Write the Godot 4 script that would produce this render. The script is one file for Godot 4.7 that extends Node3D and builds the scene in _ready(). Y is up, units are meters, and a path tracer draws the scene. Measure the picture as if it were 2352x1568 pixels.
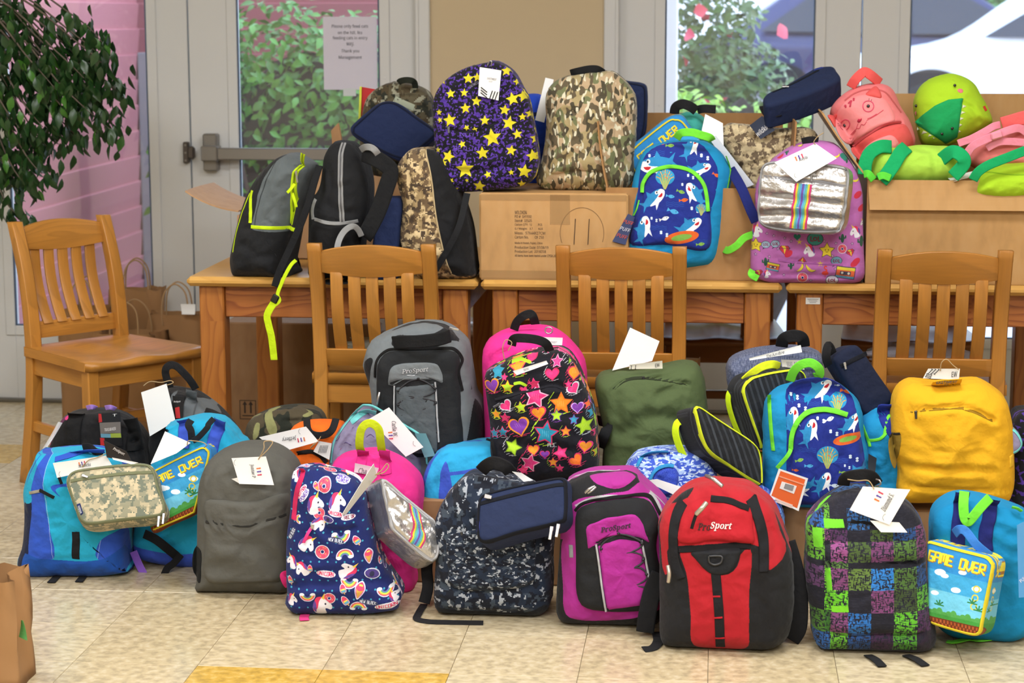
extends Node3D
# A hall's glazed doors,three tables and a crowd of donated school bags. Metres,y up,the doors stand across -z.

func _ready() -> void:
	# --- camera
	var cam := Camera3D.new()
	cam.name = "camera"
	add_child(cam)
	cam.position = Vector3(0,1.535,0)
	cam.rotation = Vector3(-.1585,.1,-.0015)
	cam.fov = 19.09
	cam.near = .05
	cam.far = 200.0
	var lens := CameraAttributesPhysical.new()
	lens.frustum_focal_length = 71.36
	lens.frustum_focus_distance = 5.4
	lens.frustum_near = .05
	lens.frustum_far = 200.0
	lens.exposure_aperture = 5.0
	cam.attributes = lens
	cam.current = true
	# --- sky and exposure
	var env := Environment.new()
	var sky := Sky.new()
	var sm := ProceduralSkyMaterial.new()
	sm.sky_top_color = Color(.72,.82,.95)
	sm.sky_horizon_color = Color(.95,.97,1.0)
	sm.ground_horizon_color = Color(.8,.8,.8)
	sm.ground_bottom_color = Color(.45,.45,.45)
	sky.sky_material = sm
	env.background_mode = Environment.BG_SKY
	env.sky = sky
	env.background_energy_multiplier = 9.0
	env.tonemap_mode = Environment.TONE_MAPPER_LINEAR
	env.tonemap_exposure = .6
	env.sdfgi_enabled = true
	env.ssao_enabled = true
	env.ssil_enabled = true
	var we := WorldEnvironment.new()
	we.name = "world"
	we.environment = env
	add_child(we)
	# --- the hall's ceiling panels,out of the picture
	for p in [[-2.6,-4.6,9.0],[.4,-4.6,9.0],[-1.2,-2.2,15.0],[1.2,-2.2,15.0],[-1.2,.6,15.0],[1.2,.6,15.0]]:
		var l := AreaLight3D.new()
		l.name = "ceiling_panel_light"
		l.area_size = Vector2(1.2,.6)
		l.light_color = Color(.98,.985,1.0)
		l.light_energy = p[2]
		l.shadow_enabled = true
		add_child(l,true)
		l.position = Vector3(p[0],2.84,p[1])
		l.rotation = Vector3(-PI / 2,0,0)
	rng.seed = 11
	weave = noise_tex(.022,256,true,5.0,4)
	setting()
	outside()
	furniture()
	cartons()
	table_bags()
	floor_bags()
	small_things()

# ---------------------------------------------------------------- wood
func wood(hex: String,dark: String,rough: float,rings: float,sd: int,strength := 1.0) -> StandardMaterial3D:
	var k := "wood%s%s%s%d" % [hex,dark,rings,sd]
	if mats.has(k): return mats[k]
	var im := Image.create(384,192,false,Image.FORMAT_RGB8)
	var n := FastNoiseLite.new()
	n.seed = sd
	n.frequency = 1.0
	n.fractal_octaves = 2
	var a := Color(hex)
	var b := Color(dark)
	for y in 192:
		for x in 384:
			var u := x / 384.0
			var v := y / 192.0
			var w := v * rings + 1.6 * n.get_noise_2d(u * 1.6,v * 2.2 + 9.0) * rings * .18
			var f := w - floorf(w)
			f = pow(f,3.0) * (1.0 - smoothstep(.9,1.0,f))
			f = f * .9 * strength + .16 * (n.get_noise_2d(u * 5.0,v * 160.0) + .4)
			im.set_pixel(x,y,a.lerp(b,clampf(f,.0,1.0)))
	var m := StandardMaterial3D.new()
	m.resource_name = "wood_" + hex
	m.albedo_texture = ImageTexture.create_from_image(im)
	m.uv1_scale = Vector3(1.3,4.0,1)
	m.uv1_offset = Vector3(.17 * sd,.31 * sd,0)
	m.roughness = rough
	m.metallic_specular = .5
	mats[k] = m
	return m

func speckle(hex: String,sd: int,rough := .22) -> StandardMaterial3D:
	var m := StandardMaterial3D.new()
	m.resource_name = "vinyl_tile"
	var c := Color(hex)
	var g := Gradient.new()
	g.offsets = PackedFloat32Array([.0,.3,.42,.6,.75,1.0])
	g.colors = PackedColorArray([c.darkened(.16),c.darkened(.08),c.darkened(.02),c,c.lightened(.1),c.lightened(.2)])
	var t := noise_tex(.018,512,false,1,5,FastNoiseLite.TYPE_SIMPLEX,sd)
	t.color_ramp = g
	m.albedo_texture = t
	m.uv1_triplanar = true
	m.uv1_world_triplanar = true
	m.uv1_scale = Vector3(2.6,2.6,2.6) if sd % 2 else Vector3(2.2,2.2,3.4)
	m.uv1_offset = Vector3(sd * .37,0,sd * .21)
	m.roughness = rough
	m.metallic_specular = .5
	return m

const DOORZ := -7.857
const TILE := .3048

func setting() -> void:
	# floor: a slab with vinyl tiles laid on it one by one
	var slab := struct("floor",box_mesh(Vector3(9.0,.12,12.6),.002),plain("8f8369",.7),Vector3(-.5,-.064,-1.75))
	var kinds := [speckle("c6b592",1),speckle("c9b997",2),speckle("c2b08c",3),speckle("cab894",4)]
	var amber := speckle("c9a248",5)
	var tile_mesh := box_mesh(Vector3(TILE - .0012,.006,TILE - .0012),.0007)
	rng.seed = 5
	for j in range(-2,11):
		for i in range(-5,14):
			var m: Material = kinds[rng.randi_range(0,3)]
			if (j == -1 and i in [2,3]) or (j == 7 and i == -3) or (j == 7 and i == -4) or (j == -1 and i in [9,10]): m = amber
			part("tile",tile_mesh,m,slab,Vector3(-1.8299 + (i + .5) * TILE + .5,.061,-4.587 - (j + .5) * TILE + 1.75))
	var rest := part("tile_field",box_mesh(Vector3(9.0,.004,8.45),.001),kinds[0],slab,Vector3(0,.062,2.0))
	rest.set_meta("kind","stuff")
	# walls,ceiling
	var beige := plain("c9b694",.75)
	var white := plain("d2d3d2",.45)
	var cream := plain("d8cfbc",.8)
	struct("wall_left",box_mesh(Vector3(.2,3.0,12.6),.002),cream,Vector3(-5.1,1.5,-1.75))
	struct("wall_right",box_mesh(Vector3(.2,3.0,12.6),.002),cream,Vector3(4.1,1.5,-1.75))
	struct("wall_front",box_mesh(Vector3(9.4,3.0,.2),.002),cream,Vector3(-.5,1.5,4.6))
	struct("ceiling",box_mesh(Vector3(9.4,.2,12.9),.002),plain("e6e3da",.9),Vector3(-.5,3.0,-1.75))
	var wz := DOORZ - .06
	struct("wall_back",box_mesh(Vector3(.684,3.0,.16),.001),beige,Vector3(-.76,1.5,wz))
	struct("wall_back_left",box_mesh(Vector3(1.95,3.0,.16),.001),beige,Vector3(-4.03,1.5,wz))
	struct("wall_back_right",box_mesh(Vector3(2.6,3.0,.16),.001),beige,Vector3(2.75,1.5,wz))
	struct("wall_back_upper",box_mesh(Vector3(9.0,.9,.16),.001),beige,Vector3(-.5,2.6,wz - .001))
	# frames of the two pairs of doors
	for f in [[-1.125,.048],[-.406,.05],[-3.01,.06],[1.44,.06]]:
		var t := struct("trim",box_mesh(Vector3(f[1],2.2,.2),.004),white,Vector3(f[0],1.1,DOORZ - .06))
		t.name = numbered("trim")
		box(t,"stop_bead",Vector3(.014,2.2,.03),Vector3(f[1] * .5 * (1 if f[0] > -1.0 and f[0] < 0 else -1),0,.09),white,.003)
	for f in [[-2.06,1.9],[.52,1.9]]:
		struct(numbered("trim"),box_mesh(Vector3(f[1],.06,.2),.003),white,Vector3(f[0],2.17,DOORZ - .06))
		struct(numbered("trim"),box_mesh(Vector3(f[1] + .02,.012,.18),.004),plain("7c7a74",.35,.8),Vector3(f[0],.006,DOORZ - .06))
	# doors: leaf from x0 to x1,glass from g0 to g1
	door(1,-2.98,-2.063,-2.80,-2.225,white)
	door(2,-2.057,-1.15,-1.865,-1.302,white)
	door(3,-.38,.540,-.199,.368,white)
	door(4,.546,1.41,.722,1.25,white)

func door(n: int,x0: float,x1: float,g0: float,g1: float,white: Material) -> void:
	var z := DOORZ - .022
	var d := Node3D.new()
	d.name = "door_%d" % n
	d.set_meta("kind","structure")
	add_child(d)
	d.position = Vector3((x0 + x1) * .5,0,z)
	var cx := d.position.x
	var top := 2.13
	var gb := .31
	var gt := 2.0
	box(d,"stile",Vector3(g0 - x0,top - .012,.044),Vector3((x0 + g0) * .5 - cx,top * .5 + .006,0),white,.002)
	box(d,"stile",Vector3(x1 - g1,top - .012,.044),Vector3((x1 + g1) * .5 - cx,top * .5 + .006,0),white,.002)
	box(d,"rail",Vector3(g1 - g0,gb - .012,.044),Vector3((g0 + g1) * .5 - cx,gb * .5 + .006,0),white,.001)
	box(d,"rail",Vector3(g1 - g0,top - gt,.044),Vector3((g0 + g1) * .5 - cx,(top + gt) * .5,0),white,.001)
	# raised glazing frame and the rubber round the pane
	var w := .04
	var rub := plain("4a5a70",.5)
	for s in 2:
		var gx := g0 if s == 0 else g1
		var sg := -1.0 if s == 0 else 1.0
		box(d,"glazing_frame",Vector3(w,gt - gb + w * 2,.01),Vector3(gx + sg * w * .5 - cx,(gb + gt) * .5,.025),white,.003)
		box(d,"glazing_frame",Vector3(g1 - g0,w,.01),Vector3((g0 + g1) * .5 - cx,(gb - w * .5) if s == 0 else (gt + w * .5),.025),white,.003)
		box(d,"gasket",Vector3(.006,gt - gb,.012),Vector3(gx - sg * .003 - cx,(gb + gt) * .5,.02),rub,.001)
		box(d,"gasket",Vector3(g1 - g0,.006,.012),Vector3((g0 + g1) * .5 - cx,(gb + .003) if s == 0 else (gt - .003),.02),rub,.001)
	var glass := StandardMaterial3D.new()
	glass.resource_name = "window_glass"
	glass.albedo_color = Color(1,1,1,.04)
	glass.transparency = BaseMaterial3D.TRANSPARENCY_ALPHA
	glass.roughness = .02
	part("pane",box_mesh(Vector3(g1 - g0,gt - gb,.006),.001),glass,d,Vector3((g0 + g1) * .5 - cx,(gb + gt) * .5,.0))
	for s in [[g0 - .02,.62],[g0 - .02,1.2],[g1 + .02,.7],[g1 + .02,1.3],[(g0 + g1) * .5,gb - .02]]:
		var screw := CylinderMesh.new()
		screw.top_radius = .0035
		screw.bottom_radius = .004
		screw.height = .002
		screw.radial_segments = 12
		part("screw_cap",screw,white,d,Vector3(s[0] - cx,s[1],.031),Vector3(PI / 2,0,0))

# ---------------------------------------------------------------- outside
func leaf_mesh(l: float,w: float,bend := .25) -> ArrayMesh:
	var v := PackedVector3Array()
	var uv := PackedVector2Array()
	var idx := PackedInt32Array()
	var prof := [[.0,.04],[.25,.8],[.5,1.0],[.78,.55],[1.0,.02]]
	for p in prof:
		var y: float = -l * p[0]
		var z: float = -bend * l * p[0] * p[0]
		for s in [-1,0,1]:
			v.append(Vector3(w * .5 * p[1] * s,y,z + (.12 * w * p[1] if s != 0 else .0)))
			uv.append(Vector2(s * .5 + .5,p[0]))
	for k in 4:
		for s in 2:
			var a := k * 3 + s
			idx.append_array([a,a + 1,a + 3,a + 1,a + 4,a + 3])
	return finish(v,uv,idx)

func leafmat(hex: String,rough := .4,back := .5) -> StandardMaterial3D:
	var k := "leaf" + hex + str(rough)
	if mats.has(k): return mats[k]
	var m := plain(hex,rough).duplicate()
	m.resource_name = "leaf_" + hex
	m.cull_mode = BaseMaterial3D.CULL_DISABLED
	m.vertex_color_use_as_albedo = true
	m.backlight_enabled = true
	m.backlight = Color(hex).lightened(.25) * back
	mats[k] = m
	return m

# leaves scattered through a rounded volume
func foliage(parent: Node3D,called: String,blobs: Array,count: int,l: float,w: float,mat: Material,sd: int,shade := .35,out_ := Vector3(0,.3,.5)) -> void:
	rng.seed = sd
	var mm := MultiMesh.new()
	mm.transform_format = MultiMesh.TRANSFORM_3D
	mm.use_colors = true
	mm.mesh = leaf_mesh(l,w)
	mm.instance_count = count
	var total := .0
	for b in blobs: total += b[3] * b[4] * b[5]
	var at := 0
	for b in blobs:
		var n := int(count * b[3] * b[4] * b[5] / total) if b != blobs[-1] else count - at
		for i in n:
			if at >= count: break
			var p := Vector3(rng.randfn(),rng.randfn(),rng.randfn()).normalized() * pow(rng.randf(),.22)
			var pos := Vector3(b[0],b[1],b[2]) + p * Vector3(b[3],b[4],b[5])
			var face := (p + out_ + Vector3(rng.randf_range(-.8,.8),rng.randf_range(-.5,.8),rng.randf_range(-.8,.8))).normalized()
			var dirn := Vector3(rng.randf_range(-1,1),rng.randf_range(-1.0,.5),rng.randf_range(-1,1))
			var y := -(dirn - face * dirn.dot(face)).normalized()
			mm.set_instance_transform(at,Transform3D(Basis(y.cross(face),y,face).scaled(Vector3.ONE * rng.randf_range(.7,1.3)),pos))
			var g := rng.randf_range(1.0 - shade,1.0)
			mm.set_instance_color(at,Color(g * rng.randf_range(.8,1.1),g,g * rng.randf_range(.6,1.0)))
			at += 1
	var o := MultiMeshInstance3D.new()
	o.name = called
	o.multimesh = mm
	o.material_override = mat
	o.set_meta("kind","stuff")
	parent.add_child(o,true)

func lump(parent: Node3D,called: String,c: Vector3,r: Vector3,mat: Material,sd: int,rough := .25) -> void:
	var n := FastNoiseLite.new()
	n.seed = sd
	n.frequency = 1.0
	var rows := []
	var uvs := []
	for k in range(1,14):
		var t := PI * k / 14.0
		var row := PackedVector3Array()
		var uv := PackedVector2Array()
		for i in 20:
			var a := i * TAU / 20
			var d := Vector3(cos(a) * sin(t),cos(t),-sin(a) * sin(t))
			row.append(d * r * (1.0 + rough * n.get_noise_3dv(d * 2.2)))
			uv.append(Vector2(i / 20.0,k / 14.0))
		rows.append(row)
		uvs.append(uv)
	part(called,loft(rows,uvs,true,true,true,true),mat,parent,c)

func outside() -> void:
	var g := struct("ground_outside",box_mesh(Vector3(40,.1,7.0),.01),plain("b9b4b8",.9),Vector3(0,-.1,-11.5))
	box(g,"kerb",Vector3(40,.3,.3),Vector3(0,.15,-3.4),plain("a9a7a3",.9),.03)
	struct("ground_lot",box_mesh(Vector3(70,.1,40.0),.01),plain("8c8a8c",.9),Vector3(0,.32,-35.0))
	# the pink clapboard wing,running away from the doors on the left
	var pink := plain("c77f86",.75)
	var wing := thing("clapboard_wing","pink clapboard wall running away outside the leftmost glass door","building",Vector3(-3.0,0,-8.25))
	box(wing,"wall",Vector3(.1,3.6,2.2),Vector3(-.08,1.8,-1.1),pink,.004)
	for k in 26: box(wing,"clapboard",Vector3(.02,.138,2.2),Vector3(-.012,.03 + k * .131 + .069,-1.1),pink,.003,Vector3(0,0,-.1))
	box(wing,"corner_board",Vector3(.05,3.6,.1),Vector3(.0,1.8,.03),plain("dfe1e6",.6),.004)
	box(wing,"corner_board",Vector3(.05,1.35,.06),Vector3(.03,.68,-2.17),plain("9c9da0",.7),.004)
	var low := thing("clapboard_return","dusky red clapboard wall end behind the shrub outside the leftmost door","building",Vector3(-2.35,0,-10.5))
	box(low,"wall",Vector3(1.5,2.2,.1),Vector3(0,1.1,-.08),plain("a9646b",.8),.004)
	for k in 16: box(low,"clapboard",Vector3(1.5,.138,.02),Vector3(0,.03 + k * .131 + .069,-.012),plain("a9646b",.8),.003,Vector3(.1,0,0))
	# hedges: a dark woody core under many small leaves
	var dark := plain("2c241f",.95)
	var hedge := thing("shrub","tall glossy green hedge outside the door with the push bar","shrub",Vector3(-1.75,0,-9.5))
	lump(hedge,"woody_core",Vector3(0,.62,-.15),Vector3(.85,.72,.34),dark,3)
	foliage(hedge,"leaves",[[-.35,1.1,0,.5,.56,.4],[.1,1.08,.0,.5,.5,.4],[.55,.85,0,.5,.45,.4],[-.1,.6,.12,.8,.4,.35]],5200,.06,.03,leafmat("5c9a34"),21,.4)
	for k in 9: tube(hedge,"stem",[-.7 + k * .17,.0,.2,-.7 + k * .18,.4,.26,-.75 + k * .19 + .1 * sin(k * 2.0),.95,.3],.011,plain("5a4a42",.9))
	var shrub := thing("shrub","loose leggy shrub against the pink clapboards outside the leftmost door","shrub",Vector3(-2.42,0,-9.3))
	foliage(shrub,"leaves",[[.05,1.28,0,.24,.4,.25],[-.05,.92,.05,.16,.3,.2]],1000,.055,.028,leafmat("62a03a"),22,.4)
	for k in 6: tube(shrub,"stem",[-.1 + k * .05,.0,.0,-.05 + k * .04,.5,.05,-.2 + k * .09,1.1 + .1 * sin(k * 3.0),.05],.009,plain("5a4a48",.9))
	var back := thing("tree","pale sunlit tree crown far behind the hedge outside the push bar door","tree",Vector3(-3.2,.3,-16.0))
	foliage(back,"leaves",[[0,2.3,0,1.3,1.1,.8]],1500,.11,.06,leafmat("86b85a"),25)
	tube(back,"trunk",[0,0,0,.05,1.0,0,0,2.0,0],.09,plain("5a4a42",.9),4,8)
	var redf := thing("shrub","tall flowering shrub with pink blooms outside the right pair of doors","shrub",Vector3(-.02,0,-10.6))
	foliage(redf,"leaves",[[-.05,1.45,0,.3,.5,.3],[.1,1.15,.05,.34,.3,.3]],2300,.06,.026,leafmat("5f7d4a"),23,.45)
	foliage(redf,"blooms",[[.05,1.4,.28,.3,.5,.12]],16,.07,.07,leafmat("e0506c"),24,.1)
	for k in 4: tube(redf,"stem",[.1 * k - .15,0,0,.1 * k - .17,.7,0,.14 * k - .25,1.4,0],.012,plain("5a4a42",.9))
	var lowb := thing("shrub","low bright yellow-green shrub below the flowering one outside the right doors","shrub",Vector3(.05,0,-9.6))
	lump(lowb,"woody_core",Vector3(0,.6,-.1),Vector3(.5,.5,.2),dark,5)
	foliage(lowb,"leaves",[[-.2,.85,0,.35,.36,.3],[.25,.8,0,.4,.36,.3]],2600,.06,.03,leafmat("9cc44a"),26,.25)
	var right := thing("shrub","broad soft green hedge across the rightmost door's view","shrub",Vector3(2.6,.35,-21.5))
	foliage(right,"leaves",[[0,1.0,0,2.0,1.0,.6],[1.6,1.1,0,1.6,.9,.6]],5000,.13,.07,leafmat("6f9c5c"),27,.4)
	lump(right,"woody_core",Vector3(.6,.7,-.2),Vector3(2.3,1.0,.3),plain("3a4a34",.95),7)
	var trunk := thing("tree","tree with a dark trunk behind the rightmost door's hedge","tree",Vector3(3.15,.35,-22.3))
	part("trunk",tube_mesh(curve3(V3([0,0,0,.05,1.2,0,-.02,3.2,0])),.13,10),plain("5c4b4e",.9),trunk)
	foliage(trunk,"leaves",[[0,3.4,0,1.6,.9,.8]],1500,.13,.07,leafmat("7fae66"),28)
	var post := thing("porch_post","slim white porch post outside the right pair of doors","post",Vector3(-.235,-.05,-9.4))
	box(post,"shaft",Vector3(.11,2.9,.11),Vector3(0,1.5,0),plain("e8e8ea",.6),.006)
	box(post,"base",Vector3(.16,.16,.16),Vector3(0,.08,0),plain("e8e8ea",.6),.006)
	bin_()
	car("car","dark blue parked car seen through the right pair of doors",Vector3(1.9,.37,-20.0),plain("30355c",.25,.3),-1.0)
	car("car","white parked car with its wheel arch low in the rightmost door",Vector3(3.05,.37,-17.4),plain("e6e6ea",.25),1.0)
	var house := thing("white_building","pale building far beyond the car park","building",Vector3(-3.5,.3,-40.0))
	box(house,"wall",Vector3(16,5.0,4.0),Vector3(0,2.5,0),plain("eeeeee",.8),.02)
	box(house,"eaves",Vector3(16.6,.25,4.6),Vector3(0,5.1,0),plain("d98f8c",.8),.02)

func bin_() -> void:
	var b := thing("wheelie_bin","teal green wheeled rubbish bin in front of the far hedge","bin",Vector3(2.98,.37,-21.3))
	var m := plain("1f6b66",.5)
	var rows := []
	var uvs := []
	for k in 2:
		var w := .15 + .03 * k
		rows.append(PackedVector3Array([Vector3(-w,k * .95 + .05,w),Vector3(-w,k * .95 + .05,-w),Vector3(w,k * .95 + .05,-w),Vector3(w,k * .95 + .05,w)]))
		uvs.append(PackedVector2Array([Vector2(0,0),Vector2(0,1),Vector2(1,0),Vector2(1,1)]))
	part("tub",loft(rows,uvs,true,true,true,true),m,b)
	box(b,"lid",Vector3(.42,.06,.44),Vector3(0,1.03,0),plain("8fc0bc",.35),.02)
	for s in [-1,1]:
		var c := CylinderMesh.new()
		c.top_radius = .08
		c.bottom_radius = .08
		c.height = .05
		part("wheel",c,plain("222222",.8),b,Vector3(s * .15,.08,-.14),Vector3(0,0,PI / 2))

func car(called: String,label: String,at: Vector3,paint: Material,way: float) -> void:
	var t := thing(called,label,"car",at,Vector3(0,0 if way > 0 else PI,0),"")
	# side view: hood to the left
	var side := curve2(V2([-2.1,.35,-2.15,.62,-2.0,.82,-1.1,.98,-.45,1.38,.2,1.5,1.1,1.46,1.75,1.05,2.1,.95,2.15,.5,2.1,.32,.0,.26]),6)
	var rows := []
	var uvs := []
	for k in 9:
		var f := k / 8.0 * 2.0 - 1.0
		var inset := .1 * pow(absf(f),6.0)
		var row := PackedVector3Array()
		var uv := PackedVector2Array()
		for p in side:
			var lean := clampf((p.y - .95) / .6,.0,1.0) * .2
			row.append(Vector3(p.x * (1 - inset * .4),p.y - inset * .3,-f * (.86 - lean)))
			uv.append(p)
		rows.append(row)
		uvs.append(uv)
	part("body",loft(rows,uvs,true,true,true,true),paint,t)
	var glass := plain("1c2233",.1)
	for s in [-1,1]:
		for q in [[-.95,1.0,-.42,1.31,.12,1.41,.12,1.0],[.2,1.0,.2,1.42,1.0,1.38,1.5,1.03]]:
			var c := PackedVector3Array()
			for i in 4: c.append(Vector3(q[i * 2],q[i * 2 + 1],s * (.885 - clampf((q[i * 2 + 1] - .95) / .6,0,1) * .2)))
			if s > 0: c.reverse()
			part("side_window",sheet_mesh(c,.02,0,1),glass,t)
		for x in [-1.35,1.35]:
			var arch := CylinderMesh.new()
			arch.top_radius = .39
			arch.bottom_radius = .39
			arch.height = .06
			part("wheel_arch",arch,plain("17161c",.9),t,Vector3(x,.36,s * .85),Vector3(PI / 2,0,0))
			var w := TorusMesh.new()
			w.inner_radius = .2
			w.outer_radius = .33
			var wh := part("tyre",w,plain("1a1a1c",.8),t,Vector3(x,.33,s * .84),Vector3(PI / 2,0,0))
			var hub := CylinderMesh.new()
			hub.top_radius = .2
			hub.bottom_radius = .21
			hub.height = .1
			part("hub_cap",hub,plain("a8a8ae",.35,.7),wh)

# ---------------------------------------------------------------- furniture
func table(label: String,x0: float,x1: float,sd: int) -> Node3D:
	var cx := (x0 + x1) * .5
	var w := x1 - x0
	var t := thing("table",label,"table",Vector3(cx,0,-6.535),Vector3.ZERO,"three pine tables in a row")
	var top := wood("c99a4e","a8722f",.38,7.0,sd,.35)
	var leg := wood("a8692b","7f4519",.45,6.0,sd + 3,.8)
	var apron := wood("a5632c","6f3513",.45,7.0,sd + 5,1.0)
	var m := part("tabletop",box_mesh(Vector3(w,.03,.9),.011),top,t,Vector3(0,.73,0))
	m.name = "tabletop"
	for s in [-1,1]:
		for q in [-1,1]: box(t,"leg",Vector3(.077,.715,.077),Vector3(s * (w * .5 - .072),.3575,q * .385),leg,.004)
		box(t,"apron",Vector3(w - .222,.1,.022),Vector3(0,.665,s * .395),apron,.003)
		box(t,"apron",Vector3(.022,.1,.69),Vector3(s * (w * .5 - .065),.665,0),apron,.003)
	return t

# back toward +z,seat toward -z
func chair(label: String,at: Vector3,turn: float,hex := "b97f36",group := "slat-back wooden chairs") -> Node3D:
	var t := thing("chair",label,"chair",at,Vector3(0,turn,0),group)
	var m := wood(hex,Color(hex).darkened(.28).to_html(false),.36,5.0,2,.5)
	var W := .171
	for s in [-1,1]:
		# rear leg and back post in one sweep
		var c := curve2(V2([.255,.0,.205,.25,.19,.46,.215,.68,.275,.872]),5)
		var rows := []
		var uvs := []
		for i in c.size():
			var hw := .021
			var hd := lerpf(.021,.014,clampf(c[i].y / .87,0,1))
			var p := Vector3(s * W,c[i].y,c[i].x)
			rows.append(PackedVector3Array([p + Vector3(-hw,0,hd),p + Vector3(-hw * .8,0,hd + .003),p + Vector3(hw * .8,0,hd + .003),p + Vector3(hw,0,hd),p + Vector3(hw,0,-hd),p + Vector3(hw * .8,0,-hd - .003),p + Vector3(-hw * .8,0,-hd - .003),p + Vector3(-hw,0,-hd)]))
			var uv := PackedVector2Array()
			for j in 8: uv.append(Vector2(c[i].y,j * .02))
			uvs.append(uv)
		part("back_post",loft(rows,uvs,true,true,true,true),m,t)
		var fl := box_mesh(Vector3(.042,.44,.042),.004)
		part("front_leg",fl,m,t,Vector3(s * .2,.22,-.185))
		bar(t,"side_stretcher",Vector3(s * .172,.2,.2),Vector3(s * .2,.2,-.175),.035,.02,m,Vector3.UP)
		bar(t,"side_apron",Vector3(s * .172,.405,.185),Vector3(s * .198,.405,-.18),.06,.02,m,Vector3.UP)
	box(t,"front_apron",Vector3(.37,.06,.02),Vector3(0,.405,-.187),m)
	box(t,"rear_apron",Vector3(.31,.06,.02),Vector3(0,.405,.19),m)
	box(t,"cross_stretcher",Vector3(.35,.03,.018),Vector3(0,.23,.0),m)
	# scooped seat
	var rows := []
	var uvs := []
	for sd in 2:
		for k in 15:
			var kk := k if sd == 0 else 14 - k
			var v := kk / 14.0
			var row := PackedVector3Array()
			var uv := PackedVector2Array()
			var hw := lerpf(.198,.232,v)
			var z := lerpf(.205,-.222,v)
			for i in 25:
				var u := i / 24.0 * 2.0 - 1.0
				var y := .468
				if sd == 0:
					var dip := exp(-pow((absf(u) - .42) / .3,2.0)) * smoothstep(.0,.25,v) * (1.0 - .35 * smoothstep(.6,1.0,v))
					y -= .012 * dip
					if v > .9: y -= .006 * (v - .9) / .1
				else: y = .436
				var round_ := .018 * smoothstep(.86,1.0,absf(u)) * smoothstep(.85,1.0,v)
				row.append(Vector3(u * hw,y,z + round_))
				uv.append(Vector2(u * .2,v * .42))
			rows.append(row)
			uvs.append(uv)
	rows.append(rows[0])
	uvs.append(uvs[0])
	var seat := loft(rows,uvs,false)
	part("seat",seat,m,t)
	for s in [-1,1]: bar(t,"seat_edge",Vector3(s * .197,.4515,.204),Vector3(s * .231,.4515,-.205),.031,.003,m,Vector3.UP,.001)
	# crest rail: arched above,bowed backward
	for r in [[.772,.85,.02,.256,.012,"crest_rail",.0],[.492,.545,.0,.196,.0,"lower_rail",.0]]:
		var rr := []
		var ru := []
		for i in 17:
			var u := i / 16.0 * 2.0 - 1.0
			var x := u * (W - .02)
			var zz: float = r[3] + r[2] * .6 * (1 - u * u)
			var hi: float = r[1] + r[2] * (1 - u * u)
			var lo: float = r[0] - r[4] * (1 - u * u) + r[4]
			var k: float = (hi - lo) * .22
			rr.append(PackedVector3Array([Vector3(x,lo,zz - .009),Vector3(x,lo,zz + .009),Vector3(x,hi - .003,zz + .009 + k),Vector3(x,hi,zz + .006 + k),Vector3(x,hi,zz - .006 + k),Vector3(x,hi - .003,zz - .009 + k)]))
			var uv := PackedVector2Array()
			for j in 6: uv.append(Vector2(x,j * .03))
			ru.append(uv)
		part(r[5],loft(rr,ru,true,false,true,true),m,t)
	for i in 5:
		var x := (i - 2) * .0535
		var rr := []
		var ru := []
		for k in 9:
			var v := k / 8.0
			var y := lerpf(.538,.785,v)
			var z := lerpf(.197,.26,v) + .02 * sin(PI * v) * 1.0 + .008 * v
			rr.append(PackedVector3Array([Vector3(x - .017,y,z + .006),Vector3(x + .017,y,z + .006),Vector3(x + .019,y,z),Vector3(x + .017,y,z - .006),Vector3(x - .017,y,z - .006),Vector3(x - .019,y,z)]))
			var uv := PackedVector2Array()
			for j in 6: uv.append(Vector2(y,j * .015 + i * .1))
			ru.append(uv)
		part("slat",loft(rr,ru,true,true,true,true),m,t)
	return t

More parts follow.
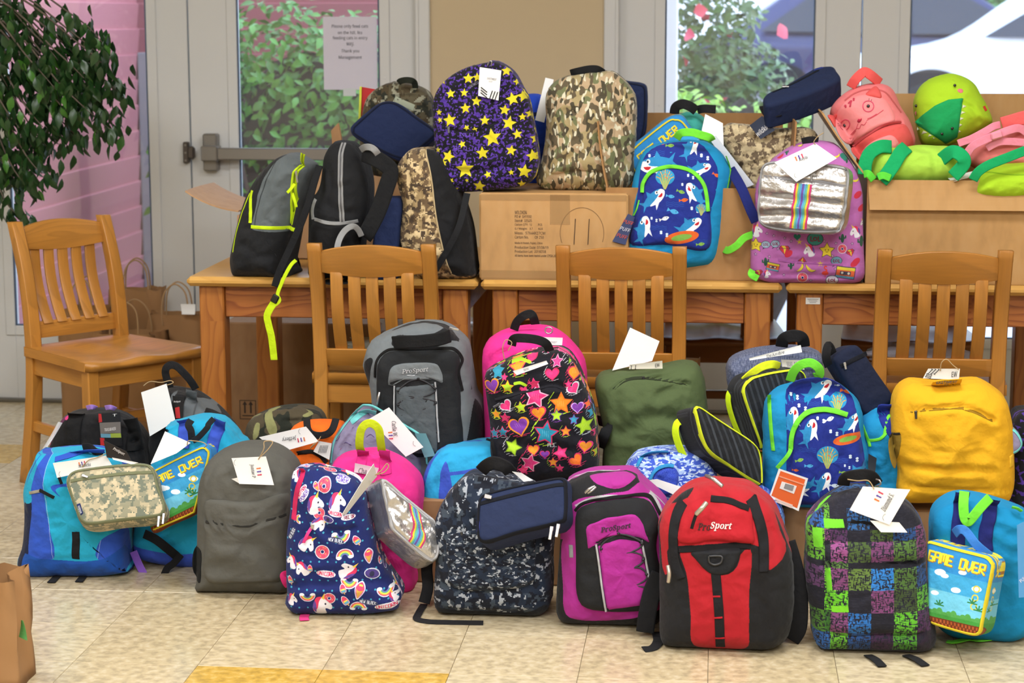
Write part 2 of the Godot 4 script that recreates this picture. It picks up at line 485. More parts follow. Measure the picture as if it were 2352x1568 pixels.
func furniture() -> void:
	table("leftmost pine table, holding the black backpacks and the beige camouflage one",-1.622,-.716,1)
	table("middle pine table, holding the printed shipping carton and the upright shark backpack",-.707,.204,4)
	var t3 := table("rightmost pine table, with a small white sticker under its worn top edge",.216,1.122,6)
	var st := box(t3,"sticker",Vector3(.043,.02,.001),Vector3(-.372,.69,.4245),plain("d9d7d0",.5),.0003)
	for k in 3: box(st,"print_line",Vector3(.032 - .006 * k,.0016,.0006),Vector3(0,.005 - k * .005,.0005),plain("6b6b6b",.6),.0001)
	chair("wooden chair angled toward the room at the far left, its glossy empty seat in view",Vector3(-1.97,0,-6.415),-2.26)
	chair("wooden chair with its back to us before the leftmost table, grey webbing hanging over it",Vector3(-1.013,0,-6.19),.0)
	chair("wooden chair with its back to us before the middle table, behind the pink backpack",Vector3(-.272,0,-6.19),.0,"b67a33")
	chair("wooden chair with its back to us before the rightmost table, behind the yellow backpack",Vector3(.66,0,-6.17),.0,"ad7430")
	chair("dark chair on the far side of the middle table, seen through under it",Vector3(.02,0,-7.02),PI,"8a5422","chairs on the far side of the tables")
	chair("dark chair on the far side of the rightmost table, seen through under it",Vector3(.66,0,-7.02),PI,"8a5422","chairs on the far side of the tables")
	# panic bar on the second door
	var d: Node3D = get_node("door_2")
	var o := d.position
	var grey := plain("8f8c88",.38,.75)
	box(d,"push_bar_head",Vector3(.058,.146,.05),Vector3(-1.972,1.012,-7.835) - o,grey,.006)
	box(d,"push_bar_head",Vector3(.066,.058,.07),Vector3(-1.968,1.01,-7.81) - o,grey,.004)
	box(d,"push_bar",Vector3(.72,.046,.03),Vector3(-1.575,1.009,-7.79) - o,grey,.004)
	box(d,"push_bar_rail",Vector3(.72,.03,.03),Vector3(-1.575,1.009,-7.82) - o,grey,.004)
	box(d,"push_bar_head",Vector3(.05,.12,.05),Vector3(-1.2,1.012,-7.835) - o,grey,.006)
	var d1: Node3D = get_node("door_1")
	var dark := plain("5e5751",.45,.6)
	box(d1,"strike_plate",Vector3(.022,.084,.03),Vector3(-2.073,1.01,-7.838) - d1.position,dark,.004)
	box(d1,"strike_plate",Vector3(.03,.05,.024),Vector3(-2.052,1.01,-7.83) - d1.position,dark,.008)
	for y in [1.04,1.01,.98]:
		var c := CylinderMesh.new()
		c.top_radius = .004
		c.bottom_radius = .004
		c.height = .003
		part("screw",c,plain("8f8a84",.4,.6),d1,Vector3(-2.073,y,-7.822) - d1.position,Vector3(PI / 2,0,0))
	# the notice on the glass
	var n := thing("paper_notice","white printed notice about feeding cats taped to the glass door","notice",Vector3(-1.4195,1.396,-7.868),Vector3(0,0,0))
	box(n,"sheet",Vector3(.212,.281,.0008),Vector3.ZERO,plain("d6d3e2",.7),.0002)
	var ink := plain("4d4b52",.8)
	var rows := [["Please only feed cats",.143,.103],["on the hill. No",.095,.08],["feeding cats in entry",.137,.058],["way.",.03,.034],["Thank you",.07,.008],["Management",.091,-.017]]
	for r in rows: letters(n,"lettering",r[0],Vector3(0,r[2],.001),.0165 if r[0].contains("y") or r[0].contains("g") else .0128,ink,null,.0,"Droid Sans",r[1],.0,false,.0003)
	box(n,"tape",Vector3(.05,.03,.0006),Vector3(-.005,-.15,.0004),plain("cfd6da",.3),.0001)

# ---------------------------------------------------------------- cartons
func cardboard(hex: String) -> StandardMaterial3D:
	var k := "card" + hex
	if mats.has(k): return mats[k]
	var m := StandardMaterial3D.new()
	m.resource_name = "cardboard_" + hex
	var c := Color(hex)
	var g := Gradient.new()
	g.offsets = PackedFloat32Array([.0,.45,1.0])
	g.colors = PackedColorArray([c.darkened(.06),c,c.lightened(.05)])
	var t := noise_tex(.02,256,false,1,4,FastNoiseLite.TYPE_SIMPLEX,9)
	t.color_ramp = g
	m.albedo_texture = t
	m.uv1_triplanar = true
	m.uv1_scale = Vector3(3,1.2,3)
	m.roughness = .72
	mats[k] = m
	return m

# an open carton: four walls,a bottom,flaps given as [side,angle outward from upright,length]
func carton(label: String,at: Vector3,size: Vector3,hex: String,flaps: Array,turn := .0) -> Node3D:
	var t := thing("carton",label,"carton",at,Vector3(0,turn,0))
	var m := cardboard(hex)
	var th := .006
	var h := size * .5
	box(t,"bottom",Vector3(size.x,th,size.z),Vector3(0,th * .5,0),m,.001)
	box(t,"front_wall",Vector3(size.x,size.y,th),Vector3(0,h.y,h.z - th * .5),m,.001)
	box(t,"back_wall",Vector3(size.x,size.y,th),Vector3(0,h.y,-h.z + th * .5),m,.001)
	for s in [-1,1]: box(t,"side_wall",Vector3(th,size.y,size.z - th * 2),Vector3(s * (h.x - th * .5),h.y,0),m,.001)
	for f in flaps:
		var a: float = f[1]
		var l: float = f[2]
		var base := Vector3.ZERO
		var dir := Vector3.ZERO
		var along := Vector3.ZERO
		match f[0]:
			"front":
				base = Vector3(0,size.y,h.z)
				dir = Vector3(0,cos(a),sin(a))
				along = Vector3(size.x,0,0)
			"back":
				base = Vector3(0,size.y,-h.z)
				dir = Vector3(0,cos(a),-sin(a))
				along = Vector3(-size.x,0,0)
			"left":
				base = Vector3(-h.x,size.y,0)
				dir = Vector3(-sin(a),cos(a),0)
				along = Vector3(0,0,size.z)
			"right":
				base = Vector3(h.x,size.y,0)
				dir = Vector3(sin(a),cos(a),0)
				along = Vector3(0,0,-size.z)
		var q := PackedVector3Array([base - along * .498,base + along * .498,base + along * .492 + dir * l,base - along * .492 + dir * l])
		part("flap",sheet_mesh(q,.005,f[3] if f.size() > 3 else .004),m,t)
	return t

func cartons() -> void:
	# the sealed carton with the printed shipping marks
	var c := thing("carton","sealed brown shipping carton printed with shipping details on the middle table","carton",Vector3(-.486,.745,-6.385))
	var m := cardboard("b98e58")
	part("body",box_mesh(Vector3(.452,.264,.57),.006),m,c,Vector3(0,.132,0))
	var tape := StandardMaterial3D.new()
	tape.resource_name = "packing_tape"
	tape.albedo_color = Color(.75,.6,.4,.35)
	tape.transparency = BaseMaterial3D.TRANSPARENCY_ALPHA
	tape.roughness = .3
	box(c,"tape",Vector3(.06,.09,.0008),Vector3(.02,.215,.2856),tape,.0002)
	box(c,"tape",Vector3(.44,.03,.0008),Vector3(0,.014,.2856),tape,.0002)
	box(c,"tape",Vector3(.44,.02,.0008),Vector3(0,.252,.2856),tape,.0002)
	var ink := plain("574331",.8)
	var rows := [["WILDKIN",.0,.036,.0105],["PO #  SH1930",.0,.051,.0085],["Item#  33505",.0,.052,.0085],["Carton QTY:  12         PCS",.0,.083,.0085],["G / Weight:   3.7        KGS",.0,.085,.0085],["Meas.  57X44X27CM",.0,.092,.0085],["Carton No.        OF 250",.0,.088,.0085],["Made in Hunan, Fujian, China",.0,.084,.0085],["Production Date: 07/08/19",.0,.102,.0085],["Production Lot:  20190708",.0,.095,.0085],["All items have been tested under CPSIA 2008",.0,.132,.0075]]
	var y := .206
	for i in rows.size():
		letters(c,"lettering",rows[i][0],Vector3(-.117 + rows[i][2] * .5,y,.2856),rows[i][3],ink,null,.0,"Droid Sans",rows[i][2],.0,false,.0003)
		y -= .0125 if i != 6 else .0185
	# a face drawn in pen: round outline and two strokes
	var ring := []
	for i in 23:
		var a := -.35 + i * (TAU * .62) / 22.0
		ring.append_array([.087 + cos(a) * .066,.145 + sin(a) * .077,.2857])
	tube(c,"pen_line",ring,.0007,plain("7a5d3c",.8),3,5)
	for x in [.063,.105]: tube(c,"pen_line",[x + .004,.188,.2857,x,.11,.2857],.0013,plain("4a3626",.8),2,5)
	carton("open brown carton behind the two black backpacks, its torn flap folded out to the left",Vector3(-1.24,.745,-6.76),Vector3(.66,.145,.4),"b78f66",[["left",1.22,.19,.012],["back",.6,.15]])
	var scrap := card("cardboard_flap","torn scrap of brown cardboard flap poking up behind the black and grey backpack","cardboard",[-1.279,1.16,-6.72,-1.25,1.187,-6.7,-1.232,1.07,-6.7,-1.275,1.07,-6.72],cardboard("a9815a"),"",.002,.005)
	carton("open brown carton behind the upright shark backpack, tall back wall showing",Vector3(-.055,.745,-6.415),Vector3(.55,.28,.56),"9a703f",[["back",.0,.2],["left",.15,.2],["right",.1,.2]])
	carton("large open brown carton on the rightmost table holding the plush animal bags",Vector3(.845,.745,-6.38),Vector3(.79,.31,.55),"b08650",[["front",2.9,.09,.003],["back",.05,.235],["left",.62,.24,.003]])
	# under the leftmost table
	var u := thing("carton","brown carton with a this-way-up mark under the leftmost table","carton",Vector3(-1.49,0,-7.28))
	part("body",box_mesh(Vector3(.54,.448,.34),.005),cardboard("8f6a44"),u,Vector3(0,.224,0))
	var mk := plain("32261c",.8)
	for q in [[.058,.0028,0,.034],[.058,.0028,0,-.034],[.042,.004,0,-.022]]: box(u,"printed_mark",Vector3(q[0],q[1],.0006),Vector3(-.188 + q[2],.128 + q[3],.1702),mk,.0001)
	for s in [-1,1]:
		box(u,"printed_mark",Vector3(.0028,.07,.0006),Vector3(-.188 + s * .029,.128,.1702),mk,.0001)
		box(u,"printed_mark",Vector3(.006,.034,.0006),Vector3(-.188 + s * .011,.132,.1702),mk,.0001)
		var tri := PrismMesh.new()
		tri.size = Vector3(.017,.014,.0006)
		part("printed_mark",tri,mk,u,Vector3(-.188 + s * .011,.153,.1702))
	var u2 := thing("carton","second brown carton under the leftmost table, clear plastic bags poking from its top","carton",Vector3(-1.03,0,-7.24))
	part("body",box_mesh(Vector3(.37,.42,.34),.005),cardboard("85623f"),u2,Vector3(0,.21,0))
	var clear := StandardMaterial3D.new()
	clear.resource_name = "clear_plastic"
	clear.albedo_color = Color(.9,.92,.95,.3)
	clear.transparency = BaseMaterial3D.TRANSPARENCY_ALPHA
	clear.roughness = .12
	mats["clear"] = clear
	for k in 3: lump(u2,"plastic_bag",Vector3(-.12 + .12 * k,.44,.1),Vector3(.05,.05,.04),clear,30 + k,.7)
	# low cartons that carry the rear rows of bags
	for q in [[-.8,.36,"flat closed carton under the grey laced backpack"],[-.35,.5,"flat closed carton under the pink and neon backpacks"],[.17,.48,"flat closed carton under the olive and heather backpacks"],[.62,.36,"flat closed carton under the yellow backpack"]]:
		var l := thing("carton",q[2],"carton",Vector3(q[0],0,-5.555),Vector3.ZERO,"flat cartons under the bags")
		part("body",box_mesh(Vector3(q[1],.235,.4),.005),cardboard("8f6a44"),l,Vector3(0,.1175,0))

func table_bags() -> void:
	var b1 := thing("backpack","woodland camouflage backpack peeking over the large navy lunch box by the door","backpack",Vector3(-1.0587,1.1179,-6.72),Vector3(0,0,0))
	var p1 := Paint.new([-115,-88,130,203],"4a3f2c",420)
	camo(p1,["57503c",.02,"2a2b22",.18,"8d8c78",.34],.05,31,.004)
	var s1 := soft(b1,"body",[-115,45,-109,106,-94,152,-72,176,-51,190,-27,199,-3,203,30,201,54,195,83,185,104,172,117,150,123,99,125,-3,130,-88,-111,-87],printed(p1,.85,.5),{"r": .035,"c": [[[-83,102,-2,153,84,159,130,134],.006,.006]],"d": .14,"b": .02})
	ribbon(b1,"handle",[21,204,85,28,210,95,47,214,105,67,212,105,75,204,95,76,187,85],.02,fab("22251c"),.002,Vector3(0,0,1),1)
	strip(b1,"brand_label",s1,[5,151,70,122],.022,.001,plain("9aa08a",.8,0))
	var c1 := card("folder","red folder with a yellow edge beside the woodland camouflage backpack","folder",[-1185,1305,-6760,-1137,1297,-6760,-1144,1159,-6760,-1191,1173,-6760],plain("b31f24",.4),"",.001,.004)
	sheet(c1,"trim_edge",[-24,72,5,-17,72,5,-23,-63,5,-31,-60,5],.006,plain("c9cf3a",.4))
	var b2 := thing("lunch_box","large plain navy lunch box tilted on its corner behind the black backpacks","lunch box",Vector3(-1.0426,1.069,-6.55),Vector3(-.1396,0,0))
	var s2 := soft(b2,"body",[-137,108,-127,120,-98,147,-54,181,-30,192,-3,193,24,184,73,148,122,114,142,95,142,75,104,41,60,5,41,0,21,0,-23,21,-97,60,-132,86],fab("1f2a4c"),{"r": .012,"a": .001,"d": .1,"b": .006})
	strip(b2,"piping",s2,[-124,108,-49,175,-24,187,0,187,25,176,84,135,131,102,133,80,46,12,27,12,-28,33,-116,84,-125,96,-124,108],.006,.003,fab("141a30"))
	var b3 := thing("lunch_box","navy lunch box standing upright behind the tan camouflage backpack","lunch box",Vector3(-.2878,1.1276,-6.62),Vector3(0,0,0))
	var s3 := soft(b3,"body",[-67,209,-38,211,1,202,44,196,60,188,65,166,65,94,60,36,46,7,27,-12,-65,-12],fab("1f2a4c"),{"r": .012,"a": .001,"d": .08,"b": .005})
	strip(b3,"piping",s3,[1,197,40,191,55,181,58,152,58,85,48,27,31,3],.005,.003,fab("131a30"))
	var b4 := thing("backpack","royal blue backpack mostly hidden between the star print and tan camouflage ones","backpack",Vector3(-.6011,1.0038,-6.55),Vector3(0,0,0))
	var s4 := soft(b4,"body",[-31,254,-13,278,21,285,46,276,63,251,71,167,73,-8,-35,-4],fab("2446b8"),{"r": .03,"d": .12,"b": .02})
	strip(b4,"zipper",s4,[-21,225,75,226],.012,.002,fab("18223f"))
	var c2 := card("name_card","blank white card leaning beside the tan camouflage backpack's left shoulder","card",[-537,1346,-6420,-511,1340,-6420,-539,1206,-6400,-568,1214,-6400],plain("eeeeec",.6),"",.001,.001)
	var b5 := thing("backpack","black backpack with a grey vertical zip and grey dangling webbing on the leftmost table","backpack",Vector3(-1.1465,.745,-6.1737),Vector3(0,0,0))
	var s5 := soft(b5,"body",[-96,49,-95,129,-91,212,-83,243,-66,263,-56,290,-51,326,-44,370,-26,402,-14,412,13,412,37,407,58,382,77,345,88,307,91,257,85,199,72,144,63,90,57,35,65,0,-14,0,-92,0],fab("1c1d1f"),{"r": .045,"s": .05,"c": [[[-32,229,41,203,108,217],.004,.012],[[-24,358,-11,295,-23,229],.004,.008],[[89,348,98,282,89,190],.005,.008]],"d": .19,"b": .03})
	strip(b5,"zipper",s5,[18,413,18,358,18,297,20,236,23,178],.015,.002,fab("8e8f8f"))
	strip(b5,"zipper_teeth",s5,[18,413,18,358,18,297,20,236,23,178],.0045,.0012,plain("4a4a4c",.5,0),.002)
	strip(b5,"trim_band",s5,[-65,184,-25,175,20,173,67,178],.011,.0015,fab("8e8f8f"))
	strip(b5,"trim_band",s5,[-64,244,-71,224,-74,205,-70,183],.012,.0015,fab("8e8f8f"))
	ribbon(b5,"shoulder_strap",[81,381,77,113,375,117,148,359,128,173,332,128,158,277,128,132,207,128,101,149,128,90,134,117],.05,fab("18191b"),.008,Vector3(0,0,1),1)
	ribbon(b5,"handle",[74,392,77,94,403,117,116,403,133,132,390,133,141,364,112],.02,fab("8e8f8f"),.002,Vector3(0,0,1),1)
	ribbon(b5,"webbing",[84,136,138,76,156,147,65,167,157,49,164,167,32,146,178,23,117,202,18,64,218,12,18,218],.018,fab("8e8f8f"),.0018,Vector3(0,0,1),1)
	panel(b5,"mesh_pocket",s5,[-73,169,-25,162,65,167,70,80,57,-4,-70,-5,-78,51],.004,fab("141415"),.006,[],false,10,56,[])
	var b6 := thing("backpack","grey and black backpack with neon lime zips at the left end of the tables","backpack",Vector3(-1.3756,.745,-6.1887),Vector3(0,-.1047,0))
	var p2 := Paint.new([-110,0,138,374],"1b1c1e",420)
	p2.poly(smooth_outline(V2([52,358,86,380,126,387,158,379,191,360,183,303,164,242,142,163,125,149,-18,156,-17,166,-5,211,5,267,26,320]),60),"5a6163")
	p2.line(curve2(V2([50,357,26,295,10,245,-3,188,-6,163]),5),.003,"2e3233")
	var s6 := soft(b6,"body",[-99,0,-108,25,-110,53,-104,84,-91,139,-75,196,-51,258,-24,301,5,334,30,356,57,371,74,374,94,364,128,344,138,333,127,303,113,251,101,210,86,152,72,86,62,24,80,0,-12,0],printed(p2,.85,.5),{"r": .045,"s": .06,"c": [[[69,280,124,241,151,249],.004,.012],[[13,226,30,280,45,320],.004,.012],[[-46,105,23,66,93,88],.005,.015]],"d": .2,"b": .03})
	strip(b6,"zipper",s6,[146,383,130,349,113,319,106,274,103,241,99,201,94,164],.014,.002,fab("c3e019"))
	strip(b6,"zipper_teeth",s6,[146,383,130,349,113,319,106,274,103,241,99,201,94,164],.0042,.0012,plain("7d9010",.6,0),.002)
	strip(b6,"trim_band",s6,[-19,159,23,157,75,154,125,150],.011,.0015,fab("c3e019"))
	strip(b6,"zipper",s6,[-23,268,-25,244,-22,216,-21,188,-22,171],.011,.002,fab("c3e019"))
	strip(b6,"piping",s6,[-32,259,-43,230,-57,196,-70,159,-80,117,-85,78],.004,.003,fab("c3e019"))
	pull(b6,Vector3(.1179,.3242,s6.fz(Vector2(.1179,.3242)) + .004),.1047,.028,plain("b9b9bb",.3,.9),.006)
	ribbon(b6,"pull_cord",[127,293,143,116,277,152,106,267,152],.009,fab("c3e019"),.002,Vector3(0,0,1),1)
	ribbon(b6,"pull_cord",[119,265,143,127,243,147,131,223,143],.009,fab("c3e019"),.002,Vector3(0,0,1),1)
	ribbon(b6,"shoulder_strap",[190,345,93,182,297,122,170,238,143,152,186,152,130,133,157,110,89,162,92,47,173,79,14,178,71,-16,183],.022,fab("17181a"),.006,Vector3(0,0,1),1)
	ribbon(b6,"webbing",[131,63,157,121,51,173,105,23,178,92,-7,184,81,-38,188,87,-57,189,73,-71,189],.011,fab("c3e019"),.0018,Vector3(0,0,1),1)
	ribbon(b6,"webbing",[70,-63,189,48,-101,191,51,-131,191,60,-171,191,66,-240,189],.022,fab("c3e019"),.0018,Vector3(0,0,1),1)
	box(b6,"buckle",Vector3(.022,.026,.012),Vector3(.073,-.0523,.1885),plain("1a1c14",.4,0),.003,Vector3(0,0,-.5))
	var b7 := thing("lunch_box","narrow navy lunch box wedged upright between black and desert camouflage backpacks","lunch box",Vector3(-1.007,.745,-6.1361),Vector3(0,0,0))
	var s7 := soft(b7,"body",[-7,243,26,247,56,243,54,161,46,54,43,0,-46,0,-38,67,-25,160],fab("202c50"),{"r": .012,"a": .001,"d": .09,"b": .004})
	strip(b7,"piping",s7,[-13,227,-25,147,-35,54],.005,.003,fab("141a30"))
	var b8 := thing("backpack","desert digital camouflage backpack seen side on, its black back panel to the right","backpack",Vector3(-.8435,.745,-6.1742),Vector3(0,0,0))
	var p3 := Paint.new([-124,0,118,393],"cfb88c",460)
	camo(p3,["a08a63",-.02,"6a5740",.13,"4a3d30",.3],.035,41,.0035)
	p3.poly(smooth_outline(V2([-30,405,7,405,34,401,101,262,126,172,141,59,134,24,63,17,50,26,27,103,7,203,-10,329]),60),"17181a")
	var s8 := soft(b8,"body",[-51,0,-79,25,-99,65,-114,121,-108,185,-105,233,-115,265,-123,301,-124,329,-117,351,-105,369,-85,388,-54,393,-20,392,20,373,49,322,72,245,87,201,100,152,108,92,114,35,118,9,75,0,23,0],printed(p3,.85,.5),{"r": .05,"s": .03,"c": [[[-87,349,-68,284,-75,218],.008,.012],[[-60,349,-41,271,-46,165],.006,.01],[[-76,59,3,27,70,34],.006,.012]],"d": .2,"b": .03})
	strip(b8,"piping",s8,[-35,401,-10,329,7,203,27,103,50,23],.004,.003,fab("b9a57e"))
	ribbon(b8,"shoulder_strap",[99,265,103,82,175,152,50,107,157,7,37,143],.02,fab("1b1c1e"),.003,Vector3(0,0,1),1)
	var b9 := thing("backpack","black and purple backpack printed with yellow stars, standing on the sealed carton","backpack",Vector3(-.7269,1.009,-6.1985),Vector3(0,0,0))
	var p4 := Paint.new([-131,0,188,393],"14141c",640)
	camo(p4,["4a2f8c",.26],.022,51)
	camo(p4,["14141c",.05],.08,57)
	camo(p4,["5a3aa4",.42],.014,58)
	word(p4,"NOI",Vector2(-.0148,.1779),.0119,.0502,-.05,"6a4ab8","",.16)
	word(p4,"BEILIN",Vector2(-.0201,.1351),.011,.0776,-.05,"6a4ab8","",.16)
	word(p4,"CI",Vector2(-.002,.1013),.0119,.032,-.05,"6a4ab8","",.16)
	word(p4,"WO",Vector2(.0847,.1873),.011,.0365,-.05,"6a4ab8","",.16)
	p4.star(Vector2(-.017,.344),.0173,"d9cd2c",.00,.45)
	p4.star(Vector2(.01,.348),.0144,"d9cd2c",.17,.45)
	p4.star(Vector2(-.07,.299),.0153,"d9cd2c",.14,.45)
	p4.star(Vector2(-.028,.302),.0134,"d9cd2c",.00,.45)
	p4.star(Vector2(.009,.277),.0163,"d9cd2c",-.09,.45)
	p4.star(Vector2(-.024,.256),.0173,"d9cd2c",.09,.45)
	p4.star(Vector2(.117,.284),.0211,"d9cd2c",.26,.45)
	p4.star(Vector2(.094,.251),.0173,"d9cd2c",-.14,.45)
	p4.star(Vector2(-.072,.22),.0221,"d9cd2c",.17,.45)
	p4.star(Vector2(.035,.22),.0163,"d9cd2c",.00,.45)
	p4.star(Vector2(.107,.212),.023,"d9cd2c",-.21,.45)
	p4.star(Vector2(.057,.169),.0288,"d9cd2c",.14,.45)
	p4.star(Vector2(.132,.179),.0163,"d9cd2c",.17,.45)
	p4.star(Vector2(.146,.23),.0125,"d9cd2c",.00,.45)
	p4.star(Vector2(-.034,.149),.0125,"d9cd2c",.35,.45)
	p4.star(Vector2(.028,.123),.0211,"d9cd2c",.09,.45)
	p4.star(Vector2(.114,.131),.0173,"d9cd2c",-.17,.45)
	p4.star(Vector2(-.077,.112),.0211,"d9cd2c",-.35,.45)
	p4.star(Vector2(-.026,.074),.0297,"d9cd2c",.07,.45)
	p4.star(Vector2(.153,.068),.023,"d9cd2c",-.17,.45)
	p4.star(Vector2(.177,.114),.0201,"d9cd2c",.17,.45)
	p4.star(Vector2(.184,.165),.0173,"d9cd2c",.00,.45)
	p4.star(Vector2(.016,.022),.0201,"d9cd2c",-.17,.45)
	p4.star(Vector2(-.063,.01),.0173,"d9cd2c",.09,.45)
	p4.star(Vector2(-.107,.037),.0163,"d9cd2c",.17,.45)
	p4.star(Vector2(-.069,.039),.0105,"d9cd2c",.52,.45)
	p4.star(Vector2(.043,.058),.0125,"d9cd2c",.35,.45)
	p4.star(Vector2(.096,.366),.0163,"d9cd2c",.00,.45)
	p4.star(Vector2(.128,.335),.0125,"d9cd2c",.35,.45)
	p4.star(Vector2(.148,.293),.0211,"d9cd2c",.26,.45)
	p4.star(Vector2(.166,.239),.0144,"d9cd2c",.00,.45)
	p4.star(Vector2(-.101,.337),.0144,"d9cd2c",.17,.45)
	p4.star(Vector2(-.106,.243),.0105,"d9cd2c",.00,.45)
	p4.star(Vector2(-.104,.22),.0096,"d9cd2c",.35,.45)
	p4.star(Vector2(-.111,.13),.0096,"d9cd2c",.00,.45)
	p4.star(Vector2(-.091,.092),.0115,"d9cd2c",.17,.45)
	p4.star(Vector2(.114,.065),.0096,"d9cd2c",.09,.45)
	p4.star(Vector2(.143,.028),.0134,"d9cd2c",.00,.45)
	p4.star(Vector2(-.02,.198),.0105,"d9cd2c",.52,.45)
	p4.star(Vector2(.005,.193),.0096,"d9cd2c",.17,.45)
	p4.star(Vector2(.162,.293),.0144,"d9cd2c",.52,.45)
	p4.star(Vector2(-.021,.04),.0067,"d9cd2c",.17,.45)
	var s9 := soft(b9,"body",[-119,13,-123,104,-129,195,-131,264,-122,299,-99,331,-59,360,-16,378,27,387,57,393,81,383,113,358,137,315,155,282,170,213,183,145,188,79,174,40,147,21,78,8,-4,0,-87,0],printed(p4,.85,.5),{"r": .04,"s": .04,"c": [[[-88,196,-61,189,-15,185,17,189,53,205,94,217],.007,.006],[[-87,306,-42,308,-5,346,17,373],.006,.008],[[-71,71,2,63,71,77,139,89],.008,.01],[[130,355,157,275,166,190],.006,.006]],"d": .17,"b": .025})
	pull(b9,Vector3(-.0758,.1957,s9.fz(Vector2(-.0758,.1957)) + .004),.0349,.012,plain("707074",.4,.5),.006)
	strip(b9,"zipper",s9,[-93,198,-52,188,-6,185,30,196,76,214],.007,.002,fab("202028"))
	tube(b9,"d_ring",[43,382,108,50,395,114,57,394,116,54,380,109],.0018,plain("b9b9bb",.3,.9),6)
	var c3 := card("hang_tag","white price tag with black bars hanging on the yellow star backpack","tag",[-706,1387,-6083,-641,1377,-6083,-650,1288,-6083,-711,1302,-6083],plain("eeeeec",.6),"",.001,.0008)
	write_on(c3,"EASTWEST",.6,.33,.006,.028,0,"8c8c90")
	write_on(c3,"U.S.A",.55,.42,.004,.01,0,"8c8c90")
	write_on(c3,"l",.62,.87,.026,.003,-.05,"222226")
	write_on(c3,"l",.75,.87,.026,.003,-.05,"222226")
	write_on(c3,"l",.88,.87,.026,.003,-.05,"222226")
	write_on(c3,"l",.27,.75,.024,.003,1.2,"222226")
	write_on(c3,"l",.27,.84,.024,.003,1.2,"222226")
	write_on(c3,"l",.27,.93,.024,.003,1.2,"222226")
	letters(b9,"lettering","EASTWEST",Vector3(.0013,.3259,.0015),.008,plain("8f8f98",.7,0),s9,.4887,"Droid Sans",.03,0,false)
	var b10 := thing("backpack","tan and green woodland camouflage backpack standing on the sealed carton","backpack",Vector3(-.4019,1.009,-6.288),Vector3(0,0,0))
	var p5 := Paint.new([-149,0,155,359],"a3936a",560)
	camo(p5,["6f7350",.08,"b19a7a",.2],.075,61,.0,Vector2(1.0,.8))
	camo(p5,["5f5440",.3,"4a4434",.4],.045,66,.0,Vector2(1.3,.7))
	camo(p5,["cfcab0",.52],.03,71,.0,Vector2(1.4,.6))
	var p5_m := printed(p5,.85,.5)
	var s10 := soft(b10,"body",[-149,31,-136,77,-122,146,-118,214,-121,270,-113,306,-84,334,-32,349,37,358,83,359,107,344,134,316,153,280,155,187,151,94,147,26,114,0,-25,0,-134,7],p5_m,{"r": .045,"s": .05,"c": [[[-86,233,-22,242,33,242,97,236],.008,.006],[[-45,326,-8,312,33,306,60,317],.007,.008],[[-99,71,-44,103,33,122],.009,.01],[[33,122,52,95,75,81],.007,.01],[[96,335,114,272,133,218],.007,.007],[[70,86,97,104,134,86],.007,.01]],"d": .17,"b": .025})
	panel(b10,"front_pocket",s10,[-90,271,-27,285,46,290,94,276,97,195,79,68,-21,63,-104,57,-109,149,-99,222],.008,p5_m,.015,[-149,0,155,359],false,10,56,[[[-90,234,-22,243,33,243,94,237],.006,.005]])
	strip(b10,"zipper",s10,[-86,231,-22,241,37,241,92,235],.006,.0015,fab("3f3a2c"))
	ribbon(b10,"handle",[-45,355,4,-28,360,24,10,368,34,37,368,34,54,357,14],.022,fab("17181a"),.004,Vector3(0,0,1),1)
	pull(b10,Vector3(-.0346,.2308,s10.fz(Vector2(-.0346,.2308)) + .004),.1396,.012,plain("3a3a38",.5,.4),.006)
	part("snap",tabs(.004,.007),plain("d8d2b8",.4,0),b10,Vector3(-.0182,.2499,s10.fz(Vector2(-.0182,.2499)) + .009))
	part("snap",tabs(.004,.007),plain("d8d2b8",.4,0),b10,Vector3(.0632,.2605,s10.fz(Vector2(.0632,.2605)) + .009))
	var b11 := thing("lunch_box","bright blue game-over lunch box leaning behind the shark backpack on the table","lunch box",Vector3(-.1386,1.0539,-6.3),Vector3(0,0,0))
	var p6 := Paint.new([-127,-65,116,183],"3f9fd0",420)
	game_print(p6,[-114,68,13,170,102,37,-26,-60])
	var s11 := soft(b11,"body",[-127,59,-124,82,-87,114,-14,172,13,183,36,179,59,147,115,56,116,28,-12,-65,-58,-65,-109,8],printed(p6,.85,.5),{"r": .012,"a": .001,"d": .08,"b": .004})
	strip(b11,"piping",s11,[-58,-60,-109,13,-122,55,-110,82,-14,161,15,169,34,163,55,138],.005,.004,fab("d8c62f"))
	var b12 := thing("backpack","sea green soft backpack with black straps drooping over the open carton's back","backpack",Vector3(-.0592,1.0452,-6.42),Vector3(0,0,0))
	var s12 := soft(b12,"body",[-74,167,-61,183,-28,193,0,188,24,169,39,137,45,55,-49,54],fab("3f9f92"),{"r": .04,"d": .1,"b": .02})
	ribbon(b12,"shoulder_strap",[-71,192,65,-66,213,75,-45,223,85,-22,216,85,-3,202,75],.03,fab("1a1a1c"),.004,Vector3(0,0,1),1)
	ribbon(b12,"shoulder_strap",[1,204,65,20,209,85,57,207,85],.026,fab("1a1a1c"),.004,Vector3(0,0,1),1)
	var b13 := thing("lunch_bag","slouched desert digital camouflage bag inside the open carton behind the shark backpack","bag",Vector3(.1586,1.014,-6.4),Vector3(0,0,0))
	var p7 := Paint.new([-149,-18,153,190],"cdbb93",420)
	camo(p7,["b3a07c",.0,"6c5c48",.16],.028,81,.0032)
